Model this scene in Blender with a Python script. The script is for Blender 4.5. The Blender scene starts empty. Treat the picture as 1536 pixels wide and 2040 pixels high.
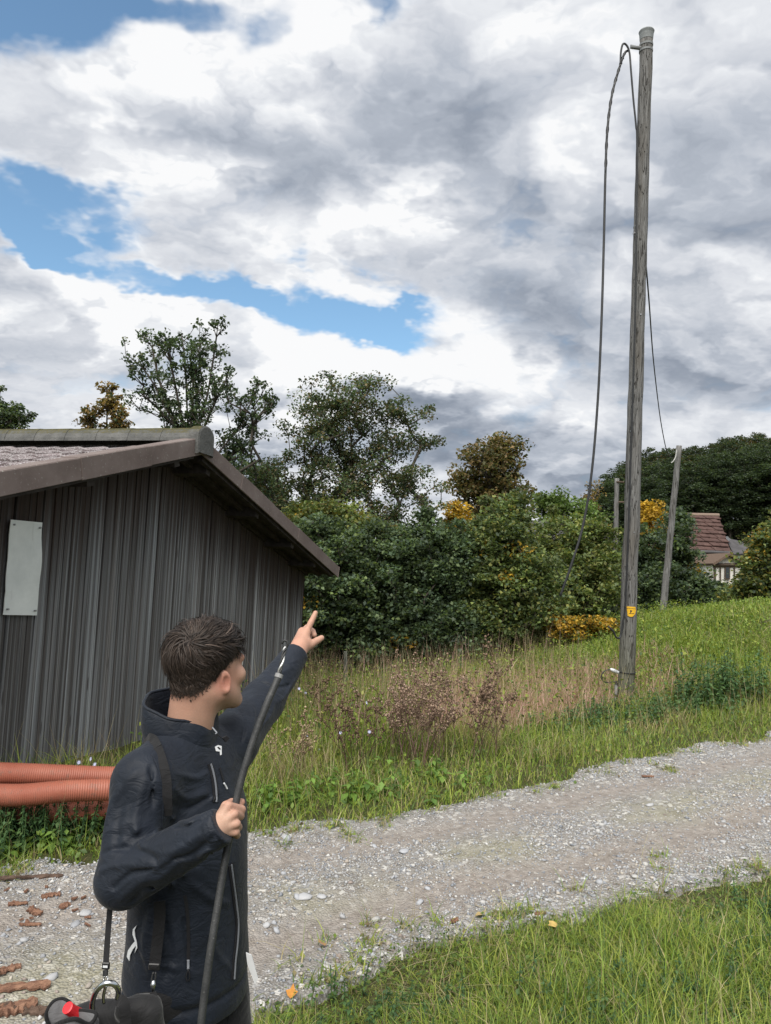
import bpy, math, random
import numpy as np
from mathutils import Vector, Matrix
random.seed(7)
RNG = np.random.default_rng(11)
SC = bpy.context.scene
COL = SC.collection
rad = math.radians

# ------------------------------------------------------------------ camera
CAM = np.array((0.0, 0.0, 1.9))
FPX, CX, CY = 1475.0, 768.0, 1020.0          # focal length in photo pixels, principal point
PITCH, ROLL = rad(4.5), rad(2.6)
_F = np.array((0, math.cos(PITCH), math.sin(PITCH)))
_U0 = np.array((0, -math.sin(PITCH), math.cos(PITCH)))
_X0 = np.array((1.0, 0, 0))
_R = math.cos(ROLL) * _X0 + math.sin(ROLL) * _U0
_U = math.cos(ROLL) * _U0 - math.sin(ROLL) * _X0
cam_data = bpy.data.cameras.new('camera')
cam_data.sensor_fit = 'VERTICAL'
cam_data.sensor_height = 36.0
cam_data.lens = 36.0 * FPX / 2040.0
cam_data.clip_start = 0.05
cam_data.clip_end = 3000.0
cam = bpy.data.objects.new('camera', cam_data)
COL.objects.link(cam)
_m = np.eye(4); _m[:3, 0] = _R; _m[:3, 1] = _U; _m[:3, 2] = -_F; _m[:3, 3] = CAM
cam.matrix_world = Matrix(_m.tolist())
SC.camera = cam

def ray(px, py):
    """unit-depth ray of a photo pixel (measured along the optical axis)"""
    return _F + _R * (px - CX) / FPX - _U * (py - CY) / FPX
def W(px, py, d):
    return CAM + ray(px, py) * d
def project(p):
    q = np.asarray(p, float) - CAM
    z = q @ _F
    return CX + FPX * (q @ _R) / z, CY - FPX * (q @ _U) / z, z

# ------------------------------------------------------------------ light
SUN_AZ, SUN_EL = rad(-165), rad(52)     # azimuth from +Y towards +X
SUN_DIR = np.array((math.sin(SUN_AZ) * math.cos(SUN_EL), math.cos(SUN_AZ) * math.cos(SUN_EL), math.sin(SUN_EL)))
sun_data = bpy.data.lights.new('sun', 'SUN')
sun_data.energy = 3.0
sun_data.angle = rad(55)
sun_data.color = (1.0, 0.955, 0.88)
sun = bpy.data.objects.new('sun', sun_data)
COL.objects.link(sun)
sun.rotation_euler = Vector((-SUN_DIR).tolist()).to_track_quat('-Z', 'Y').to_euler()

SC.view_settings.view_transform = 'Standard'
SC.view_settings.look = 'None'
SC.view_settings.exposure = 0.85
SC.view_settings.gamma = 1.0
SC.view_settings.use_curve_mapping = False
SC.cycles.use_denoising = True
try:
    SC.cycles.denoiser = 'OPENIMAGEDENOISE'
    SC.cycles.denoising_input_passes = 'RGB_ALBEDO_NORMAL'
except Exception:
    pass
SC.cycles.max_bounces = 4
SC.cycles.diffuse_bounces = 2
SC.cycles.transparent_max_bounces = 6
SC.cycles.caustics_reflective = False
SC.cycles.caustics_refractive = False

# ------------------------------------------------------------------ node helper
class NT:
    def __init__(s, tree):
        s.t = tree; s.n = tree.nodes; s.l = tree.links
    def node(s, typ, ins=None, **props):
        nd = s.n.new(typ)
        for k, v in props.items():
            setattr(nd, k, v)
        for k, v in (ins or {}).items():
            sock = nd.inputs[k]
            if hasattr(v, 'is_output') or isinstance(v, bpy.types.NodeSocket):
                s.l.new(v, sock)
            else:
                sock.default_value = v
        return nd
    def math(s, op, a, b=None, c=None, clamp=False):
        nd = s.n.new('ShaderNodeMath'); nd.operation = op; nd.use_clamp = clamp
        for i, v in enumerate((a, b, c)):
            if v is None: continue
            if isinstance(v, bpy.types.NodeSocket): s.l.new(v, nd.inputs[i])
            else: nd.inputs[i].default_value = v
        return nd.outputs[0]
    def vmath(s, op, a, b=None, scale=None):
        nd = s.n.new('ShaderNodeVectorMath'); nd.operation = op
        for i, v in enumerate((a, b)):
            if v is None: continue
            if isinstance(v, bpy.types.NodeSocket): s.l.new(v, nd.inputs[i])
            else: nd.inputs[i].default_value = v
        if scale is not None:
            if isinstance(scale, bpy.types.NodeSocket): s.l.new(scale, nd.inputs['Scale'])
            else: nd.inputs['Scale'].default_value = scale
        return nd.outputs[0]
    def smooth(s, x, a, b, lo=0.0, hi=1.0):
        nd = s.n.new('ShaderNodeMapRange'); nd.interpolation_type = 'SMOOTHSTEP'
        s.l.new(x, nd.inputs[0])
        for i, v in enumerate((a, b, lo, hi)): nd.inputs[i + 1].default_value = v
        return nd.outputs[0]
    def mix(s, fac, a, b, blend='MIX'):
        nd = s.n.new('ShaderNodeMix'); nd.data_type = 'RGBA'; nd.blend_type = blend
        for sock, v in ((nd.inputs[0], fac), (nd.inputs[6], a), (nd.inputs[7], b)):
            if isinstance(v, bpy.types.NodeSocket): s.l.new(v, sock)
            elif isinstance(v, (int, float)): sock.default_value = v
            else: sock.default_value = (*v, 1.0) if len(v) == 3 else v
        return nd.outputs[2]
    def noise(s, vec, scale, detail=4.0, rough=0.55, lac=2.0, dist=0.0, out=0, dim='3D'):
        nd = s.n.new('ShaderNodeTexNoise'); nd.noise_dimensions = dim
        if vec is not None: s.l.new(vec, nd.inputs['Vector'])
        for k, v in (('Scale', scale), ('Detail', detail), ('Roughness', rough), ('Lacunarity', lac), ('Distortion', dist)):
            nd.inputs[k].default_value = v
        return nd.outputs[out]
    def ramp(s, fac, stops, interp='LINEAR'):
        nd = s.n.new('ShaderNodeValToRGB'); nd.color_ramp.interpolation = interp
        el = nd.color_ramp.elements
        while len(el) < len(stops): el.new(0.5)
        for e, (p, c) in zip(el, stops):
            e.position = p; e.color = (*c, 1.0) if len(c) == 3 else c
        s.l.new(fac, nd.inputs[0])
        return nd.outputs[0]

# ------------------------------------------------------------------ sky
def azel(px, py):
    r = ray(px, py); r = r / np.linalg.norm(r)
    return math.atan2(r[0], r[1]), math.asin(r[2])

def build_world():
    world = bpy.data.worlds.new('World'); SC.world = world; world.use_nodes = True
    T = NT(world.node_tree); T.n.clear()
    out = T.node('ShaderNodeOutputWorld')
    tc = T.node('ShaderNodeTexCoord')
    d = tc.outputs['Generated']
    sep = T.node('ShaderNodeSeparateXYZ', {0: d})
    x, y, z = sep.outputs
    az = T.math('ARCTAN2', x, y)
    el = T.math('ARCSINE', z)
    ae = T.node('ShaderNodeCombineXYZ', {0: az, 1: el, 2: 0.0}).outputs[0]
    # clouds lie on a layer: the pattern shrinks towards the horizon
    zc = T.math('MAXIMUM', z, 0.0)
    h = T.math('ADD', zc, 0.62)
    pl = T.node('ShaderNodeCombineXYZ', {0: T.math('DIVIDE', x, h), 1: T.math('DIVIDE', T.math('ADD', y, T.math('MULTIPLY', zc, -1.1)), h), 2: 0.0}).outputs[0]

    def blobs(items, vec):
        """sum of soft ellipses at sky directions: (px, py, rx, ry, tilt, weight)"""
        tot = None
        for (px, py, rx, ry, tilt, w) in items:
            a, e = azel(px, py)
            mp = T.node('ShaderNodeMapping', {'Vector': vec, 'Location': (a, e, 0), 'Rotation': (0, 0, rad(tilt)),
                        'Scale': (rx / FPX, ry / FPX, 1)}, vector_type='TEXTURE')
            g = T.node('ShaderNodeTexGradient', {0: mp.outputs[0]}, gradient_type='SPHERICAL').outputs['Fac']
            g = T.smooth(g, 0.0, 0.85, 0.0, w)
            tot = g if tot is None else T.math('ADD', tot, g)
        return tot

    # wobble the placement so that every outline is ragged
    wob = T.vmath('SUBTRACT', T.noise(pl, 4.0, 5.0, 0.62, out=1, dim='2D'), (0.5, 0.5, 0.5))
    aew = T.vmath('ADD', ae, T.vmath('SCALE', wob, scale=0.17))

    gaps = [(20, 20, 300, 110, 8, 1.25), (330, 0, 260, 60, 4, .9), (560, 40, 130, 60, 30, .55), (800, 0, 90, 45, 0, .7),
            (0, 415, 225, 80, -3, 1.05), (190, 420, 170, 50, -8, .8), (330, 550, 230, 40, -14, .85), (110, 490, 150, 36, -6, .75),
            (500, 590, 200, 48, -14, .95), (680, 590, 190, 80, -10, 1.3), (790, 632, 100, 46, -18, .8)]
    G = blobs(gaps, aew)
    # outside the picture the same broken cover goes on
    far = T.noise(pl, 0.9, 1.0, 0.5, dim='2D')
    farg = T.smooth(far, 0.56, 0.72, 0.0, 1.0)
    # only where the placed gaps do not already describe the cover
    a0, e0 = azel(700, 520)
    mp = T.node('ShaderNodeMapping', {'Vector': ae, 'Location': (a0, e0, 0), 'Scale': (0.95, 0.8, 1)}, vector_type='TEXTURE')
    inview = T.smooth(T.node('ShaderNodeTexGradient', {0: mp.outputs[0]}, gradient_type='SPHERICAL').outputs['Fac'], 0.0, 0.35)
    G = T.math('ADD', G, T.math('MULTIPLY', farg, T.math('SUBTRACT', 1.0, inview)))

    def dens(vec):
        n1 = T.noise(vec, 3.4, 6.0, 0.56, 2.1, 0.0, dim='2D')
        n2 = T.node('ShaderNodeTexVoronoi', {'Vector': vec, 'Scale': 8.5, 'Detail': 1.5, 'Roughness': 0.55},
                    feature='F1', voronoi_dimensions='2D').outputs['Distance']
        return T.math('ADD', n1, T.math('MULTIPLY', T.math('SUBTRACT', 0.5, n2), 0.30))
    pw = T.vmath('ADD', pl, T.vmath('SCALE', wob, scale=0.28))
    D0 = dens(pw)
    D1 = dens(T.vmath('ADD', pw, (-0.05, -0.09, 0.0)))     # a step towards the light: relief shading
    cov = T.math('SUBTRACT', T.math('ADD', D0, 0.48), G)
    alpha = T.smooth(cov, 0.04, 0.80)
    thin = T.smooth(cov, 0.30, 1.05)

    # broad light and dark masses of the cover
    darks = [(830, 150, 330, 150, -8, .40), (560, 315, 420, 110, -8, .36), (880, 330, 330, 110, 0, .30), (1040, 480, 260, 150, -20, .40),
             (1010, 590, 300, 110, -22, .55), (1230, 680, 330, 110, -4, .32), (1420, 420, 360, 260, 0, .36), (1450, 720, 360, 140, 0, .34),
             (800, 770, 190, 55, -6, .75), (900, 830, 200, 50, -8, .6), (940, 880, 300, 90, 0, .5), (1100, 930, 420, 110, 0, .45), (500, 870, 330, 60, 0, .45),
             (60, 760, 300, 90, 0, .22), (30, 570, 170, 50, 0, .22), (1480, 230, 260, 110, 0, .26), (270, 230, 300, 60, -4, .16),
             (1060, 800, 150, 60, 0, .30)]
    lights = [(300, 120, 420, 130, -6, .30), (640, 60, 360, 100, 0, .22), (880, 470, 210, 150, -20, .42), (480, 420, 480, 90, -6, .30),
              (430, 640, 520, 95, -10, .34), (640, 700, 220, 120, 0, .34), (860, 690, 150, 80, 0, .55), (1020, 755, 180, 85, -20, .62), (720, 680, 120, 60, 0, .3),
              (960, 850, 150, 75, 0, .40), (300, 730, 560, 160, 0, .22), (140, 810, 240, 70, 0, .24), (1150, 60, 260, 120, 0, .12)]
    DK = blobs(darks, aew); LT = blobs(lights, aew)
    rel = T.math('MULTIPLY', T.math('SUBTRACT', D0, D1), .80)
    LT = T.math('MULTIPLY', LT, T.smooth(D0, .40, .58, .55, 1.35))
    body = T.math('ADD', 0.78, T.math('SUBTRACT', LT, T.math('MULTIPLY', DK, .62)))
    body = T.math('ADD', body, rel)
    body = T.math('ADD', body, T.math('MULTIPLY', T.math('SUBTRACT', D0, 0.55), 0.38))
    edge = T.math('MULTIPLY', T.math('SUBTRACT', 1.0, thin), 0.22)
    body = T.math('ADD', body, edge)
    ccol = T.ramp(body, [(0.0, (.195, .235, .30)), (0.28, (.31, .35, .42)), (0.52, (.485, .525, .595)),
                         (0.74, (.69, .715, .765)), (0.92, (.85, .87, .90)), (1.0, (.95, .955, .965))])
    sky = T.node('ShaderNodeTexSky', sky_type='NISHITA')
    sky.sun_disc = False; sky.sun_elevation = SUN_EL; sky.sun_rotation = SUN_AZ
    sky.air_density = 1.0; sky.dust_density = 0.4; sky.ozone_density = 2.2
    skyc = T.mix(1.0, sky.outputs[0], (0.98, 1.10, 1.03), 'MULTIPLY')
    bg_sky = T.node('ShaderNodeBackground', {'Color': skyc, 'Strength': 0.098})
    bg_cl = T.node('ShaderNodeBackground', {'Color': ccol, 'Strength': 0.56})
    ms = T.node('ShaderNodeMixShader', {0: alpha, 1: bg_sky.outputs[0], 2: bg_cl.outputs[0]})
    T.l.new(ms.outputs[0], out.inputs[0])
    world.cycles.sampling_method = 'NONE'
build_world()

# ================================================================== helpers
def tag(o, label=None, cat=None, group=None, kind=None):
    if label: o['label'] = label
    if cat: o['category'] = cat
    if group: o['group'] = group
    if kind: o['kind'] = kind
    return o

def empty(name, loc=(0, 0, 0), parent=None):
    o = bpy.data.objects.new(name, None); COL.objects.link(o)
    o.empty_display_size = 0.1
    if parent is not None: o.parent = parent
    o.location = tuple(float(v) for v in loc)
    return o

def mesh_data(name, V, F, mat=None, smooth=False, col=None, extra=None):
    """V (n,3); F list of lists, an (m,k) array, or a list of such arrays"""
    me = bpy.data.meshes.new(name)
    V = np.asarray(V, dtype=np.float32)
    arrs = []
    if isinstance(F, np.ndarray): arrs = [F]
    elif len(F) and isinstance(F[0], np.ndarray) and F[0].ndim == 2: arrs = [a for a in F if len(a)]
    if arrs:
        me.vertices.add(len(V)); me.vertices.foreach_set('co', V.ravel())
        nl = sum(a.size for a in arrs); npoly = sum(len(a) for a in arrs)
        me.loops.add(nl); me.polygons.add(npoly)
        me.loops.foreach_set('vertex_index', np.concatenate([a.ravel() for a in arrs]).astype(np.int32))
        starts = []; o = 0
        for a in arrs:
            starts.append(o + np.arange(len(a)) * a.shape[1]); o += a.size
        me.polygons.foreach_set('loop_start', np.concatenate(starts).astype(np.int32))
        me.update(calc_edges=True)
    else:
        me.from_pydata(V.tolist(), [], [list(map(int, f)) for f in F])
    if smooth:
        me.polygons.foreach_set('use_smooth', np.ones(len(me.polygons), dtype=bool))
    if col is not None:
        col = np.asarray(col, dtype=np.float32)
        if col.shape[1] == 3: col = np.concatenate([col, np.ones((len(col), 1), np.float32)], 1)
        at = me.color_attributes.new('Col', 'FLOAT_COLOR', 'POINT')
        at.data.foreach_set('color', col.ravel())
    if mat is not None: me.materials.append(mat)
    me.validate(verbose=False)
    return me

def obj(name, me, parent=None, loc=(0, 0, 0)):
    o = bpy.data.objects.new(name, me); COL.objects.link(o)
    if parent is not None: o.parent = parent
    o.location = tuple(float(v) for v in loc)
    return o

def shift(V, origin):
    return np.asarray(V, float) - np.asarray(origin, float)

class MB:
    """collects simple solids into one mesh"""
    def __init__(s): s.v = []; s.f = []; s.n = 0; s.c = []
    def add(s, V, F, col=None):
        V = np.asarray(V, float)
        s.v.append(V); s.f += [[i + s.n for i in f] for f in F]; s.n += len(V)
        if col is not None: s.c.append(np.tile(col, (len(V), 1)))
        return s
    def box(s, c, half, M=None, bevel=0.0, col=None):
        hx, hy, hz = half; b = min(bevel, hx * .9, hy * .9, hz * .9)
        if b <= 0:
            V = np.array([(x, y, z) for z in (-hz, hz) for y in (-hy, hy) for x in (-hx, hx)])
            F = [(0, 2, 3, 1), (4, 5, 7, 6), (0, 1, 5, 4), (2, 6, 7, 3), (0, 4, 6, 2), (1, 3, 7, 5)]
        else:
            V = []; idx = {}
            for sx in (-1, 1):
                for sy in (-1, 1):
                    for sz in (-1, 1):
                        for k, (ax, ay, az) in enumerate(((0, b, b), (b, 0, b), (b, b, 0))):
                            idx[(sx, sy, sz, k)] = len(V)
                            V.append((sx * (hx - ax), sy * (hy - ay), sz * (hz - az)))
            V = np.array(V); F = []
            S = (-1, 1)
            for sg in S:
                F.append([idx[(sg, a, c_, 0)] for a, c_ in ((-1, -1), (1, -1), (1, 1), (-1, 1))])
                F.append([idx[(a, sg, c_, 1)] for a, c_ in ((-1, -1), (1, -1), (1, 1), (-1, 1))])
                F.append([idx[(a, c_, sg, 2)] for a, c_ in ((-1, -1), (1, -1), (1, 1), (-1, 1))])
            for a in S:
                for c_ in S:
                    F.append([idx[(a, c_, -1, 0)], idx[(a, c_, -1, 1)], idx[(a, c_, 1, 1)], idx[(a, c_, 1, 0)]])
                    F.append([idx[(a, -1, c_, 0)], idx[(a, -1, c_, 2)], idx[(a, 1, c_, 2)], idx[(a, 1, c_, 0)]])
                    F.append([idx[(-1, a, c_, 1)], idx[(-1, a, c_, 2)], idx[(1, a, c_, 2)], idx[(1, a, c_, 1)]])
                    for e in S: F.append([idx[(a, c_, e, k)] for k in range(3)])
        if M is not None: V = V @ np.asarray(M, float).T
        return s.add(V + np.asarray(c, float), F, col)
    def tube(s, pts, r, n=8, cap=True, col=None):
        V, F = tube_vf(pts, r, n, cap)
        return s.add(V, F, col)
    def mesh(s, name, mat=None, smooth=False, origin=(0, 0, 0)):
        V = np.concatenate(s.v) - np.asarray(origin, float)
        me = mesh_data(name, V, s.f, mat, smooth, np.concatenate(s.c) if s.c else None)
        fix_normals(me)
        return me
    def build(s, name, mat=None, parent=None, smooth=False, origin=None):
        if origin is None: origin = np.zeros(3)
        return obj(name, s.mesh(name, mat, smooth, origin), parent)

import bmesh
def fix_normals(me):
    bm = bmesh.new(); bm.from_mesh(me)
    bmesh.ops.recalc_face_normals(bm, faces=bm.faces)
    bm.to_mesh(me); bm.free()

def frames(pts):
    pts = np.asarray(pts, float)
    T = np.gradient(pts, axis=0); T /= np.linalg.norm(T, axis=1)[:, None] + 1e-12
    up = np.array((0, 0, 1.0)) if abs(T[0][2]) < .9 else np.array((1.0, 0, 0))
    N = np.zeros_like(pts); n = np.cross(T[0], np.cross(up, T[0])); n /= np.linalg.norm(n)
    for i in range(len(pts)):
        n = n - T[i] * (n @ T[i]); n /= np.linalg.norm(n) + 1e-12; N[i] = n
    return T, N, np.cross(T, N)

def tube_vf(pts, r, n=8, cap=True):
    pts = np.asarray(pts, float); m = len(pts)
    r = np.broadcast_to(np.asarray(r, float), (m,))
    T, N, B = frames(pts)
    a = np.arange(n) * 2 * math.pi / n
    V = (pts[:, None] + r[:, None, None] * (np.cos(a)[None, :, None] * N[:, None] + np.sin(a)[None, :, None] * B[:, None])).reshape(-1, 3)
    F = []
    for i in range(m - 1):
        for j in range(n):
            k = (j + 1) % n
            F.append((i * n + j, i * n + k, (i + 1) * n + k, (i + 1) * n + j))
    if cap:
        F.append(tuple(reversed(range(n)))); F.append(tuple((m - 1) * n + j for j in range(n)))
    return V, F

def spline(pts, n):
    """Catmull-Rom through the points"""
    P = np.asarray(pts, float); P = np.vstack([2 * P[0] - P[1], P, 2 * P[-1] - P[-2]])
    seg = len(P) - 3; t = np.linspace(0, seg - 1e-9, n); i = t.astype(int); u = (t - i)[:, None]
    p0, p1, p2, p3 = P[i], P[i + 1], P[i + 2], P[i + 3]
    return .5 * ((2 * p1) + (-p0 + p2) * u + (2 * p0 - 5 * p1 + 4 * p2 - p3) * u ** 2 + (-p0 + 3 * p1 - 3 * p2 + p3) * u ** 3)

# ---- value noise (for shaping, numpy)
_perm = np.random.default_rng(5).random((64, 64, 64)).astype(np.float32)
def vnoise(P):
    P = np.asarray(P); i = np.floor(P).astype(int); f = P - i; f = f * f * (3 - 2 * f)
    i0 = i & 63; i1 = (i + 1) & 63
    x0, y0, z0 = i0[..., 0], i0[..., 1], i0[..., 2]; x1, y1, z1 = i1[..., 0], i1[..., 1], i1[..., 2]
    fx, fy, fz = f[..., 0], f[..., 1], f[..., 2]
    L = lambda a, b, t: a + (b - a) * t
    return L(L(L(_perm[x0, y0, z0], _perm[x1, y0, z0], fx), L(_perm[x0, y1, z0], _perm[x1, y1, z0], fx), fy),
             L(L(_perm[x0, y0, z1], _perm[x1, y0, z1], fx), L(_perm[x0, y1, z1], _perm[x1, y1, z1], fx), fy), fz)
def fbm2(x, y, s=1.0, oct=3, seed=0.0):
    tot = 0; a = 1.0; n = 0
    for k in range(oct):
        tot = tot + a * vnoise(np.stack([np.asarray(x) * s, np.asarray(y) * s, np.full(np.shape(x), seed + 3.7 * k)], -1)); n += a
        a *= .5; s *= 2.03
    return tot / n
def S(t):
    t = np.clip(t, 0, 1); return t * t * (3 - 2 * t)

# ---- materials
def principled(name, base=(.5, .5, .5), rough=.7, spec=.3, metal=0.0):
    m = bpy.data.materials.new(name); m.use_nodes = True
    T = NT(m.node_tree)
    p = T.n['Principled BSDF']
    p.inputs['Base Color'].default_value = (*base, 1)
    p.inputs['Roughness'].default_value = rough
    p.inputs['Specular IOR Level'].default_value = spec
    p.inputs['Metallic'].default_value = metal
    return m, T, p

def m_plain(name, base, rough=.7, spec=.3, metal=0.0, var=.25, scale=20.0, bump=.0, bscale=80.0):
    """a base colour with mottled wear and a little relief"""
    m, T, p = principled(name, base, rough, spec, metal)
    tc = T.node('ShaderNodeTexCoord').outputs['Object']
    n = T.noise(tc, scale, 5.0, .6)
    lo = tuple(c * (1 - var) for c in base); hi = tuple(min(1, c * (1 + var)) for c in base)
    T.l.new(T.ramp(n, [(.3, lo), (.7, hi)]), p.inputs['Base Color'])
    if bump > 0:
        b = T.node('ShaderNodeBump', {'Strength': bump, 'Distance': .01, 'Height': T.noise(tc, bscale, 4.0, .6)})
        T.l.new(b.outputs[0], p.inputs['Normal'])
    return m

def m_leaf(name, trans=.45, rough=.55, gain=1.0, spec=.25):
    """leaf colour comes from each leaf; light also passes through the blade"""
    m = bpy.data.materials.new(name); m.use_nodes = True
    T = NT(m.node_tree); T.n.clear()
    out = T.node('ShaderNodeOutputMaterial')
    at = T.node('ShaderNodeAttribute', attribute_name='Col').outputs['Color']
    p = T.node('ShaderNodeBsdfPrincipled', {'Base Color': at, 'Roughness': rough, 'Specular IOR Level': spec})
    tl = T.node('ShaderNodeBsdfTranslucent', {'Color': T.mix(1.0, at, (1.25, 1.3, .75), 'MULTIPLY')})
    ms = T.node('ShaderNodeMixShader', {0: trans, 1: p.outputs[0], 2: tl.outputs[0]})
    T.l.new(ms.outputs[0], out.inputs[0])
    return m

def m_col(name, rough=.8, spec=.25, bump=0.0, bscale=60.0):
    """colour from the mesh's own pieces"""
    m, T, p = principled(name, rough=rough, spec=spec)
    at = T.node('ShaderNodeAttribute', attribute_name='Col').outputs['Color']
    tc = T.node('ShaderNodeTexCoord').outputs['Object']
    n = T.noise(tc, bscale, 4.0, .6)
    T.l.new(T.mix(1.0, at, T.ramp(n, [(.25, (.78, .78, .78)), (.75, (1.15, 1.15, 1.15))]), 'MULTIPLY'), p.inputs['Base Color'])
    if bump > 0:
        b = T.node('ShaderNodeBump', {'Strength': bump, 'Distance': .004, 'Height': n})
        T.l.new(b.outputs[0], p.inputs['Normal'])
    return m

# ================================================================== terrain
def H(x, y):
    x = np.asarray(x, float); y = np.asarray(y, float)
    xp = np.where(x > 0, x, 0)
    z = .05 * np.minimum(xp, 14)
    m = 1.12 * S((x - 2.0) / 6.0) * S((y - 8.2) / 6.0)
    z = z + m * (1 - .75 * S((y - 15.0) / 7.0) * S((24 - x) / 8))
    z = z + 6.5 * S((y - 24) / 50.0) * S((x - 4) / 26.0)                 # far hillside with the forest
    z = z - .28 * S((y - 9) / 6) * S((3 - x) / 4)                         # meadow falls a little towards the trees
    z = z + .12 * S((y - 4.4) / 1.2) * S((-x - 1.2) / 1.5) * S((8 - y) / 3)
    z = z + .30 * S((3.3 - y) / 1.8) * S((x + .15) / 1.0)                 # bank under the photographer
    z = z + (fbm2(x, y, .9, 3) - .5) * .10 * S((y - 5) / 3) + (fbm2(x, y, 2.5, 2, 9.) - .5) * .025
    return z

def at_ground(px, py, it=60):
    """where the sight line of a pixel meets the ground"""
    r = ray(px, py); lo, hi = .5, 200.
    ds = np.linspace(.8, 120, 6000); P = CAM + ds[:, None] * r
    below = P[:, 2] < H(P[:, 0], P[:, 1])
    k = int(np.argmax(below)) if below.any() else len(ds) - 1
    return P[k]

FAR_EDGE = np.array([(-14, 1.6), (-6, 3.25), (-3.6, 4.0), (-2.35, 4.5), (-1.0, 5.15), (.05, 5.85), (1.79, 6.85), (4.3, 8.45), (8, 11.0), (13, 15), (22, 24)])
NEAR_EDGE = np.array([(-14, -2.0), (-6, -.2), (-3.6, .8), (-2.2, 1.5), (-1.3, 2.15), (-.56, 3.2), (0.05, 3.72), (2.4, 4.86), (4.6, 6.15), (9, 8.6), (14, 12), (23, 21)])
def edge_y(E, x): return np.interp(x, E[:, 0], E[:, 1])
def road_side(x, y):
    """signed: >0 inside the road, distance-like in y"""
    w = (fbm2(x, y, 1.7, 3, 21.) - .5) * .55
    return np.minimum(edge_y(FAR_EDGE, x) + w - y, y - edge_y(NEAR_EDGE, x) + w)

# ---- materials of the ground
def mk_soil():
    m, T, p = principled('soil_and_thatch', rough=.95, spec=.1)
    tc = T.node('ShaderNodeNewGeometry').outputs['Position']
    n = T.noise(tc, 2.2, 6.0, .65); n2 = T.noise(tc, 30.0, 4.0, .7)
    c = T.ramp(n, [(.3, (.040, .050, .018)), (.5, (.062, .070, .026)), (.7, (.095, .085, .045))])
    c = T.mix(.55, c, T.ramp(n2, [(.3, (.025, .028, .012)), (.7, (.13, .125, .06))]))
    T.l.new(c, p.inputs['Base Color'])
    b = T.node('ShaderNodeBump', {'Strength': .8, 'Distance': .05, 'Height': n2}); T.l.new(b.outputs[0], p.inputs['Normal'])
    return m
M_SOIL = mk_soil()
def mk_road():
    m, T, p = principled('packed_gravel', rough=.93, spec=.15)
    tc = T.node('ShaderNodeNewGeometry').outputs['Position']
    big = T.noise(tc, 1.1, 4.0, .6); mid = T.noise(tc, 7.0, 5.0, .65)
    vo = T.node('ShaderNodeTexVoronoi', {'Vector': tc, 'Scale': 75.0}, feature='F1')
    vo2 = T.node('ShaderNodeTexVoronoi', {'Vector': tc, 'Scale': 34.0}, feature='F1')
    sand = T.ramp(big, [(.35, (.29, .285, .275)), (.5, (.35, .34, .325)), (.65, (.32, .325, .335))])
    sand = T.mix(.5, sand, T.ramp(mid, [(.3, (.17, .15, .125)), (.6, (.37, .345, .30)), (.8, (.42, .40, .37))]))
    st = T.ramp(T.node('ShaderNodeSeparateColor', {0: vo.outputs['Color']}).outputs[0], [(0, (.13, .14, .16)), (.5, (.28, .285, .295)), (1, (.52, .52, .51))])
    st = T.mix(T.smooth(vo.outputs['Distance'], .28, .6), st, (.11, .10, .085))
    st2 = T.ramp(T.node('ShaderNodeSeparateColor', {0: vo2.outputs['Color']}).outputs[1], [(0, (.22, .22, .23)), (1, (.56, .55, .52))])
    c = T.mix(T.smooth(mid, .38, .62, .25, .85), sand, st)
    c = T.mix(T.smooth(T.node('ShaderNodeSeparateColor', {0: vo2.outputs['Color']}).outputs[2], .80, .84), c, st2)
    wear = T.node('ShaderNodeAttribute', attribute_name='Col').outputs['Color']
    ws = T.node('ShaderNodeSeparateColor', {0: wear})
    dirt = T.ramp(T.noise(tc, 16.0, 5.0, .7), [(.3, (.165, .143, .125)), (.5, (.255, .228, .205)), (.75, (.37, .342, .315))])
    c = T.mix(T.math('MULTIPLY', ws.outputs[0], T.smooth(mid, .28, .5, .6, 1.0)), c, dirt)          # wheel tracks: fine brown mud
    moss = T.ramp(T.noise(tc, 9.0, 5.0, .7), [(.35, (.20, .19, .11)), (.7, (.36, .34, .26))])
    c = T.mix(T.math('MULTIPLY', ws.outputs[1], T.smooth(big, .45, .6, 0, .6)), c, moss)            # mossy yellowish middle strip
    T.l.new(c, p.inputs['Base Color'])
    hgt = T.math('ADD', T.math('MULTIPLY', vo.outputs['Distance'], -1.0), T.math('MULTIPLY', mid, .8))
    b = T.node('ShaderNodeBump', {'Strength': .9, 'Distance': .012, 'Height': hgt}); T.l.new(b.outputs[0], p.inputs['Normal'])
    return m
M_ROAD = mk_road()

def grid_mesh(name, xs, ys, zf, mat, keep=None):
    X, Y = np.meshgrid(xs, ys); Z = zf(X, Y)
    V = np.stack([X, Y, Z], -1).reshape(-1, 3)
    nx, ny = len(xs), len(ys)
    i = (np.arange(ny - 1)[:, None] * nx + np.arange(nx - 1)[None]).ravel()
    F = np.stack([i, i + 1, i + nx + 1, i + nx], 1)
    if keep is not None:
        k = keep(X, Y).ravel()
        F = F[k[F].any(1)]
        used = np.unique(F); mp = np.full(len(V), -1); mp[used] = np.arange(len(used)); V = V[used]; F = mp[F]
    return mesh_data(name, V, F, mat, smooth=True)

def var_axis(a, b, fine_a, fine_b, fine, grow=1.16):
    ax = list(np.arange(fine_a, fine_b, fine)); s = fine; v = ax[-1]
    while v < b: s *= grow; v += s; ax.append(v)
    s = fine; v = ax[0]
    while v > a: s *= grow; v -= s; ax.insert(0, v)
    return np.array(ax)

ground = obj('ground', grid_mesh('ground', var_axis(-600, 600, -6, 12, .15), var_axis(-200, 1500, 0, 18, .15), H, M_SOIL))
tag(ground, 'grassy ground with meadow, bank and hillside', kind='structure')

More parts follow.
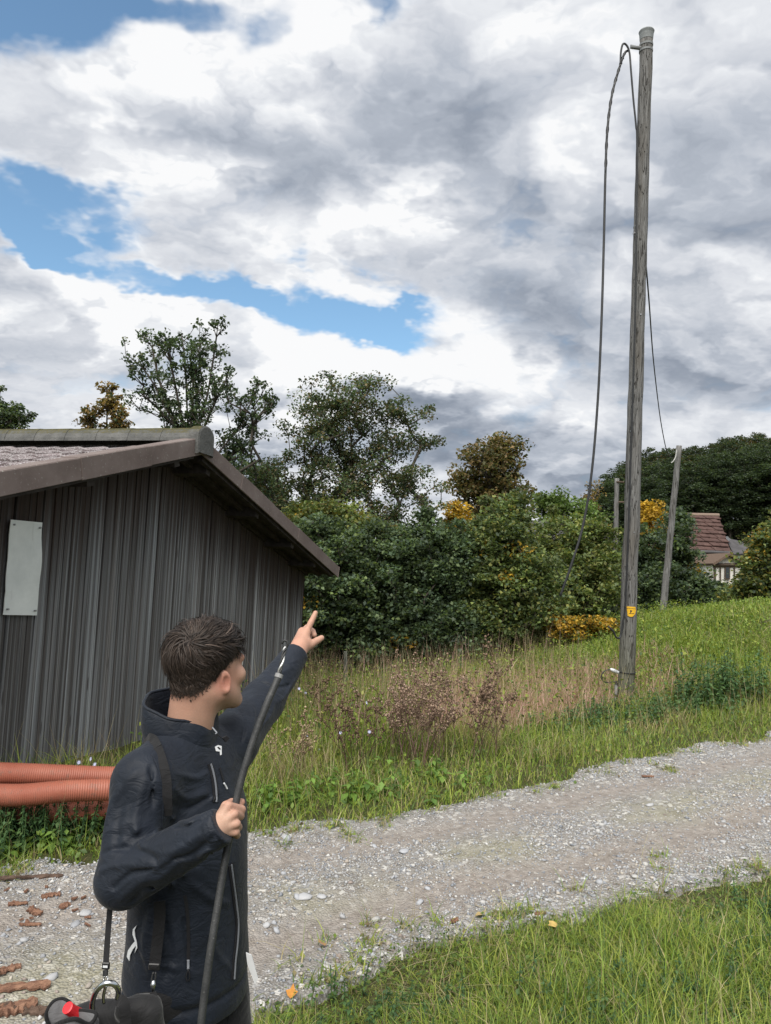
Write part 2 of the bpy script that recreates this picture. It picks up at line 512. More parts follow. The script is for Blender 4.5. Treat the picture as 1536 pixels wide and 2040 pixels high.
def road_z(X, Y):
    # crown plus two worn wheel tracks along the road
    t = (Y - edge_y(NEAR_EDGE, X)) / np.maximum(edge_y(FAR_EDGE, X) - edge_y(NEAR_EDGE, X), .1)
    trk = .004 - .020 * np.exp(-((t - .27) / .10) ** 2) - .016 * np.exp(-((t - .74) / .11) ** 2)
    z = H(X, Y) + .032 + trk + (fbm2(X, Y, 6., 3, 4.) - .5) * .022
    return np.where(road_side(X, Y) < -.02, H(X, Y) - .02, z)
gravel_road = obj('gravel_road', grid_mesh('gravel_road', var_axis(-14, 22, -4, 6.5, .055), var_axis(-2, 24, 1.5, 9.5, .055), road_z, M_ROAD,
                  lambda X, Y: road_side(X, Y) > -.06))
_co = np.empty(len(gravel_road.data.vertices) * 3, np.float32); gravel_road.data.vertices.foreach_get('co', _co); _co = _co.reshape(-1, 3)
_t = (_co[:, 1] - edge_y(NEAR_EDGE, _co[:, 0])) / np.maximum(edge_y(FAR_EDGE, _co[:, 0]) - edge_y(NEAR_EDGE, _co[:, 0]), .1) + (fbm2(_co[:, 0], _co[:, 1], 1.3, 3, 61.) - .5) * .12
_w = np.zeros((len(_co), 4), np.float32); _w[:, 3] = 1
_w[:, 0] = np.clip(1.15 * np.exp(-((_t - .25) / .12) ** 2) + .95 * np.exp(-((_t - .74) / .11) ** 2), 0, 1)
_w[:, 1] = np.exp(-((_t - .47) / .13) ** 2)
_at = gravel_road.data.color_attributes.new('Col', 'FLOAT_COLOR', 'POINT'); _at.data.foreach_set('color', _w.ravel())
tag(gravel_road, 'pale grey gravel track rising to the right', kind='structure')

# ---- loose gravel: one mass of small stones; the bigger ones are stones of their own
def ico():
    t = (1 + 5 ** .5) / 2
    V = np.array([(-1, t, 0), (1, t, 0), (-1, -t, 0), (1, -t, 0), (0, -1, t), (0, 1, t), (0, -1, -t), (0, 1, -t), (t, 0, -1), (t, 0, 1), (-t, 0, -1), (-t, 0, 1)], float)
    V /= np.linalg.norm(V[0])
    F = np.array([(0, 11, 5), (0, 5, 1), (0, 1, 7), (0, 7, 10), (0, 10, 11), (1, 5, 9), (5, 11, 4), (11, 10, 2), (10, 7, 6), (7, 1, 8),
                  (3, 9, 4), (3, 4, 2), (3, 2, 6), (3, 6, 8), (3, 8, 9), (4, 9, 5), (2, 4, 11), (6, 2, 10), (8, 6, 7), (9, 8, 1)])
    return V, F
OCTV = np.array([(1, 0, 0), (-1, 0, 0), (0, 1, 0), (0, -1, 0), (0, 0, 1), (0, 0, -1)], float)
OCTF = np.array([(0, 2, 4), (2, 1, 4), (1, 3, 4), (3, 0, 4), (2, 0, 5), (1, 2, 5), (3, 1, 5), (0, 3, 5)])
STONE_COLS = np.array([(.24, .255, .28), (.33, .34, .36), (.41, .415, .425), (.46, .455, .445), (.56, .555, .54), (.34, .305, .265), (.29, .245, .22), (.44, .40, .345)])
def scatter_road(n, xr=(-4.4, 7.4), yr=(1.6, 9.4), rng=RNG):
    x = rng.uniform(*xr, n); y = rng.uniform(*yr, n)
    pp = project(np.stack([x, y, H(x, y)], -1))
    k = (road_side(x, y) > -.05) & (((pp[0] > -60) & (pp[0] < 1600) & (pp[1] < 2120)) | ((pp[0] > -420) & (pp[0] < 1950) & (pp[1] < 2300) & (rng.random(n) < .45))) & (pp[2] > .5)
    return x[k], y[k]
def stones(x, y, size, V0, F0, rng=RNG):
    n = len(x); m = len(V0)
    D = V0[None] * (1 + rng.uniform(-.28, .28, (n, m, 1)))
    D = D * (rng.uniform(.65, 1.3, (n, 1, 3)) * np.array((1, 1, .62)))
    a = rng.uniform(0, 2 * math.pi, n); c, s = np.cos(a)[:, None], np.sin(a)[:, None]
    tl = rng.normal(0, .25, (n, 1))
    X = D[..., 0] * c - D[..., 1] * s; Y = D[..., 0] * s + D[..., 1] * c; Z = D[..., 2] + X * tl
    P = np.stack([X, Y, Z], -1) * size[:, None, None]
    P += np.stack([x, y, road_z(x, y) + size * .18], -1)[:, None]
    F = (F0[None] + (np.arange(n) * m)[:, None, None]).reshape(-1, 3)
    ci = rng.choice(len(STONE_COLS), n, p=[.22, .24, .19, .10, .035, .105, .06, .05])
    C = STONE_COLS[ci] * rng.uniform(.75, 1.05, (n, 1))
    return P.reshape(-1, 3), F, np.repeat(C, m, 0)
M_STONE = m_col('limestone_chips', rough=.88, spec=.25, bump=.3, bscale=120.)
x, y = scatter_road(215000)
t = (y - edge_y(NEAR_EDGE, x)) / (edge_y(FAR_EDGE, x) - edge_y(NEAR_EDGE, x))
dens = 1.0 - .80 * np.exp(-((t - .25) / .09) ** 2) - .55 * np.exp(-((t - .74) / .09) ** 2) - .35 * np.exp(-((t - .5) / .08) ** 2)
dens *= .30 + 1.0 * S((fbm2(x, y, 1.4, 3, 33.) - .36) / .25)
k = RNG.random(len(x)) < dens; x, y = x[k], y[k]
sz = np.exp(RNG.normal(math.log(.0074), .36, len(x))).clip(.004, .018)
V1, F1, C1 = stones(x, y, sz, OCTV, OCTF)
loose = obj('loose_gravel', mesh_data('loose_gravel', V1, F1, M_STONE, col=C1))
tag(loose, 'loose grey limestone chippings spread over the track', 'gravel', kind='stuff')
# single larger stones
iv, iF = ico()
stone_meshes = []
for k in range(12):
    V1, F1, C1 = stones(np.zeros(1), np.zeros(1), np.ones(1), iv, iF)
    V1 -= V1.mean(0)
    cc = STONE_COLS[[3, 2, 2, 1, 7, 2, 3, 1, 2, 5, 1, 3][k]] * RNG.uniform(.85, 1.1)
    stone_meshes.append(mesh_data('stone', V1, F1, M_STONE, col=np.tile(cc, (len(V1), 1))))
x, y = scatter_road(900)
for i in range(min(230, len(x))):
    o = obj('stone', stone_meshes[i % 12], gravel_road)
    s = float(np.exp(RNG.normal(math.log(.0165), .28)).clip(.011, .035))
    o.location = (x[i], y[i], float(road_z(x[i], y[i])) + s * .2); o.scale = (s, s, s * .9); o.rotation_euler = (RNG.normal(0, .2), RNG.normal(0, .2), RNG.uniform(0, 6.28))
for (px, py, s) in ((605, 1803, .050), (805, 1708, .038), (1265, 1760, .028), (640, 1800, .032), (150, 1853, .034), (1010, 1592, .03), (978, 1560, .025), (1295, 1615, .04), (170, 1832, .038)):
    p = at_ground(px, py); o = obj('stone', stone_meshes[RNG.integers(12)], gravel_road)
    o.location = (p[0], p[1], float(road_z(p[0], p[1])) + .004); o.scale = (s, s * .9, s * .55); o.rotation_euler = (0, 0, RNG.uniform(0, 6.28))

# ================================================================== grass and small herbs (uncountable: a few masses)
def blades(x, y, length, width, lean, col, rng=RNG, seg=3, curl=1.0, z0=None, tipcol=None):
    """each blade a tapering, bending strip"""
    n = len(x); a = rng.uniform(0, 2 * math.pi, n)
    dx, dy = np.cos(a), np.sin(a)
    wa = a + math.pi / 2 + rng.normal(0, .5, n); wx, wy = np.cos(wa), np.sin(wa)
    z = H(x, y) if z0 is None else z0
    ts = np.linspace(0, 1, seg + 1)
    V = np.zeros((n, 2 * seg + 1, 3), np.float32); C = np.zeros((n, 2 * seg + 1, 3), np.float32)
    if tipcol is None: tipcol = col * 1.0
    for k, t in enumerate(ts):
        ho = lean * t ** (1.6 * curl) * length
        up = length * (t - .45 * np.clip(lean, 0, 1.5) ** 2 * t ** 2.2)
        px = x + dx * ho; py = y + dy * ho; pz = z + np.maximum(up, .15 * length * t) - .01
        w = width * (1 - t ** 1.5) * .5 + .0002
        c = col * (1 - t)[..., None] + tipcol * t if np.ndim(t) else col * (1 - t) + tipcol * t
        if k < seg:
            V[:, 2 * k] = np.stack([px - wx * w, py - wy * w, pz], -1); V[:, 2 * k + 1] = np.stack([px + wx * w, py + wy * w, pz], -1)
            C[:, 2 * k] = c; C[:, 2 * k + 1] = c
        else:
            V[:, 2 * k] = np.stack([px, py, pz], -1); C[:, 2 * k] = c
    q = np.array([(2 * k, 2 * k + 1, 2 * k + 3, 2 * k + 2) for k in range(seg - 1)]); tr = np.array([(2 * seg - 2, 2 * seg - 1, 2 * seg)])
    off = (np.arange(n) * (2 * seg + 1))[:, None, None]
    return V.reshape(-1, 3), [(q[None] + off).reshape(-1, 4), (tr[None] + off).reshape(-1, 3)], C.reshape(-1, 3)

def herbs(x, y, height, size, col, rng=RNG, z0=None, tilt=.6):
    """broad little leaves on the sward: bent diamonds"""
    n = len(x); a = rng.uniform(0, 2 * math.pi, n); t = rng.normal(0, tilt, n)
    f = np.stack([np.cos(a) * np.cos(t), np.sin(a) * np.cos(t), np.sin(t)], -1); r = np.stack([-np.sin(a), np.cos(a), rng.normal(0, .3, n)], -1)
    z = (H(x, y) if z0 is None else z0) + height
    c = np.stack([x, y, z], -1); s = size[:, None]
    up = np.cross(f, r) 
    P = np.stack([c - f * s * .5, c + r * s * .34 + up * s * .08, c + f * s * .6 - up * s * .12, c - r * s * .34 + up * s * .08], 1)
    F = np.array([(0, 1, 2), (0, 2, 3)])[None] + (np.arange(n) * 4)[:, None, None]
    return P.reshape(-1, 3), F.reshape(-1, 3), np.repeat(col, 4, 0)

def join(parts):
    V = []; T3 = []; T4 = []; C = []; o = 0
    for v, f, c in parts:
        fs = f if isinstance(f, list) else [f]
        for a in fs: (T4 if a.shape[1] == 4 else T3).append(a + o)
        V.append(v); C.append(c); o += len(v)
    F = [np.concatenate(a) for a in (T4, T3) if a]
    return np.concatenate(V), F, np.concatenate(C)

GREENS = np.array([(.185, .270, .042), (.230, .320, .052), (.125, .200, .042), (.33, .37, .075), (.085, .145, .038), (.28, .33, .060)])
STRAW = np.array([(.40, .345, .18), (.33, .28, .15), (.47, .41, .24), (.27, .21, .12)])
PINK = np.array([(.50, .30, .26), (.46, .285, .245), (.55, .36, .31), (.46, .34, .26)])
def pick(n, pal, rng=RNG, j=.18): return pal[rng.integers(len(pal), size=n)] * rng.uniform(1 - j, 1 + j, (n, 1))
def mixcol(n, frac, A, B, rng=RNG):
    m = (rng.random(n) < frac)[:, None]; return np.where(m, pick(n, B, rng), pick(n, A, rng))
M_GRASS = m_leaf('grass_blade', trans=.35, rough=.5, spec=.35)

def in_view(x, y, pad=70, z=.1):
    # full density where the photo looks, thinner to the sides
    pp = project(np.stack([x, y, H(x, y) + z], -1)); ok = (pp[2] > .8) & (pp[1] > 900)
    core = (pp[0] > -pad) & (pp[0] < 1536 + pad) & (pp[1] < 2040 + 2.2 * pad); wide = (pp[0] > -520) & (pp[0] < 2060) & (pp[1] < 2350)
    return ok & (core | (wide & (RNG.random(len(x)) < .45)))
def region(n, xr, yr, cond, rng=RNG):
    x = rng.uniform(*xr, n); y = rng.uniform(*yr, n); k = cond(x, y) & in_view(x, y); return x[k], y[k]

# --- foreground bank, lower right
def cond_fg(x, y): return (y < edge_y(NEAR_EDGE, x) + .25) & (road_side(x, y) < .02 + RNG.random(len(x)) ** 3 * .16) & ((x > -.45) | (y < 1.5))
x, y = region(240000, (-.6, 4.8), (1.7, 6.4), cond_fg)
lush = S((fbm2(x, y, 1.6, 3, 51.) - .35) / .3); n = len(x)
near = S((road_side(x, y) + .5) / .5)
k = RNG.random(n) < (.45 + .55 * lush); x, y, lush, near = x[k], y[k], lush[k], near[k]; n = len(x)
L = RNG.gamma(6, .0165, n) * (.55 + .75 * lush) * (1 - .45 * near)
fg = [blades(x, y, L, RNG.uniform(.0028, .0062, n), RNG.uniform(.25, 1.25, n), mixcol(n, .10, GREENS, STRAW))]
x, y = region(38000, (-.6, 4.8), (1.7, 6.4), cond_fg); n = len(x)
fg.append(herbs(x, y, RNG.uniform(.010, .07, n), RNG.uniform(.010, .026, n), pick(n, GREENS[[0, 2, 4]] * .75)))
x, y = region(170, (-.3, 3.6), (2.2, 5.2), cond_fg); n = len(x)          # tall bleached stalks
fg.append(blades(x, y, RNG.uniform(.3, .55, n), np.full(n, .0022), RNG.uniform(.1, .7, n), pick(n, STRAW), seg=4))
x, y = region(16000, (-.6, 3.6), (1.7, 6.0), cond_fg); n = len(x)           # flattened dead blades
k = RNG.random(n) < S((fbm2(x, y, 2.4, 2, 57.) - .42) / .2); x, y = x[k], y[k]; n = len(x)
fg.append(blades(x, y, RNG.uniform(.08, .2, n), RNG.uniform(.003, .006, n), RNG.uniform(1.2, 2.2, n), pick(n, np.vstack([STRAW, STRAW * .6, GREENS * .7]))))
V1, F1, C1 = join(fg)
tag(obj('foreground_grass', mesh_data('foreground_grass', V1, F1, M_GRASS, col=C1)), 'lush green grass on the bank in the foreground', 'grass', kind='stuff')

# --- verge beyond the track
def in_barn(x, y): return (x < np.interp(y, BARN_Y, BARN_X))
BARN_Y = [3.0, 3.1, 5.3, 8.0, 10.7, 12.6, 12.7]; BARN_X = [-99, -3.62, -3.06, -2.28, -1.5, -.95, -99]
def cond_v(x, y):
    d = y - edge_y(FAR_EDGE, x); return (d > -.3) & (d < 2.3 + .06 * x) & (road_side(x, y) < .02 + RNG.random(len(x)) ** 4 * .2) & ~in_barn(x, y)
x, y = region(190000, (-5.2, 9.5), (3.0, 13.), cond_v); n = len(x)
d = y - edge_y(FAR_EDGE, x); dry = S((fbm2(x, y, 1.2, 3, 71.) - .42) / .25) * S(d / 1.2)
L = RNG.gamma(6, .030, n) * (.5 + .6 * S(d / .9)) * (1 + .25 * dry); L *= 1 - .6 * np.exp(-((x - 3.0) ** 2 + (y - 8.6) ** 2) / 1.0); L *= 1 - .45 * np.exp(-((x - .6) ** 2 / 1.2 + (y - 7.2) ** 2 / .5))
col = np.where((RNG.random(n) < .12 + .5 * dry)[:, None], pick(n, STRAW), pick(n, GREENS))
vg = [blades(x, y, L, RNG.uniform(.004, .009, n), RNG.uniform(.15, 1.1, n), col)]
x, y = region(32000, (-5.2, 9.5), (3.0, 13.), cond_v); n = len(x)
vg.append(herbs(x, y, RNG.uniform(.02, .16, n), RNG.uniform(.016, .045, n), pick(n, GREENS[[0, 1, 2, 4]] * .8)))
x, y = region(2600, (-3.6, 8.0), (3.6, 13.), cond_v); n = len(x)
vg.append(blades(x, y, RNG.uniform(.3, .7, n), np.full(n, .0035), RNG.uniform(.05, .6, n), pick(n, np.vstack([STRAW, STRAW * .7])), seg=4))
V1, F1, C1 = join(vg)
tag(obj('verge_grass', mesh_data('verge_grass', V1, F1, M_GRASS, col=C1)), 'bright green grass verge along the far edge of the track', 'grass', kind='stuff')

# --- meadow up to the trees, with the reddish dry patch
def cond_m(x, y):
    d = y - edge_y(FAR_EDGE, x); return (d > 1.9) & ~in_barn(x, y) & (y < 19)
x, y = region(92000, (-2.2, 6.5), (6.5, 18.), cond_m); n = len(x)
k = RNG.random(n) < np.clip(1.35 - (y - 8) * .075, .3, 1); x, y = x[k], y[k]; n = len(x)
pp = project(np.stack([x, y, H(x, y) + .3], -1))
pinkw = S((x + .1) / .9) * S((5.4 - x) / 1.2) * S((y - 8.0) / .8) * S((13.8 - y) / 1.5) * (.72 + .28 * S((fbm2(x, y, .9, 2, 81.) - .35) / .25))
green2 = S((fbm2(x, y, .6, 3, 91.) - .45) / .2)
u = RNG.random(n)[:, None]; pk = pinkw[:, None]
col = np.where(u < pk * .88, pick(n, PINK), np.where(u < pk * .88 + .14 * (1 - green2[:, None]), pick(n, STRAW), pick(n, GREENS)))
L = RNG.gamma(7, .034, n) * (.75 + .25 * pinkw); L *= 1 - .5 * np.exp(-((x - 3.0) ** 2 + (y - 8.8) ** 2) / 1.2)
mg = [blades(x, y, L, RNG.uniform(.007, .014, n), RNG.uniform(.1, .9, n), col)]
x2, y2 = region(16000, (-2.2, 6.5), (6.5, 18.), cond_m); n = len(x2)
mg.append(herbs(x2, y2, RNG.uniform(.05, .4, n), RNG.uniform(.03, .07, n), pick(n, GREENS * .8)))
x2, y2 = region(3400, (-2.0, 3.4), (6.8, 16.), cond_m); n = len(x2)
mg.append(blades(x2, y2, RNG.uniform(.45, .95, n), np.full(n, .005), RNG.uniform(.02, .5, n), pick(n, np.vstack([STRAW * .8, STRAW * .5, PINK])), seg=4))
V1, F1, C1 = join(mg)
tag(obj('meadow_grass', mesh_data('meadow_grass', V1, F1, M_GRASS, col=C1)), 'tall meadow grass with a reddish dry patch before the trees', 'grass', kind='stuff')

# --- stray tufts along the edges of the track
tx, ty = RNG.uniform(-3.4, 6.5, 5000), RNG.uniform(2.0, 9.4, 5000); rs = road_side(tx, ty)
k = (rs > .0) & (rs < .42) & (RNG.random(5000) < np.exp(-rs / .13)) & in_view(tx, ty) & ~((tx < -.3) & (ty < 3.2)); tx, ty = tx[k][:420], ty[k][:420]
m_ = 24; x = np.repeat(tx, m_) + RNG.normal(0, .035, len(tx) * m_); y = np.repeat(ty, m_) + RNG.normal(0, .03, len(tx) * m_); n = len(x)
eg = [blades(x, y, RNG.gamma(5, .016, n), RNG.uniform(.003, .007, n), RNG.uniform(.3, 1.5, n), mixcol(n, .3, GREENS, STRAW), z0=np.maximum(H(x, y), road_z(x, y)))]
hx, hy = np.repeat(tx, 6) + RNG.normal(0, .05, len(tx) * 6), np.repeat(ty, 6) + RNG.normal(0, .04, len(tx) * 6)
eg.append(herbs(hx, hy, RNG.uniform(.004, .03, len(hx)), RNG.uniform(.015, .04, len(hx)), pick(len(hx), np.vstack([GREENS * .8, STRAW * .6])), z0=np.maximum(H(hx, hy), road_z(hx, hy))))
V1, F1, C1 = join(eg)
tag(obj('edge_tufts', mesh_data('edge_tufts', V1, F1, M_GRASS, col=C1)), 'sparse grass tufts creeping over the edges of the track', 'grass', kind='stuff')

# --- mound on the right
def cond_h(x, y): return (y - edge_y(FAR_EDGE, x) > 1.7) & (x > 3.0)
x, y = region(190000, (2.6, 18), (8.2, 19.), cond_h); n = len(x)
L = RNG.gamma(6, .036, n)
dry = S((fbm2(x, y, .8, 3, 101.) - .5) / .2)
tuft = fbm2(x, y, 2.2, 2, 111.)
k = RNG.random(n) < .25 + 1.1 * S((tuft - .35) / .3); x, y, L, dry, tuft = x[k], y[k], L[k], dry[k], tuft[k]; n = len(x)
col = np.where((RNG.random(n) < .04 + .16 * dry)[:, None], pick(n, STRAW), pick(n, GREENS * 1.08))
hg = [blades(x, y, L * (.3 + .75 * tuft), RNG.uniform(.008, .014, n), RNG.uniform(.2, 1.1, n), col)]
x, y = region(42000, (2.6, 18), (8.2, 17.), cond_h); n = len(x)
hg.append(herbs(x, y, RNG.uniform(.03, .18, n), RNG.uniform(.03, .065, n), pick(n, GREENS[[0, 1, 2]] * .85)))
V1, F1, C1 = join(hg)
tag(obj('mound_grass', mesh_data('mound_grass', V1, F1, M_GRASS, col=C1)), 'grass tufts covering the mound on the right', 'grass', kind='stuff')

# ================================================================== barn
BPHI = rad(15.0)
BG = np.array((math.sin(BPHI), math.cos(BPHI), 0)); BQ = np.array((-BG[1], BG[0], 0))   # along the gable (away, right), into the barn
BA = W(400, 905, 7.95)                                                                # underside of the verge at the apex
BPITCH = rad(15.2); BT = math.tan(BPITCH)
S_TIP = 4.78; WALL_Q = .50; BARN_LEN = 9.0
def B(s, q, z): return BA * np.array((1, 1, 0)) + BG * s + BQ * q + np.array((0, 0, z))
def under(s): return BA[2] - abs(s) * BT
def on_wall(px, py, q=WALL_Q):
    n = BQ; r = ray(px, py); t = ((BA + BQ * q - CAM) @ n) / (r @ n); return CAM + r * t
def wall_s(px, py, q=WALL_Q): return float((on_wall(px, py, q) - BA) @ BG)
BM = np.stack([BG, BQ, np.array((0, 0, 1.0))], 1)          # local (s, q, z) -> world
S_R = wall_s(598, 1280); S_L = -S_R
barn = empty('barn', B(0, WALL_Q, -.05))
tag(barn, 'weathered grey timber barn with low pitched brown roof, left', 'barn')
b0 = np.array(barn.location)

def mk_board():
    m, T, p = principled('weathered_board', rough=.88, spec=.2)
    tc = T.node('ShaderNodeTexCoord').outputs['Object']
    rnd = T.node('ShaderNodeObjectInfo').outputs['Random']
    off = T.node('ShaderNodeCombineXYZ', {0: T.math('MULTIPLY', rnd, 37.0), 1: T.math('MULTIPLY', rnd, 11.0), 2: T.math('MULTIPLY', rnd, 53.0)}).outputs[0]
    v = T.vmath('ADD', tc, off)
    gr = T.noise(T.vmath('MULTIPLY', v, (150.0, 20.0, 1.1)), 1.0, 6.0, .65)
    st = T.noise(T.vmath('MULTIPLY', v, (26.0, 4.0, .55)), 1.0, 4.0, .6)
    base = T.ramp(gr, [(.28, (.058, .060, .064)), (.45, (.180, .187, .196)), (.60, (.320, .330, .342)), (.78, (.58, .595, .61))])
    base = T.mix(T.smooth(st, .38, .60, .0, .95), base, T.mix(1.0, base, (.40, .36, .335), 'MULTIPLY'))
    base = T.mix(1.0, base, T.ramp(rnd, [(0, (.72, .70, .69)), (.35, (.88, .87, .87)), (.75, (1.06, 1.06, 1.06)), (.93, (1.25, 1.25, 1.25)), (1, (1.6, 1.6, 1.6))]), 'MULTIPLY')
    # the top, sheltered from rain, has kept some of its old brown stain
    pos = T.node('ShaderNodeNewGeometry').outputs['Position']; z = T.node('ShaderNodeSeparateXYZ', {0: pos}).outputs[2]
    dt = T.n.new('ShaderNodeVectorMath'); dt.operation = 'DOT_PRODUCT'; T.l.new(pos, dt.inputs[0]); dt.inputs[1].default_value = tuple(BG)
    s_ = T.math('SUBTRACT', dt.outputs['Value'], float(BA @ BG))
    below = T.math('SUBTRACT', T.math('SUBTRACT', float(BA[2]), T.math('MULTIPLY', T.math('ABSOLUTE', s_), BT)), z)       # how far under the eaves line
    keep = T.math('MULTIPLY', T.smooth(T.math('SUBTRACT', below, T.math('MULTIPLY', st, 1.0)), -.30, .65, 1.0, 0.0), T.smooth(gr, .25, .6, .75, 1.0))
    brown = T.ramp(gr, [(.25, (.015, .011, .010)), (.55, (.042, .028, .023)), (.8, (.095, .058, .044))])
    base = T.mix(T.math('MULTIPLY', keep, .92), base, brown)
    vo = T.node('ShaderNodeTexVoronoi', {'Vector': T.vmath('MULTIPLY', v, (9.0, 2.0, 3.3)), 'Scale': 1.0}).outputs['Distance']
    base = T.mix(T.smooth(vo, .05, .10, .75, 0.0), base, (.035, .03, .028))      # knots
    T.l.new(base, p.inputs['Base Color'])
    b = T.node('ShaderNodeBump', {'Strength': .7, 'Distance': .006, 'Height': gr}); T.l.new(b.outputs[0], p.inputs['Normal'])
    return m
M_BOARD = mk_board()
M_DARKWOOD = m_plain('dark_rafter_wood', (.050, .043, .040), .9, .15, var=.4, scale=9.)
def mk_verge():
    m, T, p = principled('brown_fibre_cement', rough=.75, spec=.25)
    tc = T.node('ShaderNodeNewGeometry').outputs['Position']
    n = T.noise(tc, 3.0, 6.0, .65); f = T.noise(tc, 45.0, 4.0, .6)
    c = T.ramp(n, [(.3, (.115, .088, .080)), (.6, (.165, .132, .122)), (.8, (.20, .175, .162))])
    c = T.mix(T.smooth(f, .62, .70, 0, .55), c, (.36, .36, .33))
    T.l.new(c, p.inputs['Base Color']); return m
M_VERGE = mk_verge()
def mk_tile():
    m, T, p = principled('lichened_roof_tile', rough=.85, spec=.25)
    tc = T.node('ShaderNodeNewGeometry').outputs['Position']
    rnd = T.node('ShaderNodeObjectInfo').outputs['Random']
    n = T.noise(tc, 9.0, 6.0, .7); f = T.noise(tc, 70.0, 4.0, .6)
    c = T.ramp(n, [(.3, (.095, .072, .075)), (.6, (.155, .125, .128)), (.8, (.21, .185, .18))])
    c = T.mix(1.0, c, T.ramp(rnd, [(0, (.8, .8, .8)), (1, (1.2, 1.2, 1.2))]), 'MULTIPLY')
    c = T.mix(T.smooth(f, .48, .62, 0, .8), c, (.44, .43, .43))
    T.l.new(c, p.inputs['Base Color'])
    b = T.node('ShaderNodeBump', {'Strength': .5, 'Distance': .006, 'Height': f}); T.l.new(b.outputs[0], p.inputs['Normal'])
    return m
M_TILE = mk_tile()
def mk_ridge():
    m, T, p = principled('mossy_ridge_tile', rough=.95, spec=.15)
    g = T.node('ShaderNodeNewGeometry'); tc = g.outputs['Position']
    n = T.noise(tc, 6.0, 6.0, .7); f = T.noise(tc, 30.0, 4.0, .65)
    c = T.ramp(n, [(.3, (.070, .072, .070)), (.7, (.145, .145, .140))])
    nz = T.node('ShaderNodeSeparateXYZ', {0: g.outputs['Normal']}).outputs[2]
    moss = T.math('MULTIPLY', T.smooth(T.math('ADD', nz, T.math('MULTIPLY', f, .7)), .75, 1.15), .9)
    c = T.mix(moss, c, T.ramp(f, [(.35, (.030, .034, .014)), (.65, (.095, .082, .030))]))
    T.l.new(c, p.inputs['Base Color'])
    b = T.node('ShaderNodeBump', {'Strength': .8, 'Distance': .015, 'Height': f}); T.l.new(b.outputs[0], p.inputs['Normal'])
    return m
M_RIDGE = mk_ridge()

# gable wall: a dark backing with every board its own piece
ZB = -.12
def prism(poly_sz, q0, q1):
    """extrude an outline in the gable plane into the barn"""
    n = len(poly_sz); V = [B(s, q0, z) for s, z in poly_sz] + [B(s, q1, z) for s, z in poly_sz]
    F = [tuple(range(n)), tuple(reversed(range(n, 2 * n)))] + [(i, i + n, (i + 1) % n + n, (i + 1) % n) for i in range(n)]
    return np.array(V), F
mb = MB(); mb.add(*prism([(S_L, ZB), (S_R, ZB), (S_R, under(S_R) - .02), (0, under(0) - .02), (S_L, under(S_L) - .02)], WALL_Q + .035, WALL_Q + .09))
gable = mb.build('gable_wall', M_DARKWOOD, barn, origin=b0)
pitch_b = .078
nb = int((S_R - S_L) / pitch_b); pitch_b = (S_R - S_L) / nb
bmesh_unit = []
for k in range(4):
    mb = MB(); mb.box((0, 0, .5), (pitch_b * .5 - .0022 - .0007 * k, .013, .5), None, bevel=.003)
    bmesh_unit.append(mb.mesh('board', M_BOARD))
rb = np.random.default_rng(3)
for i in range(nb):
    s = S_L + (i + .5) * pitch_b
    top = min(under(s - pitch_b / 2), under(s + pitch_b / 2)) - .03
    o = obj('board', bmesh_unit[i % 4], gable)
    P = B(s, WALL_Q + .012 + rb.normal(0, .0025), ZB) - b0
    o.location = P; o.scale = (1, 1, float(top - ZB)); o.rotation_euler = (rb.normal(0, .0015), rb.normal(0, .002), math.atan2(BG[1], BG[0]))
# corner post and side walls
for sgn, sw in ((1, S_R), (-1, S_L)):
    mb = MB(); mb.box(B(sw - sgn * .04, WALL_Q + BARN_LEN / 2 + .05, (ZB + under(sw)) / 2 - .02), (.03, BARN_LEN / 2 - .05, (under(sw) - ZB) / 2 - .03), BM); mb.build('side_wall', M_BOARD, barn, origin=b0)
mb = MB(); mb.box(B(0, WALL_Q + BARN_LEN, .9), (S_R - .1, .03, 1.0), BM)
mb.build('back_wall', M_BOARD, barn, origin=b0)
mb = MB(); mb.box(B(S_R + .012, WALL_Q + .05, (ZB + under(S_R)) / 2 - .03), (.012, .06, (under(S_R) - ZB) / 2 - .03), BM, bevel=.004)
mb.build('corner_board', M_BOARD, barn, origin=b0)

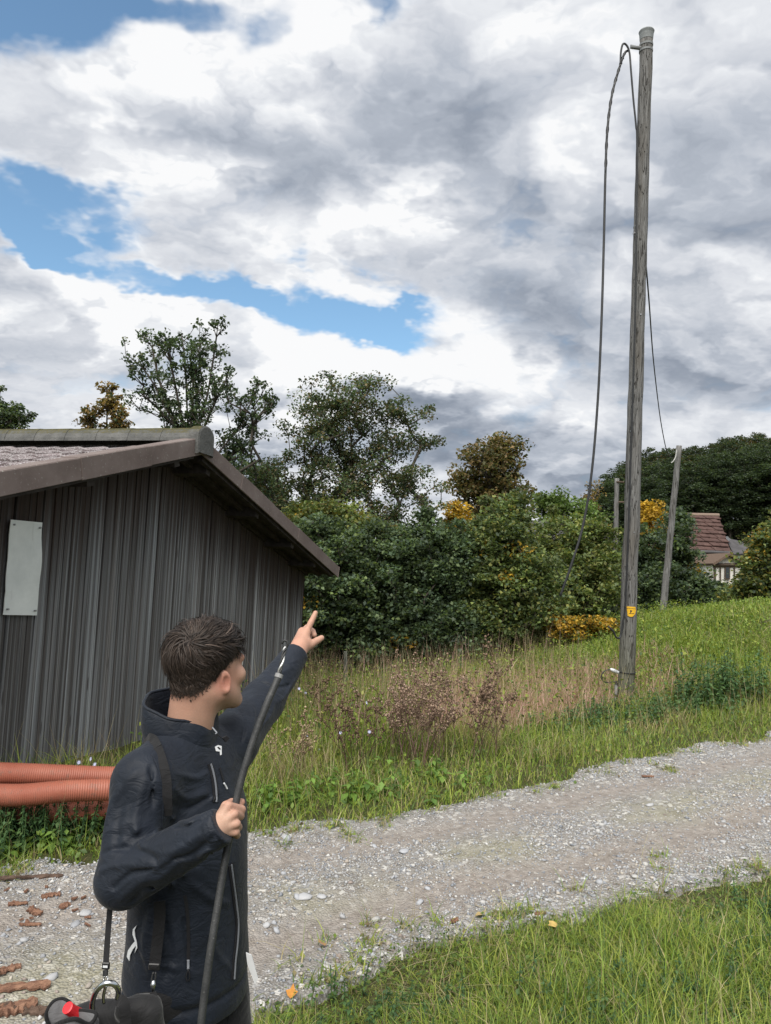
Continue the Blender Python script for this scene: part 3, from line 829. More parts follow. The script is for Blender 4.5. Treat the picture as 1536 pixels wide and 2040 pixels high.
# roof: deck, purlins, verge pieces, tiles, ridge
ca, sa = math.cos(BPITCH), math.sin(BPITCH)
def slope_M(sg):   # local (down the slope, along the ridge, normal to the slope)
    return np.stack([BG * sg * ca - np.array((0, 0, sa)), BQ, BG * sg * sa + np.array((0, 0, ca))], 1)
LS = S_TIP / ca
mb = MB()
for sg in (-1, 1):
    M = slope_M(sg)
    c = B(sg * S_TIP / 2, (BARN_LEN + .4) / 2 + .03, (under(0) + under(S_TIP)) / 2 + .05)
    mb.box(c, (LS / 2, (BARN_LEN + .4) / 2, .022), M)
roof = mb.build('roof', M_DARKWOOD, barn, origin=b0)
for sg in (-1, 1):
    M = slope_M(sg)
    for k, sl in enumerate((.35, 1.75, 3.05, 4.05)):          # purlin ends under the overhang
        mb = MB(); mb.box(B(sg * sl * ca, BARN_LEN / 2 + .08, under(0) - sl * sa - .035), (.05, BARN_LEN / 2, .058), M)
        mb.build('purlin', M_DARKWOOD, roof, origin=b0)
    for k in range(3):                                        # rafters carrying the verge
        mb = MB(); mb.box(B(sg * S_TIP / 2, .06 + k * .22, (under(0) + under(S_TIP)) / 2 - .005), (LS / 2 - .1, .03, .03), M)
        mb.build('rafter', M_DARKWOOD, roof, origin=b0)
    # verge pieces: an angled cover, side face and top flange
    nv = 5; Lv = LS / nv
    for k in range(nv):
        mb = MB(); l0 = k * Lv; c = (l0 + Lv / 2)
        cc = B(sg * c * ca, 0, under(0) - c * sa)
        lift = .006 * (1 if k % 2 else 0)
        mb.box(cc + M @ np.array((0.004, -.012 - lift, .085)), (Lv / 2 + .012, .011, .088 + lift), M, bevel=.004)
        mb.box(cc + M @ np.array((0.004, .07, .168 + lift)), (Lv / 2 + .012, .09, .010), M, bevel=.004)
        mb.box(cc + M @ np.array((Lv / 2 + .004, -.022, .085)), (.012, .008, .090), M, bevel=.003)
        mb.build('verge_tile', M_VERGE, roof, origin=b0)
# tiles on the slope that faces the track (two rolls each)
def tile_mesh(w=.30, l=.40, th=.014):
    nx = 12; xs = np.linspace(-w / 2, w / 2, nx + 1)
    hz = .020 * np.abs(np.sin((xs / w + .5) * 2 * math.pi)) ** .8 * np.where(np.sin((xs / w + .5) * 2 * math.pi) > 0, 1.0, .25)
    V = []; F = []
    for y, up in ((0, 0.0), (l, .020)):
        for x, h in zip(xs, hz): V.append((y, x, h + up + th))
    for x, h in zip(xs, hz): V.append((l, x, h + .020 - .006))
    n = nx + 1
    for i in range(nx):
        F.append((i, i + 1, n + i + 1, n + i)); F.append((n + i, n + i + 1, 2 * n + i + 1, 2 * n + i))
    return mesh_data('tile', V, F, M_TILE)
tile_me = tile_mesh()
sg = -1; M = slope_M(sg)
course = .335; ncr = 14; cnt = 0
mat4 = np.eye(4)
for r in range(ncr):
    for c in range(16):
        if cnt >= 290: break
        l = LS - (r + 1) * course - .02 + .03
        if l < -.05: continue
        q = .185 + c * .297
        P = B(sg * l * ca, q, under(0) - l * sa) + M @ np.array((0, 0, .075)) - b0
        o = obj('tile', tile_me, roof); cnt += 1
        mm = np.eye(4); mm[:3, :3] = M; mm[:3, 3] = P + M @ np.array((0, rb.normal(0, .003), rb.normal(0, .002)))
        o.matrix_local = Matrix(mm.tolist())
mb = MB()
M = slope_M(-1); mb.box(B(-S_TIP / 2, 7.1, (under(0) + under(S_TIP)) / 2) + M @ np.array((0, 0, .095)), (LS / 2 - .02, 2.25, .018), M); mb.build('tile_sheet', M_TILE, roof, origin=b0)
mb = MB(); M = slope_M(1); mb.box(B(S_TIP / 2, (BARN_LEN + .4) / 2 + .2, (under(0) + under(S_TIP)) / 2) + M @ np.array((0, 0, .10)), (LS / 2 - .02, BARN_LEN / 2 - .02, .02), M)
mb.build('tile_sheet', M_TILE, roof, origin=b0)
# ridge tiles and the hooded end piece
def ridge_vf(q0, q1, r0, r1, drop=.06):
    V = []; n = 11
    for q, r in ((q0, r0), (q1, r1)):
        for rr in (r, r - .022):
            for j in range(n):
                a = math.pi * (j / (n - 1)); V.append((rr * math.cos(a) * 1.05, q, rr * math.sin(a) * .72 - drop * abs(math.cos(a)) ** 3))
    F = []
    for j in range(n - 1):
        F.append((j, j + 1, 2 * n + j + 1, 2 * n + j)); F.append((n + j + 1, n + j, 3 * n + j, 3 * n + j + 1))
        F.append((j + 1, j, n + j, n + j + 1)); F.append((2 * n + j, 2 * n + j + 1, 3 * n + j + 1, 3 * n + j))
    return np.array(V), F
ZR = under(0) + .185
for k in range(22):
    V1, F1 = ridge_vf(.04 + k * .40 - .02, .04 + (k + 1) * .40, .142, .136)
    mb = MB(); mb.add(V1 @ BM.T + B(0, 0, ZR), F1)
    mb.build('ridge_tile', M_RIDGE, roof, smooth=False, origin=b0)
# end hood: closes the ridge and hangs over the apex
n = 13; out = [(.165 * math.cos(math.pi * j / (n - 1)) * 1.05, .165 * math.sin(math.pi * j / (n - 1)) * .72 + .0) for j in range(n)]
out = [(.172, -.20)] + out + [(-.172, -.20)]
V1 = [(s, -.055, z) for s, z in out] + [(s, .06, z) for s, z in out] + [(s * .86, -.065, z * .9 - .005) for s, z in out]
m_ = len(out)
F1 = [(i, i + 1, m_ + i + 1, m_ + i) for i in range(m_ - 1)] + [(2 * m_ + i, 2 * m_ + i + 1, i + 1, i) for i in range(m_ - 1)] + [tuple(range(2 * m_, 3 * m_))]
mb = MB(); mb.add(np.array(V1) @ BM.T + B(0, 0, ZR), F1)
mb.build('ridge_end', M_RIDGE, roof, origin=b0)

# blank white panel screwed to the boards
def mk_panel():
    m, T, p = principled('weathered_white_panel', rough=.55, spec=.35)
    tc = T.node('ShaderNodeTexCoord').outputs['Object']
    n = T.noise(tc, 5.0, 5.0, .6); f = T.noise(T.vmath('MULTIPLY', tc, (6, 6, 1.2)), 3.0, 4.0, .6)
    c = T.ramp(n, [(.3, (.62, .645, .63)), (.7, (.76, .78, .76))])
    c = T.mix(T.smooth(f, .60, .78, 0, .35), c, (.36, .37, .35))
    T.l.new(c, p.inputs['Base Color']); return m
c00, c10, c11, c01 = [on_wall(px, py, WALL_Q - .035) for px, py in ((8, 1225), (75, 1226), (86, 1041), (21, 1035))]
nu, nv = 5, 12; V1 = []; F1 = []
for side in (0, 1):
    for j in range(nv + 1):
        for i in range(nu + 1):
            u, v = i / nu, j / nv
            P = (c00 * (1 - u) + c10 * u) * (1 - v) + (c01 * (1 - u) + c11 * u) * v
            bow = .012 * math.sin(v * 7 + 1) * (u - .3) + .01 * (1 if (u < .1 and v < .2) else 0)
            V1.append(P + BQ * (bow + (.006 if side else 0)) + BG * .004 * math.sin(v * 13))
N1 = (nu + 1) * (nv + 1)
for j in range(nv):
    for i in range(nu):
        a = j * (nu + 1) + i; f = (a, a + 1, a + nu + 2, a + nu + 1); F1.append(f); F1.append(tuple(reversed([q + N1 for q in f])))
edge = [i for i in range(nu + 1)] + [j * (nu + 1) + nu for j in range(1, nv + 1)] + [nv * (nu + 1) + i for i in range(nu - 1, -1, -1)] + [j * (nu + 1) for j in range(nv - 1, 0, -1)]
for a, b in zip(edge, edge[1:] + edge[:1]): F1.append((b, a, a + N1, b + N1))
mb = MB(); mb.add(np.array(V1), F1)
panel = empty('blank_sign_board', c00); tag(panel, 'blank weathered white sheet fixed to the barn boards', 'sign')
mb.build('sheet', mk_panel(), panel, smooth=False, origin=np.array(panel.location))
M_STEEL = m_plain('dull_steel', (.35, .35, .36), .4, .5, .9, var=.2)
for u, v in ((.08, .06), (.9, .05), (.1, .95), (.9, .94)):
    P = (c00 * (1 - u) + c10 * u) * (1 - v) + (c01 * (1 - u) + c11 * u) * v
    mb = MB(); mb.tube([P - BQ * .016, P + BQ * .02], [.008, .006], 8); mb.build('screw', M_STEEL, panel, origin=np.array(panel.location))

# corrugated orange drain pipes lying in the grass
def mk_pipe():
    m, T, p = principled('orange_brown_plastic', rough=.5, spec=.4)
    tc = T.node('ShaderNodeNewGeometry').outputs['Position']
    n = T.noise(tc, 6.0, 5.0, .6)
    T.l.new(T.ramp(n, [(.3, (.26, .078, .048)), (.7, (.32, .110, .070))]), p.inputs['Base Color'])
    mud = T.noise(tc, 22.0, 5.0, .7); cc = T.mix(T.smooth(mud, .52, .72, 0, .6), T.ramp(n, [(.3, (.26, .078, .048)), (.7, (.32, .110, .070))]), (.15, .10, .075))
    T.l.new(cc, p.inputs['Base Color']); return m
M_PIPE = mk_pipe()
def corrugated(path, r, pitch=.0125):
    L = np.sum(np.linalg.norm(np.diff(path, axis=0), axis=1)); n = int(L / pitch) * 4
    P = spline(path, n); k = np.arange(n) % 4
    rr = np.where((k == 1) | (k == 2), r, r - .0036)
    return tube_vf(P, rr, 16, cap=False)
for (lab, pts, r) in (
        ('upper corrugated orange drain pipe lying along the barn foot', [(-70, 1540, 4.78), (60, 1543, 4.86), (200, 1548, 5.02), (330, 1550, 5.2)], .072),
        ('lower corrugated orange drain pipe half sunk in the grass', [(-70, 1582, 4.66), (40, 1584, 4.70), (150, 1575, 4.80), (300, 1572, 5.0)], .070),
        ('corrugated orange drain pipe at the bottom of the pile, mostly hidden', [(-70, 1618, 4.80), (60, 1620, 4.88), (200, 1612, 5.0), (300, 1606, 5.1)], .068)):
    path = np.array([W(*p) for p in pts]); o0 = path[1]
    V1, F1 = corrugated(path, r)
    o = obj('drain_pipe', mesh_data('drain_pipe', V1 - o0, F1, M_PIPE, smooth=True), None, o0)
    tag(o, lab, 'pipe', 'orange drain pipes by the barn')

# ================================================================== trees
M_BARK = m_plain('grey_bark', (.075, .066, .055), .95, .1, var=.45, scale=12., bump=.6, bscale=30.)
M_LEAF = m_leaf('tree_leaf', trans=.38, rough=.5, spec=.3)

def skeleton(base, tops, rng, sag=.0, trunk_h=.35, trunk_r=.16, lead=None, stems=None):
    """join the leaf clusters to a trunk: each one to the nearest node that lies nearer the ground; radii by the pipe rule"""
    base = np.asarray(base, float); tops = np.asarray(tops, float)
    cen = tops.mean(0); top = tops[:, 2].max()
    nodes = [base]; par = [-1]
    hgt = top - base[2]
    if stems is not None:
        lead = []
        for st in stems:
            prev = 0
            for p in st: nodes.append(np.asarray(p, float)); par.append(prev); prev = len(nodes) - 1
    if lead is None: lead = [np.array((cen[0], cen[1], base[2] + hgt * .85))]
    for ld in lead:
        prev = 0; m = 7
        for k in range(1, m + 1):
            t = k / m
            p = base * (1 - t) + ld * t + rng.normal(0, .012 * hgt, 3) * (t > .2); p[0] = base[0] + (ld[0] - base[0]) * t ** 1.3; p[1] = base[1] + (ld[1] - base[1]) * t ** 1.3
            nodes.append(p); par.append(prev); prev = len(nodes) - 1
    order = np.argsort(np.linalg.norm(tops - (base + np.array((0, 0, hgt * trunk_h))), axis=1))
    tip = []
    for i in order:
        c = tops[i]; N = np.array(nodes)
        d = np.linalg.norm(N - c, axis=1) + np.where(N[:, 2] > c[2] - .02 * hgt, 1.6 * hgt, 0) + np.where(N[:, 2] < base[2] + trunk_h * hgt * .7, .6 * hgt, 0)
        k = int(np.argmin(d)); a = N[k]
        m = max(1, int(np.linalg.norm(c - a) / (.09 * hgt)))
        prev = k
        for j in range(1, m + 1):
            t = j / (m + 0.0); p = a * (1 - t) + c * t
            p[2] += .10 * np.linalg.norm(c - a) * math.sin(math.pi * t) * (-.5 if sag else .6)
            if j < m: p += rng.normal(0, .012 * hgt, 3)
            nodes.append(p); par.append(prev); prev = len(nodes) - 1
        tip.append(prev)
    n = len(nodes); load = np.zeros(n)
    ch = np.zeros(n)
    for i in range(n - 1, 0, -1):
        if ch[i] == 0: load[i] = 1
        load[par[i]] += load[i]; ch[par[i]] += 1
    r = trunk_r * (load / max(load[0], 1)) ** .52
    return np.array(nodes), np.array(par), np.maximum(r, trunk_r * .03)

def limbs_mesh(name, nodes, par, r, mat, origin, n=5):
    """every skeleton edge a short tapered segment; ends shared so that limbs run through"""
    a = np.arange(n) * 2 * math.pi / n
    i = np.arange(1, len(nodes)); p = par[i]
    A, Bn = nodes[p], nodes[i]; T = Bn - A; T /= np.linalg.norm(T, axis=1)[:, None] + 1e-9
    ref = np.where(np.abs(T[:, 2:3]) < .9, np.array((0, 0, 1.0)), np.array((1.0, 0, 0)))
    N = np.cross(T, ref); N /= np.linalg.norm(N, axis=1)[:, None] + 1e-9; Bv = np.cross(T, N)
    ring = np.cos(a)[None, :, None] * N[:, None] + np.sin(a)[None, :, None] * Bv[:, None]
    rp = np.minimum(r[p], r[i] * 1.8)
    V0 = A[:, None] - T[:, None] * (rp[:, None, None] * .3) + ring * rp[:, None, None]; V1 = Bn[:, None] + ring * r[i][:, None, None]
    V = np.concatenate([V0, V1], 1).reshape(-1, 3)
    j = np.arange(n); k = (j + 1) % n
    q = np.stack([j, k, k + n, j + n], 1)
    F = (q[None] + (np.arange(len(i)) * 2 * n)[:, None, None]).reshape(-1, 4)
    return mesh_data(name, V - origin, F, mat, smooth=True)

def leaf_mesh(name, centers, rad_, per, size, pal, w, rng, mat, origin, flat=.55, yellow=None, droop=.2):
    """leaf blades scattered round each cluster; every leaf has its own colour"""
    centers = np.asarray(centers); nc = len(centers); n = nc * per
    C = np.repeat(centers, per, 0); R = np.repeat(np.broadcast_to(rad_, (nc,)), per)
    u = rng.normal(0, 1, (n, 3)); u /= np.linalg.norm(u, axis=1)[:, None]
    P = C + u * (R * rng.random(n) ** .45)[:, None] * np.array((1, 1, flat))
    a = rng.uniform(0, 2 * math.pi, n); t = rng.normal(-droop, .55, n)
    f = np.stack([np.cos(a) * np.cos(t), np.sin(a) * np.cos(t), np.sin(t)], -1)
    r = np.cross(f, np.array((0, 0, 1.0)) + rng.normal(0, .45, (n, 3))); r /= np.linalg.norm(r, axis=1)[:, None] + 1e-9
    up = np.cross(r, f); s = (size * rng.uniform(.6, 1.35, n))[:, None]
    V = np.stack([P - f * s * .5, P + r * s * .42 - f * s * .05 + up * s * .10, P + f * s * .55 - up * s * .12, P - r * s * .42 - f * s * .05 + up * s * .10], 1)
    F = (np.array([(0, 1, 2), (0, 2, 3)])[None] + (np.arange(n) * 4)[:, None, None]).reshape(-1, 3)
    ci = rng.choice(len(pal), n, p=np.asarray(w) / np.sum(w))
    cl = np.repeat(rng.uniform(.55, 1.4, nc), per)
    col = np.asarray(pal)[ci] * (cl * rng.uniform(.75, 1.25, n))[:, None]
    if yellow is not None:                      # some clusters have turned
        ys = np.repeat(rng.random(nc) < yellow[0], per) & (rng.random(n) < .75)
        col[ys] = np.asarray(yellow[1])[rng.integers(len(yellow[1]), size=ys.sum())] * rng.uniform(.7, 1.2, (ys.sum(), 1))
    return mesh_data(name, V.reshape(-1, 3) - origin, F, mat, col=np.repeat(col, 4, 0))

def fill(ell, n, rng, shell=.55):
    """cluster points through a set of ellipsoids (centre, radii), denser towards the outside"""
    vol = np.array([e[1][0] * e[1][1] * e[1][2] for e in ell]) ** .8; pts = []
    for e, k in zip(ell, np.maximum(3, (n * vol / vol.sum()).astype(int))):
        u = rng.normal(0, 1, (k, 3)); u /= np.linalg.norm(u, axis=1)[:, None]
        rr = shell + (1 - shell) * rng.random(k) ** .6
        rr = np.where(rng.random(k) < .3, rng.random(k) ** .5 * shell, rr) * np.where(rng.random(k) < .09, rng.uniform(1.1, 1.34, k), rng.uniform(.84, 1.1, k))
        pts.append(np.asarray(e[0]) + u * rr[:, None] * np.asarray(e[1]))
    return np.concatenate(pts)

def E(px, py, d, rx, ry, rd=None):
    """ellipsoid from its place and size in the photo at distance d (metres deep)"""
    k = d / FPX; return (W(px, py, d), (rx * k, (rd if rd else .8 * max(rx, ry) * k), ry * k))

DARKG = [(.062, .096, .056), (.080, .118, .062), (.102, .140, .066), (.056, .082, .056)]
MIDG = [(.130, .175, .060), (.165, .200, .064), (.105, .148, .058), (.215, .220, .070)]
YEL = [(.42, .27, .035), (.50, .33, .05), (.34, .20, .03)]
RUST = [(.20, .145, .06), (.24, .165, .065), (.155, .13, .055), (.29, .185, .065)]

LS_ = .78
def tree(name, label, base, ell, n, per, crad, size, pal, w, seed, trunk_r=.16, trunk_h=.3, group='trees behind the meadow', yellow=None, cat='tree',
         shell=.55, lead=None, flat=.6, pts=None, zmin=None, stems=None):
    rng = np.random.default_rng(seed)
    tops = fill(ell, n, rng, shell) if pts is None else np.asarray(pts)
    base = np.array((base[0], base[1], float(H(base[0], base[1])) - .05))
    lo = base[2] + (.25 if zmin is None else zmin); tops[:, 2] = np.maximum(tops[:, 2], lo + rng.random(len(tops)) * .3)
    nodes, par, r = skeleton(base, tops, rng, trunk_h=trunk_h, trunk_r=trunk_r, lead=lead, stems=stems)
    t = empty(name, base); tag(t, label, cat, group)
    obj('trunk', limbs_mesh('trunk', nodes, par, r, M_BARK, base), t)
    obj('crown', leaf_mesh('crown', tops, crad * rng.uniform(.6, 1.35, len(tops)), int(per * 1.3), size * LS_, pal, w, rng, M_LEAF, base, flat, yellow), t)['kind'] = 'stuff'
    return t

def gpt(px, d): p = W(px, 1200, d); return p[0], p[1]

# left tree: sparse upright stems behind the barn roof
rng = np.random.default_rng(41); D = 19.0
stems = [[(372, 900), (345, 830), (318, 760), (305, 700), (300, 655)], [(372, 900), (330, 810), (290, 740), (250, 705)], [(376, 900), (372, 800), (368, 720), (362, 665)],
         [(378, 900), (392, 800), (396, 720), (398, 655)], [(380, 900), (410, 800), (424, 720), (434, 650)], [(384, 900), (425, 810), (446, 760), (458, 775)],
         [(380, 880), (350, 850), (300, 800), (275, 785)], [(410, 930), (470, 860), (505, 790), (515, 760)], [(420, 920), (480, 850), (525, 805), (545, 800)],
         [(430, 940), (470, 900), (498, 880), (510, 850)], [(376, 900), (385, 770), (378, 730), (408, 690)], [(372, 900), (355, 800), (335, 700), (330, 680)]]
pts = []; leads = []
for st in stems:
    dd = D + rng.uniform(-1.2, 1.2)
    P = spline([W(x, y, D + (dd - D) * k / 3) for k, (x, y) in enumerate(st)], 20)
    leads.append(P[1::2]); 
    for k in range(3, 20): 
        for _ in range(2): pts.append(P[k] + rng.normal(0, .16, 3))
for _ in range(46): pts.append(W(rng.uniform(390, 520), rng.uniform(860, 1010), D + rng.uniform(-1, 1)))
tree('slender_tree', 'sparse dark tree with upright stems rising behind the barn ridge', gpt(385, D), None, 0, 19, .15, .10, DARKG + [(.09, .10, .04)], [4, 4, 3, 3, 1], 42, .15, .02,
     pts=pts, flat=.95, stems=leads)
tree('small_autumn_tree', 'small thin tree with orange leaves behind the barn ridge', gpt(215, 21), [E(225, 820, 21, 26, 45), E(180, 840, 21, 30, 30), E(245, 850, 21, 25, 22), E(212, 775, 21, 12, 18)],
     60, 40, .22, .11, RUST + DARKG[:2], [2, 2, 2, 2, 1, 1], 43, .09, .5, yellow=(.2, RUST))
tree('edge_tree', 'green tree tip above the barn ridge at the left picture edge', gpt(0, 22), [E(-10, 840, 22, 70, 50), E(20, 830, 22, 45, 22), E(0, 790, 22, 16, 20)], 90, 45, .24, .11, DARKG + MIDG[:1], [2, 2, 2, 2, 2], 44, .12, .4)

# big spreading maple
maple_ell = [E(640, 1030, 20.5, 80, 60), E(780, 1050, 20, 90, 60), E(860, 1010, 20, 40, 45), E(550, 1010, 20, 60, 60), E(690, 800, 21, 130, 55), E(640, 850, 21, 90, 70), E(800, 830, 21, 70, 60), E(845, 880, 21, 45, 45), E(700, 900, 21, 130, 90), E(800, 970, 20.5, 85, 70),
             E(590, 960, 21, 90, 75), E(700, 980, 20.5, 110, 80), E(730, 760, 21, 50, 25), E(520, 960, 20, 50, 60)]
tree('spreading_maple', 'large spreading tree with thin browning crown in the middle', gpt(715, 21), maple_ell, 420, 70, .36, .095, DARKG + [(.135, .105, .055), (.11, .115, .055)], [3, 3, 3, 2, 3, 3], 45, .17, .25, shell=.45)

# dense bushy trees below it
tree('bushy_maple', 'dense dark green bushy tree next to the barn eaves', gpt(655, 15.2), [E(660, 1150, 15.2, 95, 120), E(640, 1250, 15, 90, 90), E(745, 1190, 15.5, 75, 100), E(640, 1070, 15.5, 50, 50), E(720, 1280, 15, 90, 60), E(735, 1080, 15.8, 40, 45)],
     430, 78, .30, .10, DARKG + MIDG[:1], [3, 3, 3, 2, 2], 46, .12, .08, yellow=(.03, YEL), shell=.6)
tree('bushy_maple', 'bushy tree with yellowing top just above the barn eaves', gpt(655, 17.5), [E(650, 1040, 17.5, 75, 45), E(700, 1070, 17.5, 90, 60), E(600, 1040, 17.5, 50, 40)],
     140, 70, .32, .105, MIDG + [(.16, .14, .035)], [3, 3, 3, 2, 2], 47, .10, .2, yellow=(.12, YEL[:1] + RUST[:2]))
tree('bushy_maple', 'darkest dense bushy tree in the middle of the hedge', gpt(850, 15.6), [E(830, 1150, 15.6, 95, 100), E(850, 1250, 15.4, 110, 80), E(895, 1110, 16, 55, 75), E(805, 1100, 16, 45, 60), E(850, 1060, 16, 35, 40)],
     400, 76, .30, .10, DARKG + MIDG[2:3], [3, 3, 3, 2, 1], 48, .12, .08, shell=.6)
tree('bushy_maple', 'olive green bushy tree with bright lower leaves, middle right of hedge', gpt(1000, 16), [E(1000, 1110, 16, 80, 100), E(1040, 1200, 15.8, 105, 95), E(960, 1240, 15.8, 85, 70), E(1025, 1030, 16.5, 42, 50), E(955, 1080, 16.5, 35, 50)],
     400, 74, .31, .10, MIDG + DARKG[1:3], [3, 2, 3, 2, 2, 2], 49, .12, .08, yellow=(.03, YEL), shell=.6)
tree('bushy_ash', 'light green feathery tree left of the tall pole', gpt(1130, 18), [E(1120, 1110, 18, 80, 90), E(1170, 1180, 17.6, 70, 100), E(1190, 1090, 18, 45, 60), E(1120, 1230, 17.6, 80, 50)],
     330, 70, .31, .10, MIDG + [(.095, .135, .045)], [3, 3, 2, 3, 3], 50, .11, .08, shell=.55)
tree('feathery_ash', 'pale green airy ash tree top in the gap before the far building', gpt(1120, 26), [E(1110, 1000, 26, 45, 28), E(1150, 1030, 26, 50, 45), E(1090, 1020, 26, 30, 35)], 70, 55, .42, .15, [(.12, .185, .05), (.15, .215, .06), (.085, .14, .04)], [2, 2, 2], 51, .12, .3)
tree('autumn_lime', 'tall round brown-leaved autumn tree in the distance', gpt(985, 31), [E(985, 920, 31, 62, 52), E(970, 980, 31, 72, 60), E(1010, 1010, 31, 50, 60), E(930, 970, 31, 35, 30), E(990, 885, 31, 30, 18), E(985, 1060, 31, 60, 50)],
     230, 72, .55, .17, [(.20, .14, .06), (.165, .125, .055), (.24, .165, .07), (.125, .125, .055), (.10, .115, .05)], [2, 3, 1, 3, 3], 52, .32, .25, shell=.5)
tree('yellow_maple', 'small golden yellow tree between the hedge and the brown tree', gpt(905, 24), [E(905, 1035, 24, 30, 35), E(925, 1060, 24, 35, 35)], 46, 60, .36, .13, YEL + MIDG[3:], [3, 3, 2, 1], 53, .08, .3)
tree('yellow_maple', 'golden yellow tree top right beside the tall pole', gpt(1300, 27), [E(1298, 1028, 27, 24, 26), E(1300, 1065, 27, 28, 25)], 50, 60, .36, .14, YEL, [3, 3, 1], 54, .08, .3)
tree('orange_shrub', 'low orange-yellow shrub at the foot of the hedge by the pole', gpt(1180, 15.2), [E(1150, 1268, 15.2, 45, 24), E(1205, 1262, 15.2, 34, 24), E(1120, 1290, 15.2, 40, 20)],
     80, 60, .20, .085, YEL + RUST[2:3] + MIDG[:1], [3, 3, 3, 2, 2], 55, .04, .1, cat='shrub')
tree('hillside_tree', 'dark leafy tree between the two right-hand poles', gpt(1330, 22), [E(1335, 1130, 22, 45, 85), E(1300, 1190, 21, 55, 70), E(1385, 1185, 22, 40, 45), E(1352, 1040, 22.5, 22, 40), E(1270, 1130, 22, 30, 80)],
     330, 70, .38, .13, DARKG + MIDG[:1], [3, 3, 3, 2, 1], 56, .12, .1, shell=.55, yellow=(.02, YEL))
tree('hillside_tree', 'green and yellow bush in front of the farmhouse at the right edge', gpt(1515, 18), [E(1535, 1145, 18, 55, 60), E(1495, 1180, 18, 40, 32), E(1530, 1080, 18, 38, 38), E(1570, 1100, 18, 60, 80)],
     220, 70, .33, .11, MIDG + DARKG[:2] + [(.20, .17, .04)], [3, 3, 2, 3, 2, 2, 2], 57, .11, .1, yellow=(.12, YEL + RUST[:1]))
tree('hillside_tree', 'low dark bush under the white farm shed', gpt(1420, 26), [E(1425, 1188, 26, 60, 22), E(1385, 1165, 26, 25, 35)], 90, 60, .4, .14, DARKG + MIDG[:2], [2, 2, 2, 2, 2, 2], 58, .1, .1)
tree('bare_tree', 'thin half-bare reddish tree beside the thin far pole', gpt(1180, 29), [E(1178, 1000, 29, 22, 45), E(1190, 1050, 29, 25, 40)], 40, 22, .3, .12, RUST + DARKG[:1], [2, 2, 2, 2, 2], 59, .09, .35)
# dark wall of trees further back that closes the gaps
for k, (px, py, d, rx, ry, lab) in enumerate(((470, 1010, 26, 110, 110, 'dark tree half hidden behind the barn roof slope'), (610, 1130, 24, 130, 150, 'shaded tree far behind the hedge beside the barn'), (860, 1150, 24, 140, 110, 'shaded tree far behind the hedge in the middle'),
                                          (1060, 1160, 25, 140, 90, 'shaded tree far behind the hedge near the pole'), (1240, 1150, 30, 90, 80, 'shaded tree behind the tall pole'))):
    tree('background_tree', lab, gpt(px, d), [E(px, py, d, rx, ry), E(px + 40, py + 50, d, rx, ry * .8)], 200, 55, .5, .2, DARKG + MIDG[:1], [3, 3, 2, 3, 1], 60 + k, .2, .15, shell=.6)

# ---- forest edge on the far hill: a few kinds, copied
forest = []
for v in range(4):
    rng = np.random.default_rng(80 + v); h = 15.0 + v * 1.2
    ell = [((0, 0, h * .80), (2.3, 2.3, h * .20)), ((.5, .3, h * .62), (2.7, 2.7, h * .16)), ((-.6, -.3, h * .46), (2.3, 2.3, h * .14)), ((.3, -.3, h * .34), (1.3, 1.3, h * .10))] if v < 3 else \
          [((0, 0, h * .35), (2.6, 2.6, h * .28)), ((0, 0, h * .62), (1.9, 1.9, h * .26)), ((0, 0, h * .85), (.9, .9, h * .14))]
    tops = fill(ell, 150, rng, .6)
    nodes, par, r = skeleton(np.zeros(3), tops, rng, trunk_h=.4, trunk_r=.20)
    forest.append((limbs_mesh('trunk', nodes, par, r, M_BARK, np.zeros(3), 5),
                   leaf_mesh('crown', tops, .95 * rng.uniform(.7, 1.3, len(tops)), 78, .26, [[tuple(.62 * q for q in c) for c in pl_] for pl_ in (DARKG + [(.13, .11, .04)], DARKG + [(.16, .12, .04)], DARKG + MIDG[:1], DARKG)][v], [3, 3, 3, 3, 2][:len([DARKG + [0], DARKG + [0], DARKG + [0], DARKG][v])], rng, M_LEAF, np.zeros(3), .6,
                             (.05, [tuple(.6 * q for q in c) for c in RUST]) if v < 2 else None)))
rng = np.random.default_rng(77); spots = []
sky_x = [1195, 1215, 1245, 1290, 1340, 1390, 1440, 1500, 1560, 1640]; sky_y = [940, 928, 908, 893, 886, 874, 866, 852, 846, 844]
for row, d in ((0, 58), (1, 62), (2, 67), (3, 72)):
    for px in np.arange(1206 + row * 9, 1650, 30):
        spots.append((px + rng.uniform(-9, 9), d + rng.uniform(-2, 2), row))
for px in np.arange(1240, 1650, 26): spots.append((px + rng.uniform(-8, 8), 51 + rng.uniform(-2, 2), 4))
for k, (px, d, row) in enumerate(spots):
    v = int(rng.choice(4, p=[.34, .3, .22, .14])) if px > 1245 else 3 if row == 1 else 2
    if row == 4: v = 3
    h = 15.0 + v * 1.2
    y_top = np.interp(px, sky_x, sky_y) + rng.uniform(-6, 14) + (3 - row) * 9 + (118 if row == 4 else 0)
    z_top = W(px, y_top, d)[2]
    x, y = gpt(px, d)
    z0 = float(H(x, y)); sc = (z_top - z0) / (h * 1.0)
    sc = float(np.clip(sc, .35, 1.3))
    t = empty('forest_tree', (x, y, z0 - .1)); t.rotation_euler = (0, 0, rng.uniform(0, 6.28)); sx = max(sc, .62) * rng.uniform(.85, 1.1); t.scale = (sx, sx, sc)
    tag(t, 'tall dark tree in the forest edge on the far hill', 'tree', 'forest edge on the far hill')
    obj('trunk', forest[v][0], t); obj('crown', forest[v][1], t)

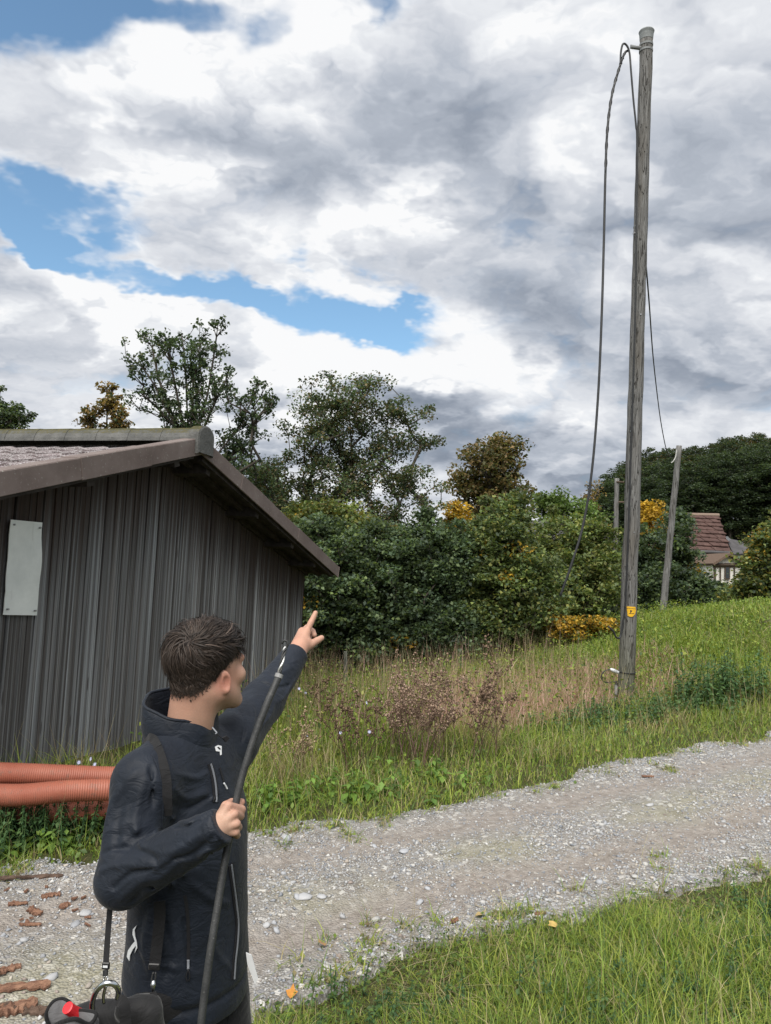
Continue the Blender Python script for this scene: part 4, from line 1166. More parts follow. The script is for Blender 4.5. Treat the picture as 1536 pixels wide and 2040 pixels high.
# ================================================================== farm beyond the trees
def mk_rooftile():
    m, T, p = principled('old_red_clay_tile', rough=.9, spec=.15)
    tc = T.node('ShaderNodeNewGeometry').outputs['Position']; rnd = T.node('ShaderNodeObjectInfo').outputs['Random']
    n = T.noise(tc, 1.6, 5.0, .65); f = T.noise(tc, 9.0, 3.0, .6)
    c = T.ramp(n, [(.3, (.058, .036, .032)), (.6, (.088, .052, .045)), (.8, (.12, .074, .062))])
    c = T.mix(T.smooth(f, .60, .72, 0, .6), c, (.19, .155, .125))
    T.l.new(c, p.inputs['Base Color']); return m
M_CLAY = mk_rooftile()
M_WHITE = m_plain('old_whitewash', (.66, .64, .60), .9, .2, var=.12, scale=2.)
M_TIMBER = m_plain('dark_farm_timber', (.085, .065, .050), .9, .15, var=.35, scale=3.)
M_GREYROOF = m_plain('dark_grey_roof', (.075, .072, .075), .85, .2, var=.35, scale=1.2)
M_GLASS = m_plain('dark_window', (.03, .035, .04), .15, .5, var=.1)
HD = 40.0
def hp(px, py, d=HD): return W(px, py, d)
def quad_slab(corners, th, nrm=None):
    c = np.array(corners, float); n = np.cross(c[1] - c[0], c[3] - c[0]); n /= np.linalg.norm(n)
    V = np.vstack([c, c - n * th]); F = [(0, 1, 2, 3), (7, 6, 5, 4), (0, 4, 5, 1), (1, 5, 6, 2), (2, 6, 7, 3), (3, 7, 4, 0)]
    return V, F
farm = empty('farmhouse', (*gpt(1420, HD), 1.0)); f0 = np.array(farm.location)
tag(farm, 'old farmhouse with steep reddish tiled roof among the trees', 'house')
# main roof slope facing us, eaves at y 1098, ridge at y 1030
rl, rr, el_, er = hp(1290, 1026, HD + 5.2), hp(1432, 1029, HD + 5.2), hp(1280, 1092, HD), hp(1456, 1100, HD)
back_l, back_r = rl + (rl - el_) * np.array((1, 1, -1)), rr + (rr - er) * np.array((1, 1, -1))
mb = MB(); mb.add(*quad_slab([el_, er, rr, rl], .12)); mb.add(*quad_slab([back_r, back_l, rl, rr], .12)); main_roof = mb.build('roof', M_CLAY, farm, origin=f0)
# tile courses on the visible slope: single tiles where they can be told apart
ex = (er - el_); sl = (rl - el_)
un = np.cross(ex, sl); un /= np.linalg.norm(un)
tw, tl = .46, .62
mbx = MB(); mbx.box((0, 0, 0), (tw * .46, tl * .55, .035), None, bevel=.015); tme = mbx.mesh('roof_tile', M_CLAY)
exu = ex / np.linalg.norm(ex); slu = np.cross(un, exu)
Mt = np.stack([exu, slu, un], 1)
nx = 12; ny = int(np.linalg.norm(sl) / tl); cnt = 0
for j in range(ny):
    for i in range(nx):
        v = (j + .45) / ny
        right = er * (1 - v) + rr * v; left = el_ * (1 - v) + rl * v
        P = right - exu * (i + .55) * tw - exu * (j % 2) * .1 + un * (.045 + rb.normal(0, .012))
        mm = np.eye(4); mm[:3, :3] = Mt @ np.array(Matrix.Rotation(rad(-6), 3, 'X')); mm[:3, 3] = P - f0
        o = obj('roof_tile', tme, main_roof); o.matrix_local = Matrix(mm.tolist()); cnt += 1
mb = MB(); mb.tube([rl + (0, 0, .06), rr + (0, 0, .06)], .13, 8); mb.build('ridge', m_plain('pale_ridge_tile', (.20, .15, .12), .9, .2), main_roof, origin=f0)
mb = MB(); mb.tube([el_ - (0, .1, .05), er - (0, .1, .05)], .09, 8); mb.build('gutter', M_GREYROOF, main_roof, origin=f0)
w0 = el_ * .05 + er * .95; wl = el_.copy()
zb = float(H(f0[0], f0[1])) - .5
mb = MB(); q = [wl + (0, .7, -.05), w0 + (0, .7, -.05), w0 + (0, 9.3, -.05), wl + (0, 9.3, -.05)]
V1 = np.array(q + [np.array((p[0], p[1], zb)) for p in q]); mb.add(V1, [(0, 1, 5, 4), (1, 2, 6, 5), (2, 3, 7, 6), (3, 0, 4, 7), (0, 3, 2, 1)])
mb.add(np.array([w0 + (-.1, .7, -.1), w0 + (-.1, 9.3, -.1), rr + (-.3, 0, -.15), w0 + (-.2, .7, -.1), w0 + (-.2, 9.3, -.1), rr + (-.4, 0, -.15)]), [(0, 1, 2), (5, 4, 3), (0, 3, 4, 1), (1, 4, 5, 2), (2, 5, 3, 0)])
mb.build('wall', M_TIMBER, farm, origin=f0)
# lean-to roof on the right
a, b, c, d_ = hp(1446, 1072, HD + 3), hp(1462, 1104, HD + .3), hp(1500, 1102, HD + 1.0), hp(1478, 1078, HD + 3.5)
mb = MB(); mb.add(*quad_slab([b, c, d_, a], .10)); mb.build('lean_to_roof', M_GREYROOF, farm, origin=f0)
mb = MB(); mb.add(*quad_slab([hp(1443, 1070, HD + 2), hp(1452, 1078, HD + 1.6), hp(1456, 1074, HD + 2.2), hp(1449, 1068, HD + 2.6)], .03)); mb.build('metal_flashing', M_STEEL, farm, origin=f0)

# white shed with a low gable in front of the house
SD = 36.0
shed = empty('farm_shed', (*gpt(1445, SD), 1.0)); s0 = np.array(shed.location)
tag(shed, 'white half-timbered shed with low brown gable below the farmhouse', 'shed')
p1, p2, p3, p4 = hp(1420, 1165, SD), hp(1476, 1165, SD), hp(1476, 1122, SD), hp(1420, 1122, SD); pa = hp(1448, 1107, SD)
V1 = np.array([p1, p2, p3, pa, p4]); V1 = np.vstack([V1, V1 + (0, 3.5, 0)])
mb = MB(); mb.add(V1, [(0, 1, 2, 3, 4), (9, 8, 7, 6, 5)] + [(i, i + 5, (i + 1) % 5 + 5, (i + 1) % 5) for i in range(5)]); mb.build('wall', M_WHITE, shed, origin=s0)
ov = np.array((0, -.35, 0))
for e0, nm in ((hp(1414, 1125, SD), 'l'), (hp(1482, 1125, SD), 'r')):
    mb = MB(); A_, B_ = e0 + ov + (0, 0, .06), pa + ov + (0, 0, .13)
    mb.add(*quad_slab([A_, B_, B_ + (0, 4.2, 0), A_ + (0, 4.2, 0)] if nm == 'l' else [B_, A_, A_ + (0, 4.2, 0), B_ + (0, 4.2, 0)], .10)); mb.build('roof', m_plain('brown_shed_roof_' + nm, (.12, .085, .065), .9, .15), shed, origin=s0)
def beam(px0, py0, px1, py1, w=.09):
    mb = MB(); A_, B_ = hp(px0, py0, SD) - (0, .06, 0), hp(px1, py1, SD) - (0, .06, 0); mb.tube([A_, B_], w * .6, 4); mb.build('beam', M_TIMBER, shed, origin=s0)
beam(1420, 1126, 1476, 1126, .16)
for px in (1434, 1462): beam(px, 1127, px, 1162, .06)
for px in (1423, ): beam(px, 1127, px, 1162, .10)
mb = MB(); mb.box(hp(1448, 1138, SD) - (0, .04, 0), (.13, .03, .40), None); wdw = mb.build('window', M_TIMBER, shed, origin=s0)
mb = MB(); mb.box(hp(1448, 1138, SD) - (0, .075, 0), (.085, .01, .34), None); mb.build('pane', M_GLASS, wdw, origin=s0)

# long dark roof seen through the ash tree
LD = 44.0
hall = empty('distant_building', (*gpt(1140, LD), 0)); h0 = np.array(hall.location); tag(hall, 'long dark grey roof glimpsed behind the ash tree', 'building')
a, b, c, d_ = hp(1040, 1075, LD), hp(1215, 1080, LD), hp(1205, 1040, LD + 4), hp(1050, 1036, LD + 4)
mb = MB(); mb.add(*quad_slab([a, b, c, d_], .15)); mb.build('roof', M_GREYROOF, hall, origin=h0)
V1 = np.array([a + (.3, .5, -.1), b + (-.3, .5, -.1), b + (-.3, 8, -.1), a + (.3, 8, -.1)]); V1 = np.vstack([V1, V1 * (1, 1, 0) + (0, 0, float(H(h0[0], h0[1])) - .3)])
mb = MB(); mb.add(V1, [(0, 1, 5, 4), (1, 2, 6, 5), (2, 3, 7, 6), (3, 0, 4, 7), (0, 3, 2, 1)]); mb.build('wall', M_WHITE, hall, origin=h0)

# ================================================================== poles and cables
def mk_pole():
    m, T, p = principled('weathered_pole_wood', rough=.9, spec=.2)
    tc = T.node('ShaderNodeTexCoord').outputs['Object']
    g = T.noise(T.vmath('MULTIPLY', tc, (55, 55, 1.6)), 1.0, 6.0, .7); b_ = T.noise(T.vmath('MULTIPLY', tc, (5, 5, .9)), 1.0, 4.0, .6)
    c = T.ramp(g, [(.25, (.060, .058, .055)), (.45, (.145, .143, .140)), (.65, (.215, .215, .212)), (.85, (.31, .312, .31))])
    c = T.mix(T.smooth(b_, .45, .7, 0, .7), c, T.ramp(g, [(.3, (.062, .056, .048)), (.7, (.16, .145, .125))]))
    z = T.node('ShaderNodeSeparateXYZ', {0: tc}).outputs[2]
    c = T.mix(T.smooth(T.math('ADD', z, T.math('MULTIPLY', b_, 1.2)), .5, 2.0, .55, 0), c, (.12, .125, .055))
    T.l.new(c, p.inputs['Base Color'])
    ck = T.noise(T.vmath('MULTIPLY', tc, (30, 30, .7)), 1.0, 2.0, .5)
    crack = T.smooth(T.math('ABSOLUTE', T.math('SUBTRACT', ck, .5)), .0, .025, .85, 0)                  # drying cracks
    c = T.mix(crack, c, (.028, .025, .022))
    kn_ = T.node('ShaderNodeTexVoronoi', {'Vector': T.vmath('MULTIPLY', tc, (7, 7, 1.6)), 'Scale': 1.0}).outputs['Distance']
    c = T.mix(T.smooth(kn_, .06, .13, .8, 0), c, (.045, .036, .028))                                     # knots
    T.l.new(c, p.inputs['Base Color'])
    b = T.node('ShaderNodeBump', {'Strength': .9, 'Distance': .015, 'Height': T.math('SUBTRACT', g, crack)}); T.l.new(b.outputs[0], p.inputs['Normal']); return m
M_POLE = mk_pole()
def mk_capm():
    m, T, p = principled('grey_treated_wood', rough=.85, spec=.2)
    return m_plain('grey_zinc_cap', (.22, .235, .24), .75, .3, .1, var=.2)
M_CAP = mk_capm(); M_DULL = m_plain('weathered_zinc', (.20, .21, .215), .7, .3, .2, var=.2)
M_BLACKCABLE = m_plain('black_cable_sheath', (.022, .023, .025), .5, .4, var=.35, scale=60.)
M_GREYCABLE = m_plain('grey_conduit', (.25, .26, .27), .55, .35, var=.15)
PD = 9.6
def pole_obj(name, label, foot, top, r0, r1, seed, bury=.3, seg=26):
    foot = np.asarray(foot); top = np.asarray(top); rg = np.random.default_rng(seed)
    root = empty(name, foot); tag(root, label, 'pole', 'wooden cable poles')
    n = 22; t = np.linspace(-bury / np.linalg.norm(top - foot), 1, seg)
    P = foot + (top - foot) * t[:, None]; P[1:-1] += rg.normal(0, .004, (seg - 2, 3)) * (1, 1, 0)
    V1, F1 = tube_vf(P, r0 + (r1 - r0) * np.clip(t, 0, 1), n, True)
    a = np.arange(n) * 2 * math.pi / n
    # drying cracks: a few grooves run along the pole
    V1 = V1.reshape(seg, n, 3); cen = P[:, None]
    g = np.ones((seg, n)); 
    for k in range(3):
        j = int(rg.integers(n)); s0_, s1_ = sorted(rg.integers(0, seg, 2)); g[s0_:s1_, j] *= .93
    g *= 1 + rg.normal(0, .008, (seg, n))
    V1 = (cen + (V1 - cen) * g[..., None]).reshape(-1, 3)
    shaft = obj('shaft', mesh_data('shaft', V1 - foot, F1, M_POLE, smooth=True), root)
    return root, foot, top
foot = at_ground(1247, 1402); PD = project(foot)[2]
top = W(1288, 66, PD + .05)
pole, pf, pt = pole_obj('cable_pole', 'tall weathered wooden pole with yellow plate beside the track', foot, top, .112, .086, 1, seg=40)
pax = (pt - pf) / np.linalg.norm(pt - pf); PL = np.linalg.norm(pt - pf)
def on_pole(py, side=(0, -1, 0), off=0.0):
    """point on the pole surface at the height seen at photo row py"""
    ts = np.linspace(0, 1, 400); yy = np.array([project(pf + (pt - pf) * t)[1] for t in ts]); t = float(np.interp(-py, -yy, ts))
    c = pf + (pt - pf) * t; r = .112 + (.086 - .112) * t; s_ = np.asarray(side, float); s_ = s_ - pax * (s_ @ pax); s_ /= np.linalg.norm(s_)
    return c + s_ * (r + off), c, r
# cap, bracket, clamp bands
mb = MB(); mb.tube([pt - pax * .10, pt - pax * .02, pt + pax * .015, pt + pax * .03], [.089, .096, .106, .098], 20); mb.build('cap', M_CAP, pole, smooth=False, origin=pf)
_, c97, r97 = on_pole(97)
for dz in (-.035, .045):
    mb = MB(); mb.tube([c97 + pax * (dz - .014), c97 + pax * (dz + .014)], r97 + .007, 20); mb.build('clamp_band', M_DULL, pole, origin=pf)
left = np.array((-1, -.1, 0)); left /= np.linalg.norm(left)
br_end = c97 + left * .225 + np.array((0, 0, -.005))
mb = MB(); mb.tube([c97 + left * r97 * .8, br_end], [.028, .020], 8); mb.tube([c97 + left * .15 + (0, 0, .02), br_end + (0, 0, .03)], .008, 6); mb.build('bracket', M_DULL, pole, origin=pf)
_, cb, rb_ = on_pole(452)
mb = MB(); mb.tube([cb - pax * .008, cb + pax * .008], rb_ + .003, 20); mb.build('strap', M_DULL, pole, origin=pf)
p_, cb, rb_ = on_pole(467, (-1, -.3, 0), .0); mb = MB(); mb.tube([cb, p_ + (p_ - cb) * .18], [.03, .02], 8); mb.build('bolt', M_STEEL, pole, origin=pf)
for py in (630, 860, 1060):
    p_, cb, _r = on_pole(py, (RNG.uniform(-1, 1), -1, 0)); mb = MB(); mb.tube([cb, p_ + (p_ - cb) * .06], .012, 8); mb.build('bolt', M_STEEL, pole, origin=pf)
# yellow marker plate with its dark arrow head
p_, cb, r_ = on_pole(1217, (-.12, -1, 0), .004)
fx = np.array((1, .0, 0)); fz = pax; fy = np.cross(fz, fx); fy /= np.linalg.norm(fy)
k = PD / FPX
outl = [(-9.5, 9.5), (9.5, 9), (10, 2), (7.5, -5), (2, -11), (-4, -10.5), (-9, -8)]
def plate(outl, d0, d1, mat, name, par):
    """outline bent round the pole: cut into narrow columns that follow the curve"""
    xs_ = np.array([p[0] for p in outl]); n = len(outl); us = np.linspace(xs_.min() + .01, xs_.max() - .01, 9); V1 = []; F1 = []
    for u in us:
        ys_ = []
        for i in range(n):
            (x0, y0), (x1, y1) = outl[i], outl[(i + 1) % n]
            if (x0 - u) * (x1 - u) <= 0 and x0 != x1: ys_.append(y0 + (y1 - y0) * (u - x0) / (x1 - x0))
        a_ = u * k / (r_ + .004)
        for dd in (d0, d1):
            rr_ = r_ + .006 + dd
            for v in (min(ys_), max(ys_)): V1.append(cb + fx * math.sin(a_) * rr_ - np.array((0, 1, 0)) * math.cos(a_) * rr_ + pax * v * k)
    for i in range(len(us) - 1):
        b_ = 4 * i; F1 += [(b_ + 2, b_ + 3, b_ + 7, b_ + 6), (b_, b_ + 4, b_ + 5, b_ + 1), (b_ + 1, b_ + 5, b_ + 7, b_ + 3), (b_, b_ + 2, b_ + 6, b_ + 4)]
    F1 += [(0, 1, 3, 2), (len(V1) - 4, len(V1) - 2, len(V1) - 1, len(V1) - 3)]
    mb = MB(); mb.add(np.array(V1), F1); return mb.build(name, mat, par, origin=pf)
plate_o = plate(outl, .0, .004, m_plain('yellow_enamel', (.68, .40, .025), .45, .4, var=.15), 'marker_plate', pole)
plate([(-3, 2.5), (1.5, 1.5), (-2.5, -4.5)], .0045, .0055, M_BLACKCABLE, 'arrow_mark', plate_o)
plate([(-9, 6.2), (9.2, 5.6), (9.2, 4.6), (-9, 5.2)], .0045, .0055, m_plain('worn_ochre', (.20, .12, .03), .7, .2), 'crease', plate_o)
plate([(-5, -4), (5, -3.5), (5, -4.6), (-5, -5)], .0045, .0055, M_BLACKCABLE, 'line_mark', plate_o)

def cable(name, label, pts, r, n=120, mat=None, group=None, ns=8):
    P = spline(pts, n); o0 = P[0]
    V1, F1 = tube_vf(P, r, ns, True)
    o = obj(name, mesh_data(name, V1 - o0, F1, mat or M_BLACKCABLE, smooth=True), None, o0)
    tag(o, label, 'cable', group or 'cables on the poles'); return o
# cut cable hanging from the pole top down to the left, with its dead-end grip
be = br_end
pth = [(1252, 100, PD - .06), (1244, 107, PD - .08), (1234, 135, PD - .1), (1219, 190, PD - .15), (1210, 260, PD - .2), (1206, 350, PD - .25), (1203, 480, PD - .3), (1199, 620, PD - .4), (1192, 780, PD - .5), (1180, 930, PD - .6), (1163, 1040, PD - .65), (1140, 1120, PD - .7), (1116, 1188, PD - .7)]
hang = cable('hanging_cable', 'thick black cut cable drooping from the pole top, end in mid-air', [W(*p) for p in pth], .0165)
grip_p = spline([W(*p) for p in pth[1:6]], 60); o0 = np.array(hang.location)
mb = MB()
for ph in (0, math.pi):                                   # twisted grip wires
    T_, N_, B_ = frames(grip_p); a_ = np.linspace(0, 34, 60) + ph
    mb.tube(grip_p + .017 * (np.cos(a_)[:, None] * N_ + np.sin(a_)[:, None] * B_), .005, 5)
mb.build('grip_wire', M_BLACKCABLE, hang, origin=o0)
cable('cable_loop', 'black cable loop arching over the bracket and down the pole', [W(1236, 128, PD - .1), W(1237, 104, PD - .1), W(1241, 88, PD - .1), W(1248, 90, PD - .1), W(1254, 105, PD - .1), W(1257, 140, PD - .12), W(1262, 200, PD - .12), W(1267, 250, PD - .12), W(1269, 300, PD - .115), W(1266, 600, PD - .118), W(1257, 900, PD - .122), W(1247, 1180, PD - .124), W(1241, 1240, PD - .125), W(1236, 1268, PD - .14), W(1228, 1270, PD - .17), W(1222, 1258, PD - .19), W(1212, 1248, PD - .2)], .0135, 160)

# second and third pole, span cable
D2 = 20.0
p2t = W(1353, 888, D2); p2f = W(1318, 1246, D2 - .2); p2f = p2f + (p2f - p2t) * .12
pole2, q2f, q2t = pole_obj('cable_pole', 'leaning pale wooden pole behind the mound on the right', p2f, p2t, .098, .074, 2, bury=.4)
mb = MB(); V2 = spline([W(1348, 896, D2 - .1), W(1346, 910, D2 - .12), W(1341, 919, D2 - .14), W(1337, 922, D2 - .15)], 14); mb.tube(V2, .014, 6); mb.build('cable_end', m_plain('pale_cable_sleeve', (.40, .40, .38), .6, .3), pole2, origin=q2f)
D3 = 27.0
p3t = W(1229, 953, D3); p3f = np.array((p3t[0] + .02, p3t[1], float(H(p3t[0], p3t[1]))))
pole3, q3f, q3t = pole_obj('cable_pole', 'thin distant wooden pole just left of the tall pole', p3f, p3t, .10, .08, 3)
for py in (960, 1000):
    mb = MB(); c_ = W(1231, py, D3 - .1); mb.tube([c_ + (-.05, 0, 0), c_ + (.22, 0, 0)], .035, 6); mb.build('insulator', M_TIMBER, pole3, origin=q3f)
cable('span_cable', 'thin dark cable slung from the tall pole to the leaning pole', [on_pole(500, (1, .6, 0), .01)[0], W(1293, 600, PD + 1.2), W(1302, 720, PD + 4), W(1315, 830, PD + 7.5), W(1326, 890, D2 - 1.0), W(1333, 908, D2 - .3), W(1340, 912, D2 - .1)], .011)

# clamp, loop and conduit at the pole foot
p_, cb, r_ = on_pole(1338)
clamp = empty('cable_clamp', cb); tag(clamp, 'silver cable clamp wired to the foot of the tall pole', 'clamp'); c0 = np.array(clamp.location)
mb = MB(); a = W(1215, 1333, PD - .12); b = W(1232, 1340, PD - .12); mb.tube([a, a * .6 + b * .4, b], [.016, .028, .022], 10); mb.build('clamp_body', m_plain('zinc', (.62, .63, .64), .35, .5, .6, var=.15), clamp, origin=c0)
mb = MB(); ring = [cb + r_ * 1.04 * np.array((math.cos(t), math.sin(t), 0)) + pax * (.01 * math.sin(t)) for t in np.linspace(0, 2 * math.pi, 30)]; mb.tube(ring, .007, 6, False); mb.build('tie_wire', M_BLACKCABLE, clamp, origin=c0)
cable('cable_loop', 'small cable loop between the clamp and the grey conduit', [W(1216, 1333, PD - .12), W(1203, 1338, PD - .14), W(1198, 1348, PD - .15), W(1202, 1357, PD - .15), W(1214, 1360, PD - .14), W(1226, 1359, PD - .13), W(1228, 1370, PD - .13)], .008, 60)
cond = empty('conduit', W(1227, 1404, PD - .13)); tag(cond, 'grey plastic conduit rising from the nettles at the pole foot', 'conduit'); c0 = np.array(cond.location)
mb = MB(); mb.tube([W(1226, 1408, PD - .13), W(1227.5, 1364, PD - .13)], .021, 12); mb.build('pipe', M_GREYCABLE, cond, origin=c0)
mb = MB(); mb.tube([W(1227.4, 1387, PD - .13), W(1227.6, 1383, PD - .13)], .028, 12); mb.build('collar', M_BLACKCABLE, cond, origin=c0)
mb = MB(); mb.tube([W(1227.6, 1366, PD - .13), W(1227.8, 1357, PD - .13)], [.022, .012], 12); mb.build('sealing_boot', M_BLACKCABLE, cond, origin=c0)

# wooden stake in the meadow
sf = at_ground(686, 1378); sd = project(sf)[2]
stake = empty('wooden_stake', sf); tag(stake, 'short thin wooden stake standing in the meadow by the hedge', 'stake'); s0 = np.array(sf)
mb = MB(); mb.tube([sf - (0, 0, .2), (sf + W(688, 1300, sd)) / 2 + (.01, 0, 0), W(688, 1298, sd)], [.036, .034, .03], 9); mb.build('post', M_POLE, stake, origin=s0)
mb = MB(); mb.tube([W(685.5, 1303, sd), W(690.5, 1303, sd)], .014, 6); mb.build('nail', M_STEEL, stake, origin=s0)

# ================================================================== dry shrubs, nettles, flowers, bark
M_DRY = m_col('dry_stem', rough=.95, spec=.1)
def thin_limbs(segs, rads, col, rng):
    """many thin three-sided twigs: segs (n,2,3)"""
    A, B_ = segs[:, 0], segs[:, 1]; T = B_ - A; T /= np.linalg.norm(T, axis=1)[:, None] + 1e-9
    ref = rng.normal(0, 1, T.shape); N = np.cross(T, ref); N /= np.linalg.norm(N, axis=1)[:, None] + 1e-9; Bv = np.cross(T, N)
    a = np.arange(3) * 2.0944
    ring = np.cos(a)[None, :, None] * N[:, None] + np.sin(a)[None, :, None] * Bv[:, None]
    V = np.concatenate([A[:, None] + ring * rads[:, None, None], B_[:, None] + ring * rads[:, None, None] * .7], 1).reshape(-1, 3)
    q = np.array([(0, 1, 4, 3), (1, 2, 5, 4), (2, 0, 3, 5)])
    F = (q[None] + (np.arange(len(A)) * 6)[:, None, None]).reshape(-1, 4)
    return V, F, np.repeat(col, 6, 0)
def dry_shrub(px, py, h, spread, nst, label, seed, cols, heads=9, hs=.014):
    rng = np.random.default_rng(seed); f = at_ground(px, py); segs = []; rads = []; hp_ = []
    for s in range(nst):
        a = rng.uniform(0, 6.28); lean = abs(rng.normal(0, spread)); hh = h * rng.uniform(.6, 1.05)
        p = f + rng.normal(0, .05 + .12 * spread, 3) * (1, 1, 0); d = np.array((math.cos(a) * lean, math.sin(a) * lean, 1.0)); d /= np.linalg.norm(d)
        def grow(p, d, L, r, lev):
            n = max(3, int(L / .06)); 
            for k in range(n):
                q = p + d * (L / n); segs.append((p, q)); rads.append(r * (1 - .5 * k / n)); p = q
                d = d + rng.normal(0, .10, 3); d[2] += .04; d /= np.linalg.norm(d)
                if lev < 2 and k > n * .25 and rng.random() < (.55 if lev == 0 else .4):
                    b = rng.uniform(0, 6.28); dd = d * .6 + np.array((math.cos(b), math.sin(b), .35)) * .75; dd /= np.linalg.norm(dd)
                    grow(p.copy(), dd, L * rng.uniform(.25, .5) * (1 - .4 * k / n), r * .6, lev + 1)
                if lev > 0 or k > n * .5:
                    for _ in range(heads if lev else 2):
                        if rng.random() < .3: hp_.append(p + rng.normal(0, .012, 3))
        grow(p, d, hh, .0060, 0)
    segs = np.array(segs); rads = np.array(rads); hp_ = np.array(hp_)
    V1, F1, C1 = thin_limbs(segs, rads, pick(len(segs), np.array(cols) * .75, rng), rng)
    root = empty('dry_shrub', f); tag(root, label, 'shrub', 'dry brown shrubs on the verge')
    obj('stems', mesh_data('stems', V1 - f, F1, M_DRY, col=C1), root)['kind'] = 'stuff'
    n = len(hp_); sz = hs * rng.uniform(.5, 1.3, (n, 1, 1))
    V2 = hp_[:, None] + OCTV[None] * sz * rng.uniform(.6, 1.4, (n, 6, 1)); F2 = (OCTF[None] + (np.arange(n) * 6)[:, None, None]).reshape(-1, 3)
    obj('seed_heads', mesh_data('seed_heads', V2.reshape(-1, 3) - f, F2, M_DRY, col=np.repeat(pick(n, np.array(cols), rng), 6, 0)), root)['kind'] = 'stuff'
BRN = [(.235, .162, .120), (.18, .12, .088), (.30, .22, .165)]
dry_shrub(835, 1520, .86, .46, 34, 'widest dry brown shrub in the middle of the verge', 1, BRN, 5, .0115)
dry_shrub(960, 1516, .95, .42, 11, 'open branching dry shrub right of the wide brown one', 2, [(.20, .14, .10), (.155, .105, .075)], 5, .014)
dry_shrub(705, 1540, .78, .45, 11, 'darker leafless dry shrub left of the wide brown one', 3, [(.11, .075, .05), (.15, .10, .07)], 5, .012)
dry_shrub(575, 1560, .66, .5, 10, 'thin straw-coloured dry shrub next to the person', 4, [(.30, .24, .15), (.22, .16, .10)], 5, .011)
dry_shrub(770, 1508, .78, .42, 14, 'low dry brown shrub just behind the wide one', 5, BRN, 5, .0115)
dry_shrub(650, 1440, .62, .4, 8, 'sparse dry stalks in the meadow above the left shrub', 6, [(.22, .17, .10), (.16, .12, .08)], 4, .011)

# nettles and tall weeds: leafy stems
def weed_patch(name, label, spots, seed, hr, leaf, cols, nleaf=16, cat='nettles'):
    rng = np.random.default_rng(seed); VS = []; o0 = None; segs = []; P = []
    for (px, py, cnt, sp) in spots:
        f = at_ground(px, py)
        if o0 is None: o0 = f
        for k in range(cnt):
            x_, y_ = f[0] + rng.normal(0, sp), f[1] + rng.normal(0, sp * .7); b = np.array((x_, y_, float(H(x_, y_)))); h = rng.uniform(*hr); d = rng.normal(0, .12, 2)
            t_ = b + np.array((d[0] * h, d[1] * h, h)); segs.append((b, t_))
            for j in range(nleaf):
                u = .12 + .88 * (j / nleaf); a = j * 1.57 + rng.normal(0, .4); s_ = leaf * (1.15 - .6 * u) * rng.uniform(.7, 1.2)
                f_ = np.array((math.cos(a), math.sin(a), -.35 + rng.normal(0, .25))); f_ /= np.linalg.norm(f_); c = b + (t_ - b) * u
                r_ = np.cross(f_, (0, 0, 1.0)); r_ /= np.linalg.norm(r_); up = np.cross(r_, f_)
                P.append([c, c + f_ * s_ * .4 + r_ * s_ * .30 + up * s_ * .06, c + f_ * s_ - up * s_ * .1, c + f_ * s_ * .4 - r_ * s_ * .30 + up * s_ * .06])
    P = np.array(P); n = len(P); F = (np.array([(0, 1, 2), (0, 2, 3)])[None] + (np.arange(n) * 4)[:, None, None]).reshape(-1, 3)
    root = empty(name, o0); tag(root, label, cat, 'weeds on the verge')
    obj('leaves', mesh_data('leaves', P.reshape(-1, 3) - o0, F, M_LEAF, col=np.repeat(pick(n, np.array(cols), rng, .3), 4, 0)), root)['kind'] = 'stuff'
    V1, F1, C1 = thin_limbs(np.array(segs), np.full(len(segs), .004), pick(len(segs), np.array(cols) * .8, rng), rng)
    obj('stems', mesh_data('stems', V1 - o0, F1, M_DRY, col=C1), root)['kind'] = 'stuff'
NET = [(.070, .135, .050), (.095, .165, .058), (.055, .11, .048)]
weed_patch('nettle_clump', 'nettles crowding round the foot of the tall pole', [(1215, 1425, 34, .22), (1280, 1425, 30, .2), (1170, 1440, 24, .22), (1120, 1455, 20, .25), (1250, 1440, 20, .2)], 11, (.10, .26), .075, NET)
weed_patch('nettle_clump', 'tall dark nettle clump right of the tall pole', [(1440, 1405, 46, .26), (1400, 1415, 24, .2), (1480, 1400, 22, .2)], 12, (.35, .72), .10, NET)
weed_patch('nettle_clump', 'leafy weeds spreading between the pole and the right nettle clump', [(1330, 1425, 40, .3), (1365, 1420, 24, .25)], 13, (.14, .34), .085, NET)
weed_patch('weed_clump', 'bright green docks and weeds in front of the dry shrubs', [(700, 1585, 16, .25), (560, 1600, 14, .2), (830, 1560, 14, .25), (640, 1590, 12, .2)], 14, (.10, .25), .11, [(.13, .23, .045), (.17, .28, .06), (.10, .18, .045)], 10, 'weeds')
weed_patch('weed_clump', 'dark leafy weeds in front of the orange pipes', [(20, 1685, 24, .14), (80, 1680, 24, .14), (140, 1672, 22, .13), (195, 1660, 20, .12), (50, 1690, 22, .12), (110, 1682, 22, .12), (-20, 1690, 20, .12), (-70, 1690, 20, .12)], 15, (.18, .35), .045, NET, 16, 'weeds')
weed_patch('weed_clump', 'broad leaved weeds at the left end of the verge', [(30, 1695, 10, .12), (110, 1685, 10, .12), (180, 1660, 10, .12)], 16, (.06, .14), .10, [(.15, .25, .05), (.19, .30, .07)], 8, 'weeds')
weed_patch('weed_clump', 'green leafy weeds at the hedge foot in the meadow', [(830, 1340, 30, .5), (760, 1345, 20, .5), (660, 1350, 26, .4), (910, 1335, 18, .5)], 17, (.2, .5), .10, NET, 14, 'weeds')
weed_patch('weed_clump', 'clover and leafy herbs in the foreground grass, bottom right', [(1500, 1930, 40, .2), (1380, 2010, 40, .2), (1200, 2030, 30, .18), (1530, 1840, 30, .15), (760, 2020, 24, .15)], 18, (.05, .16), .035, NET, 14, 'weeds')

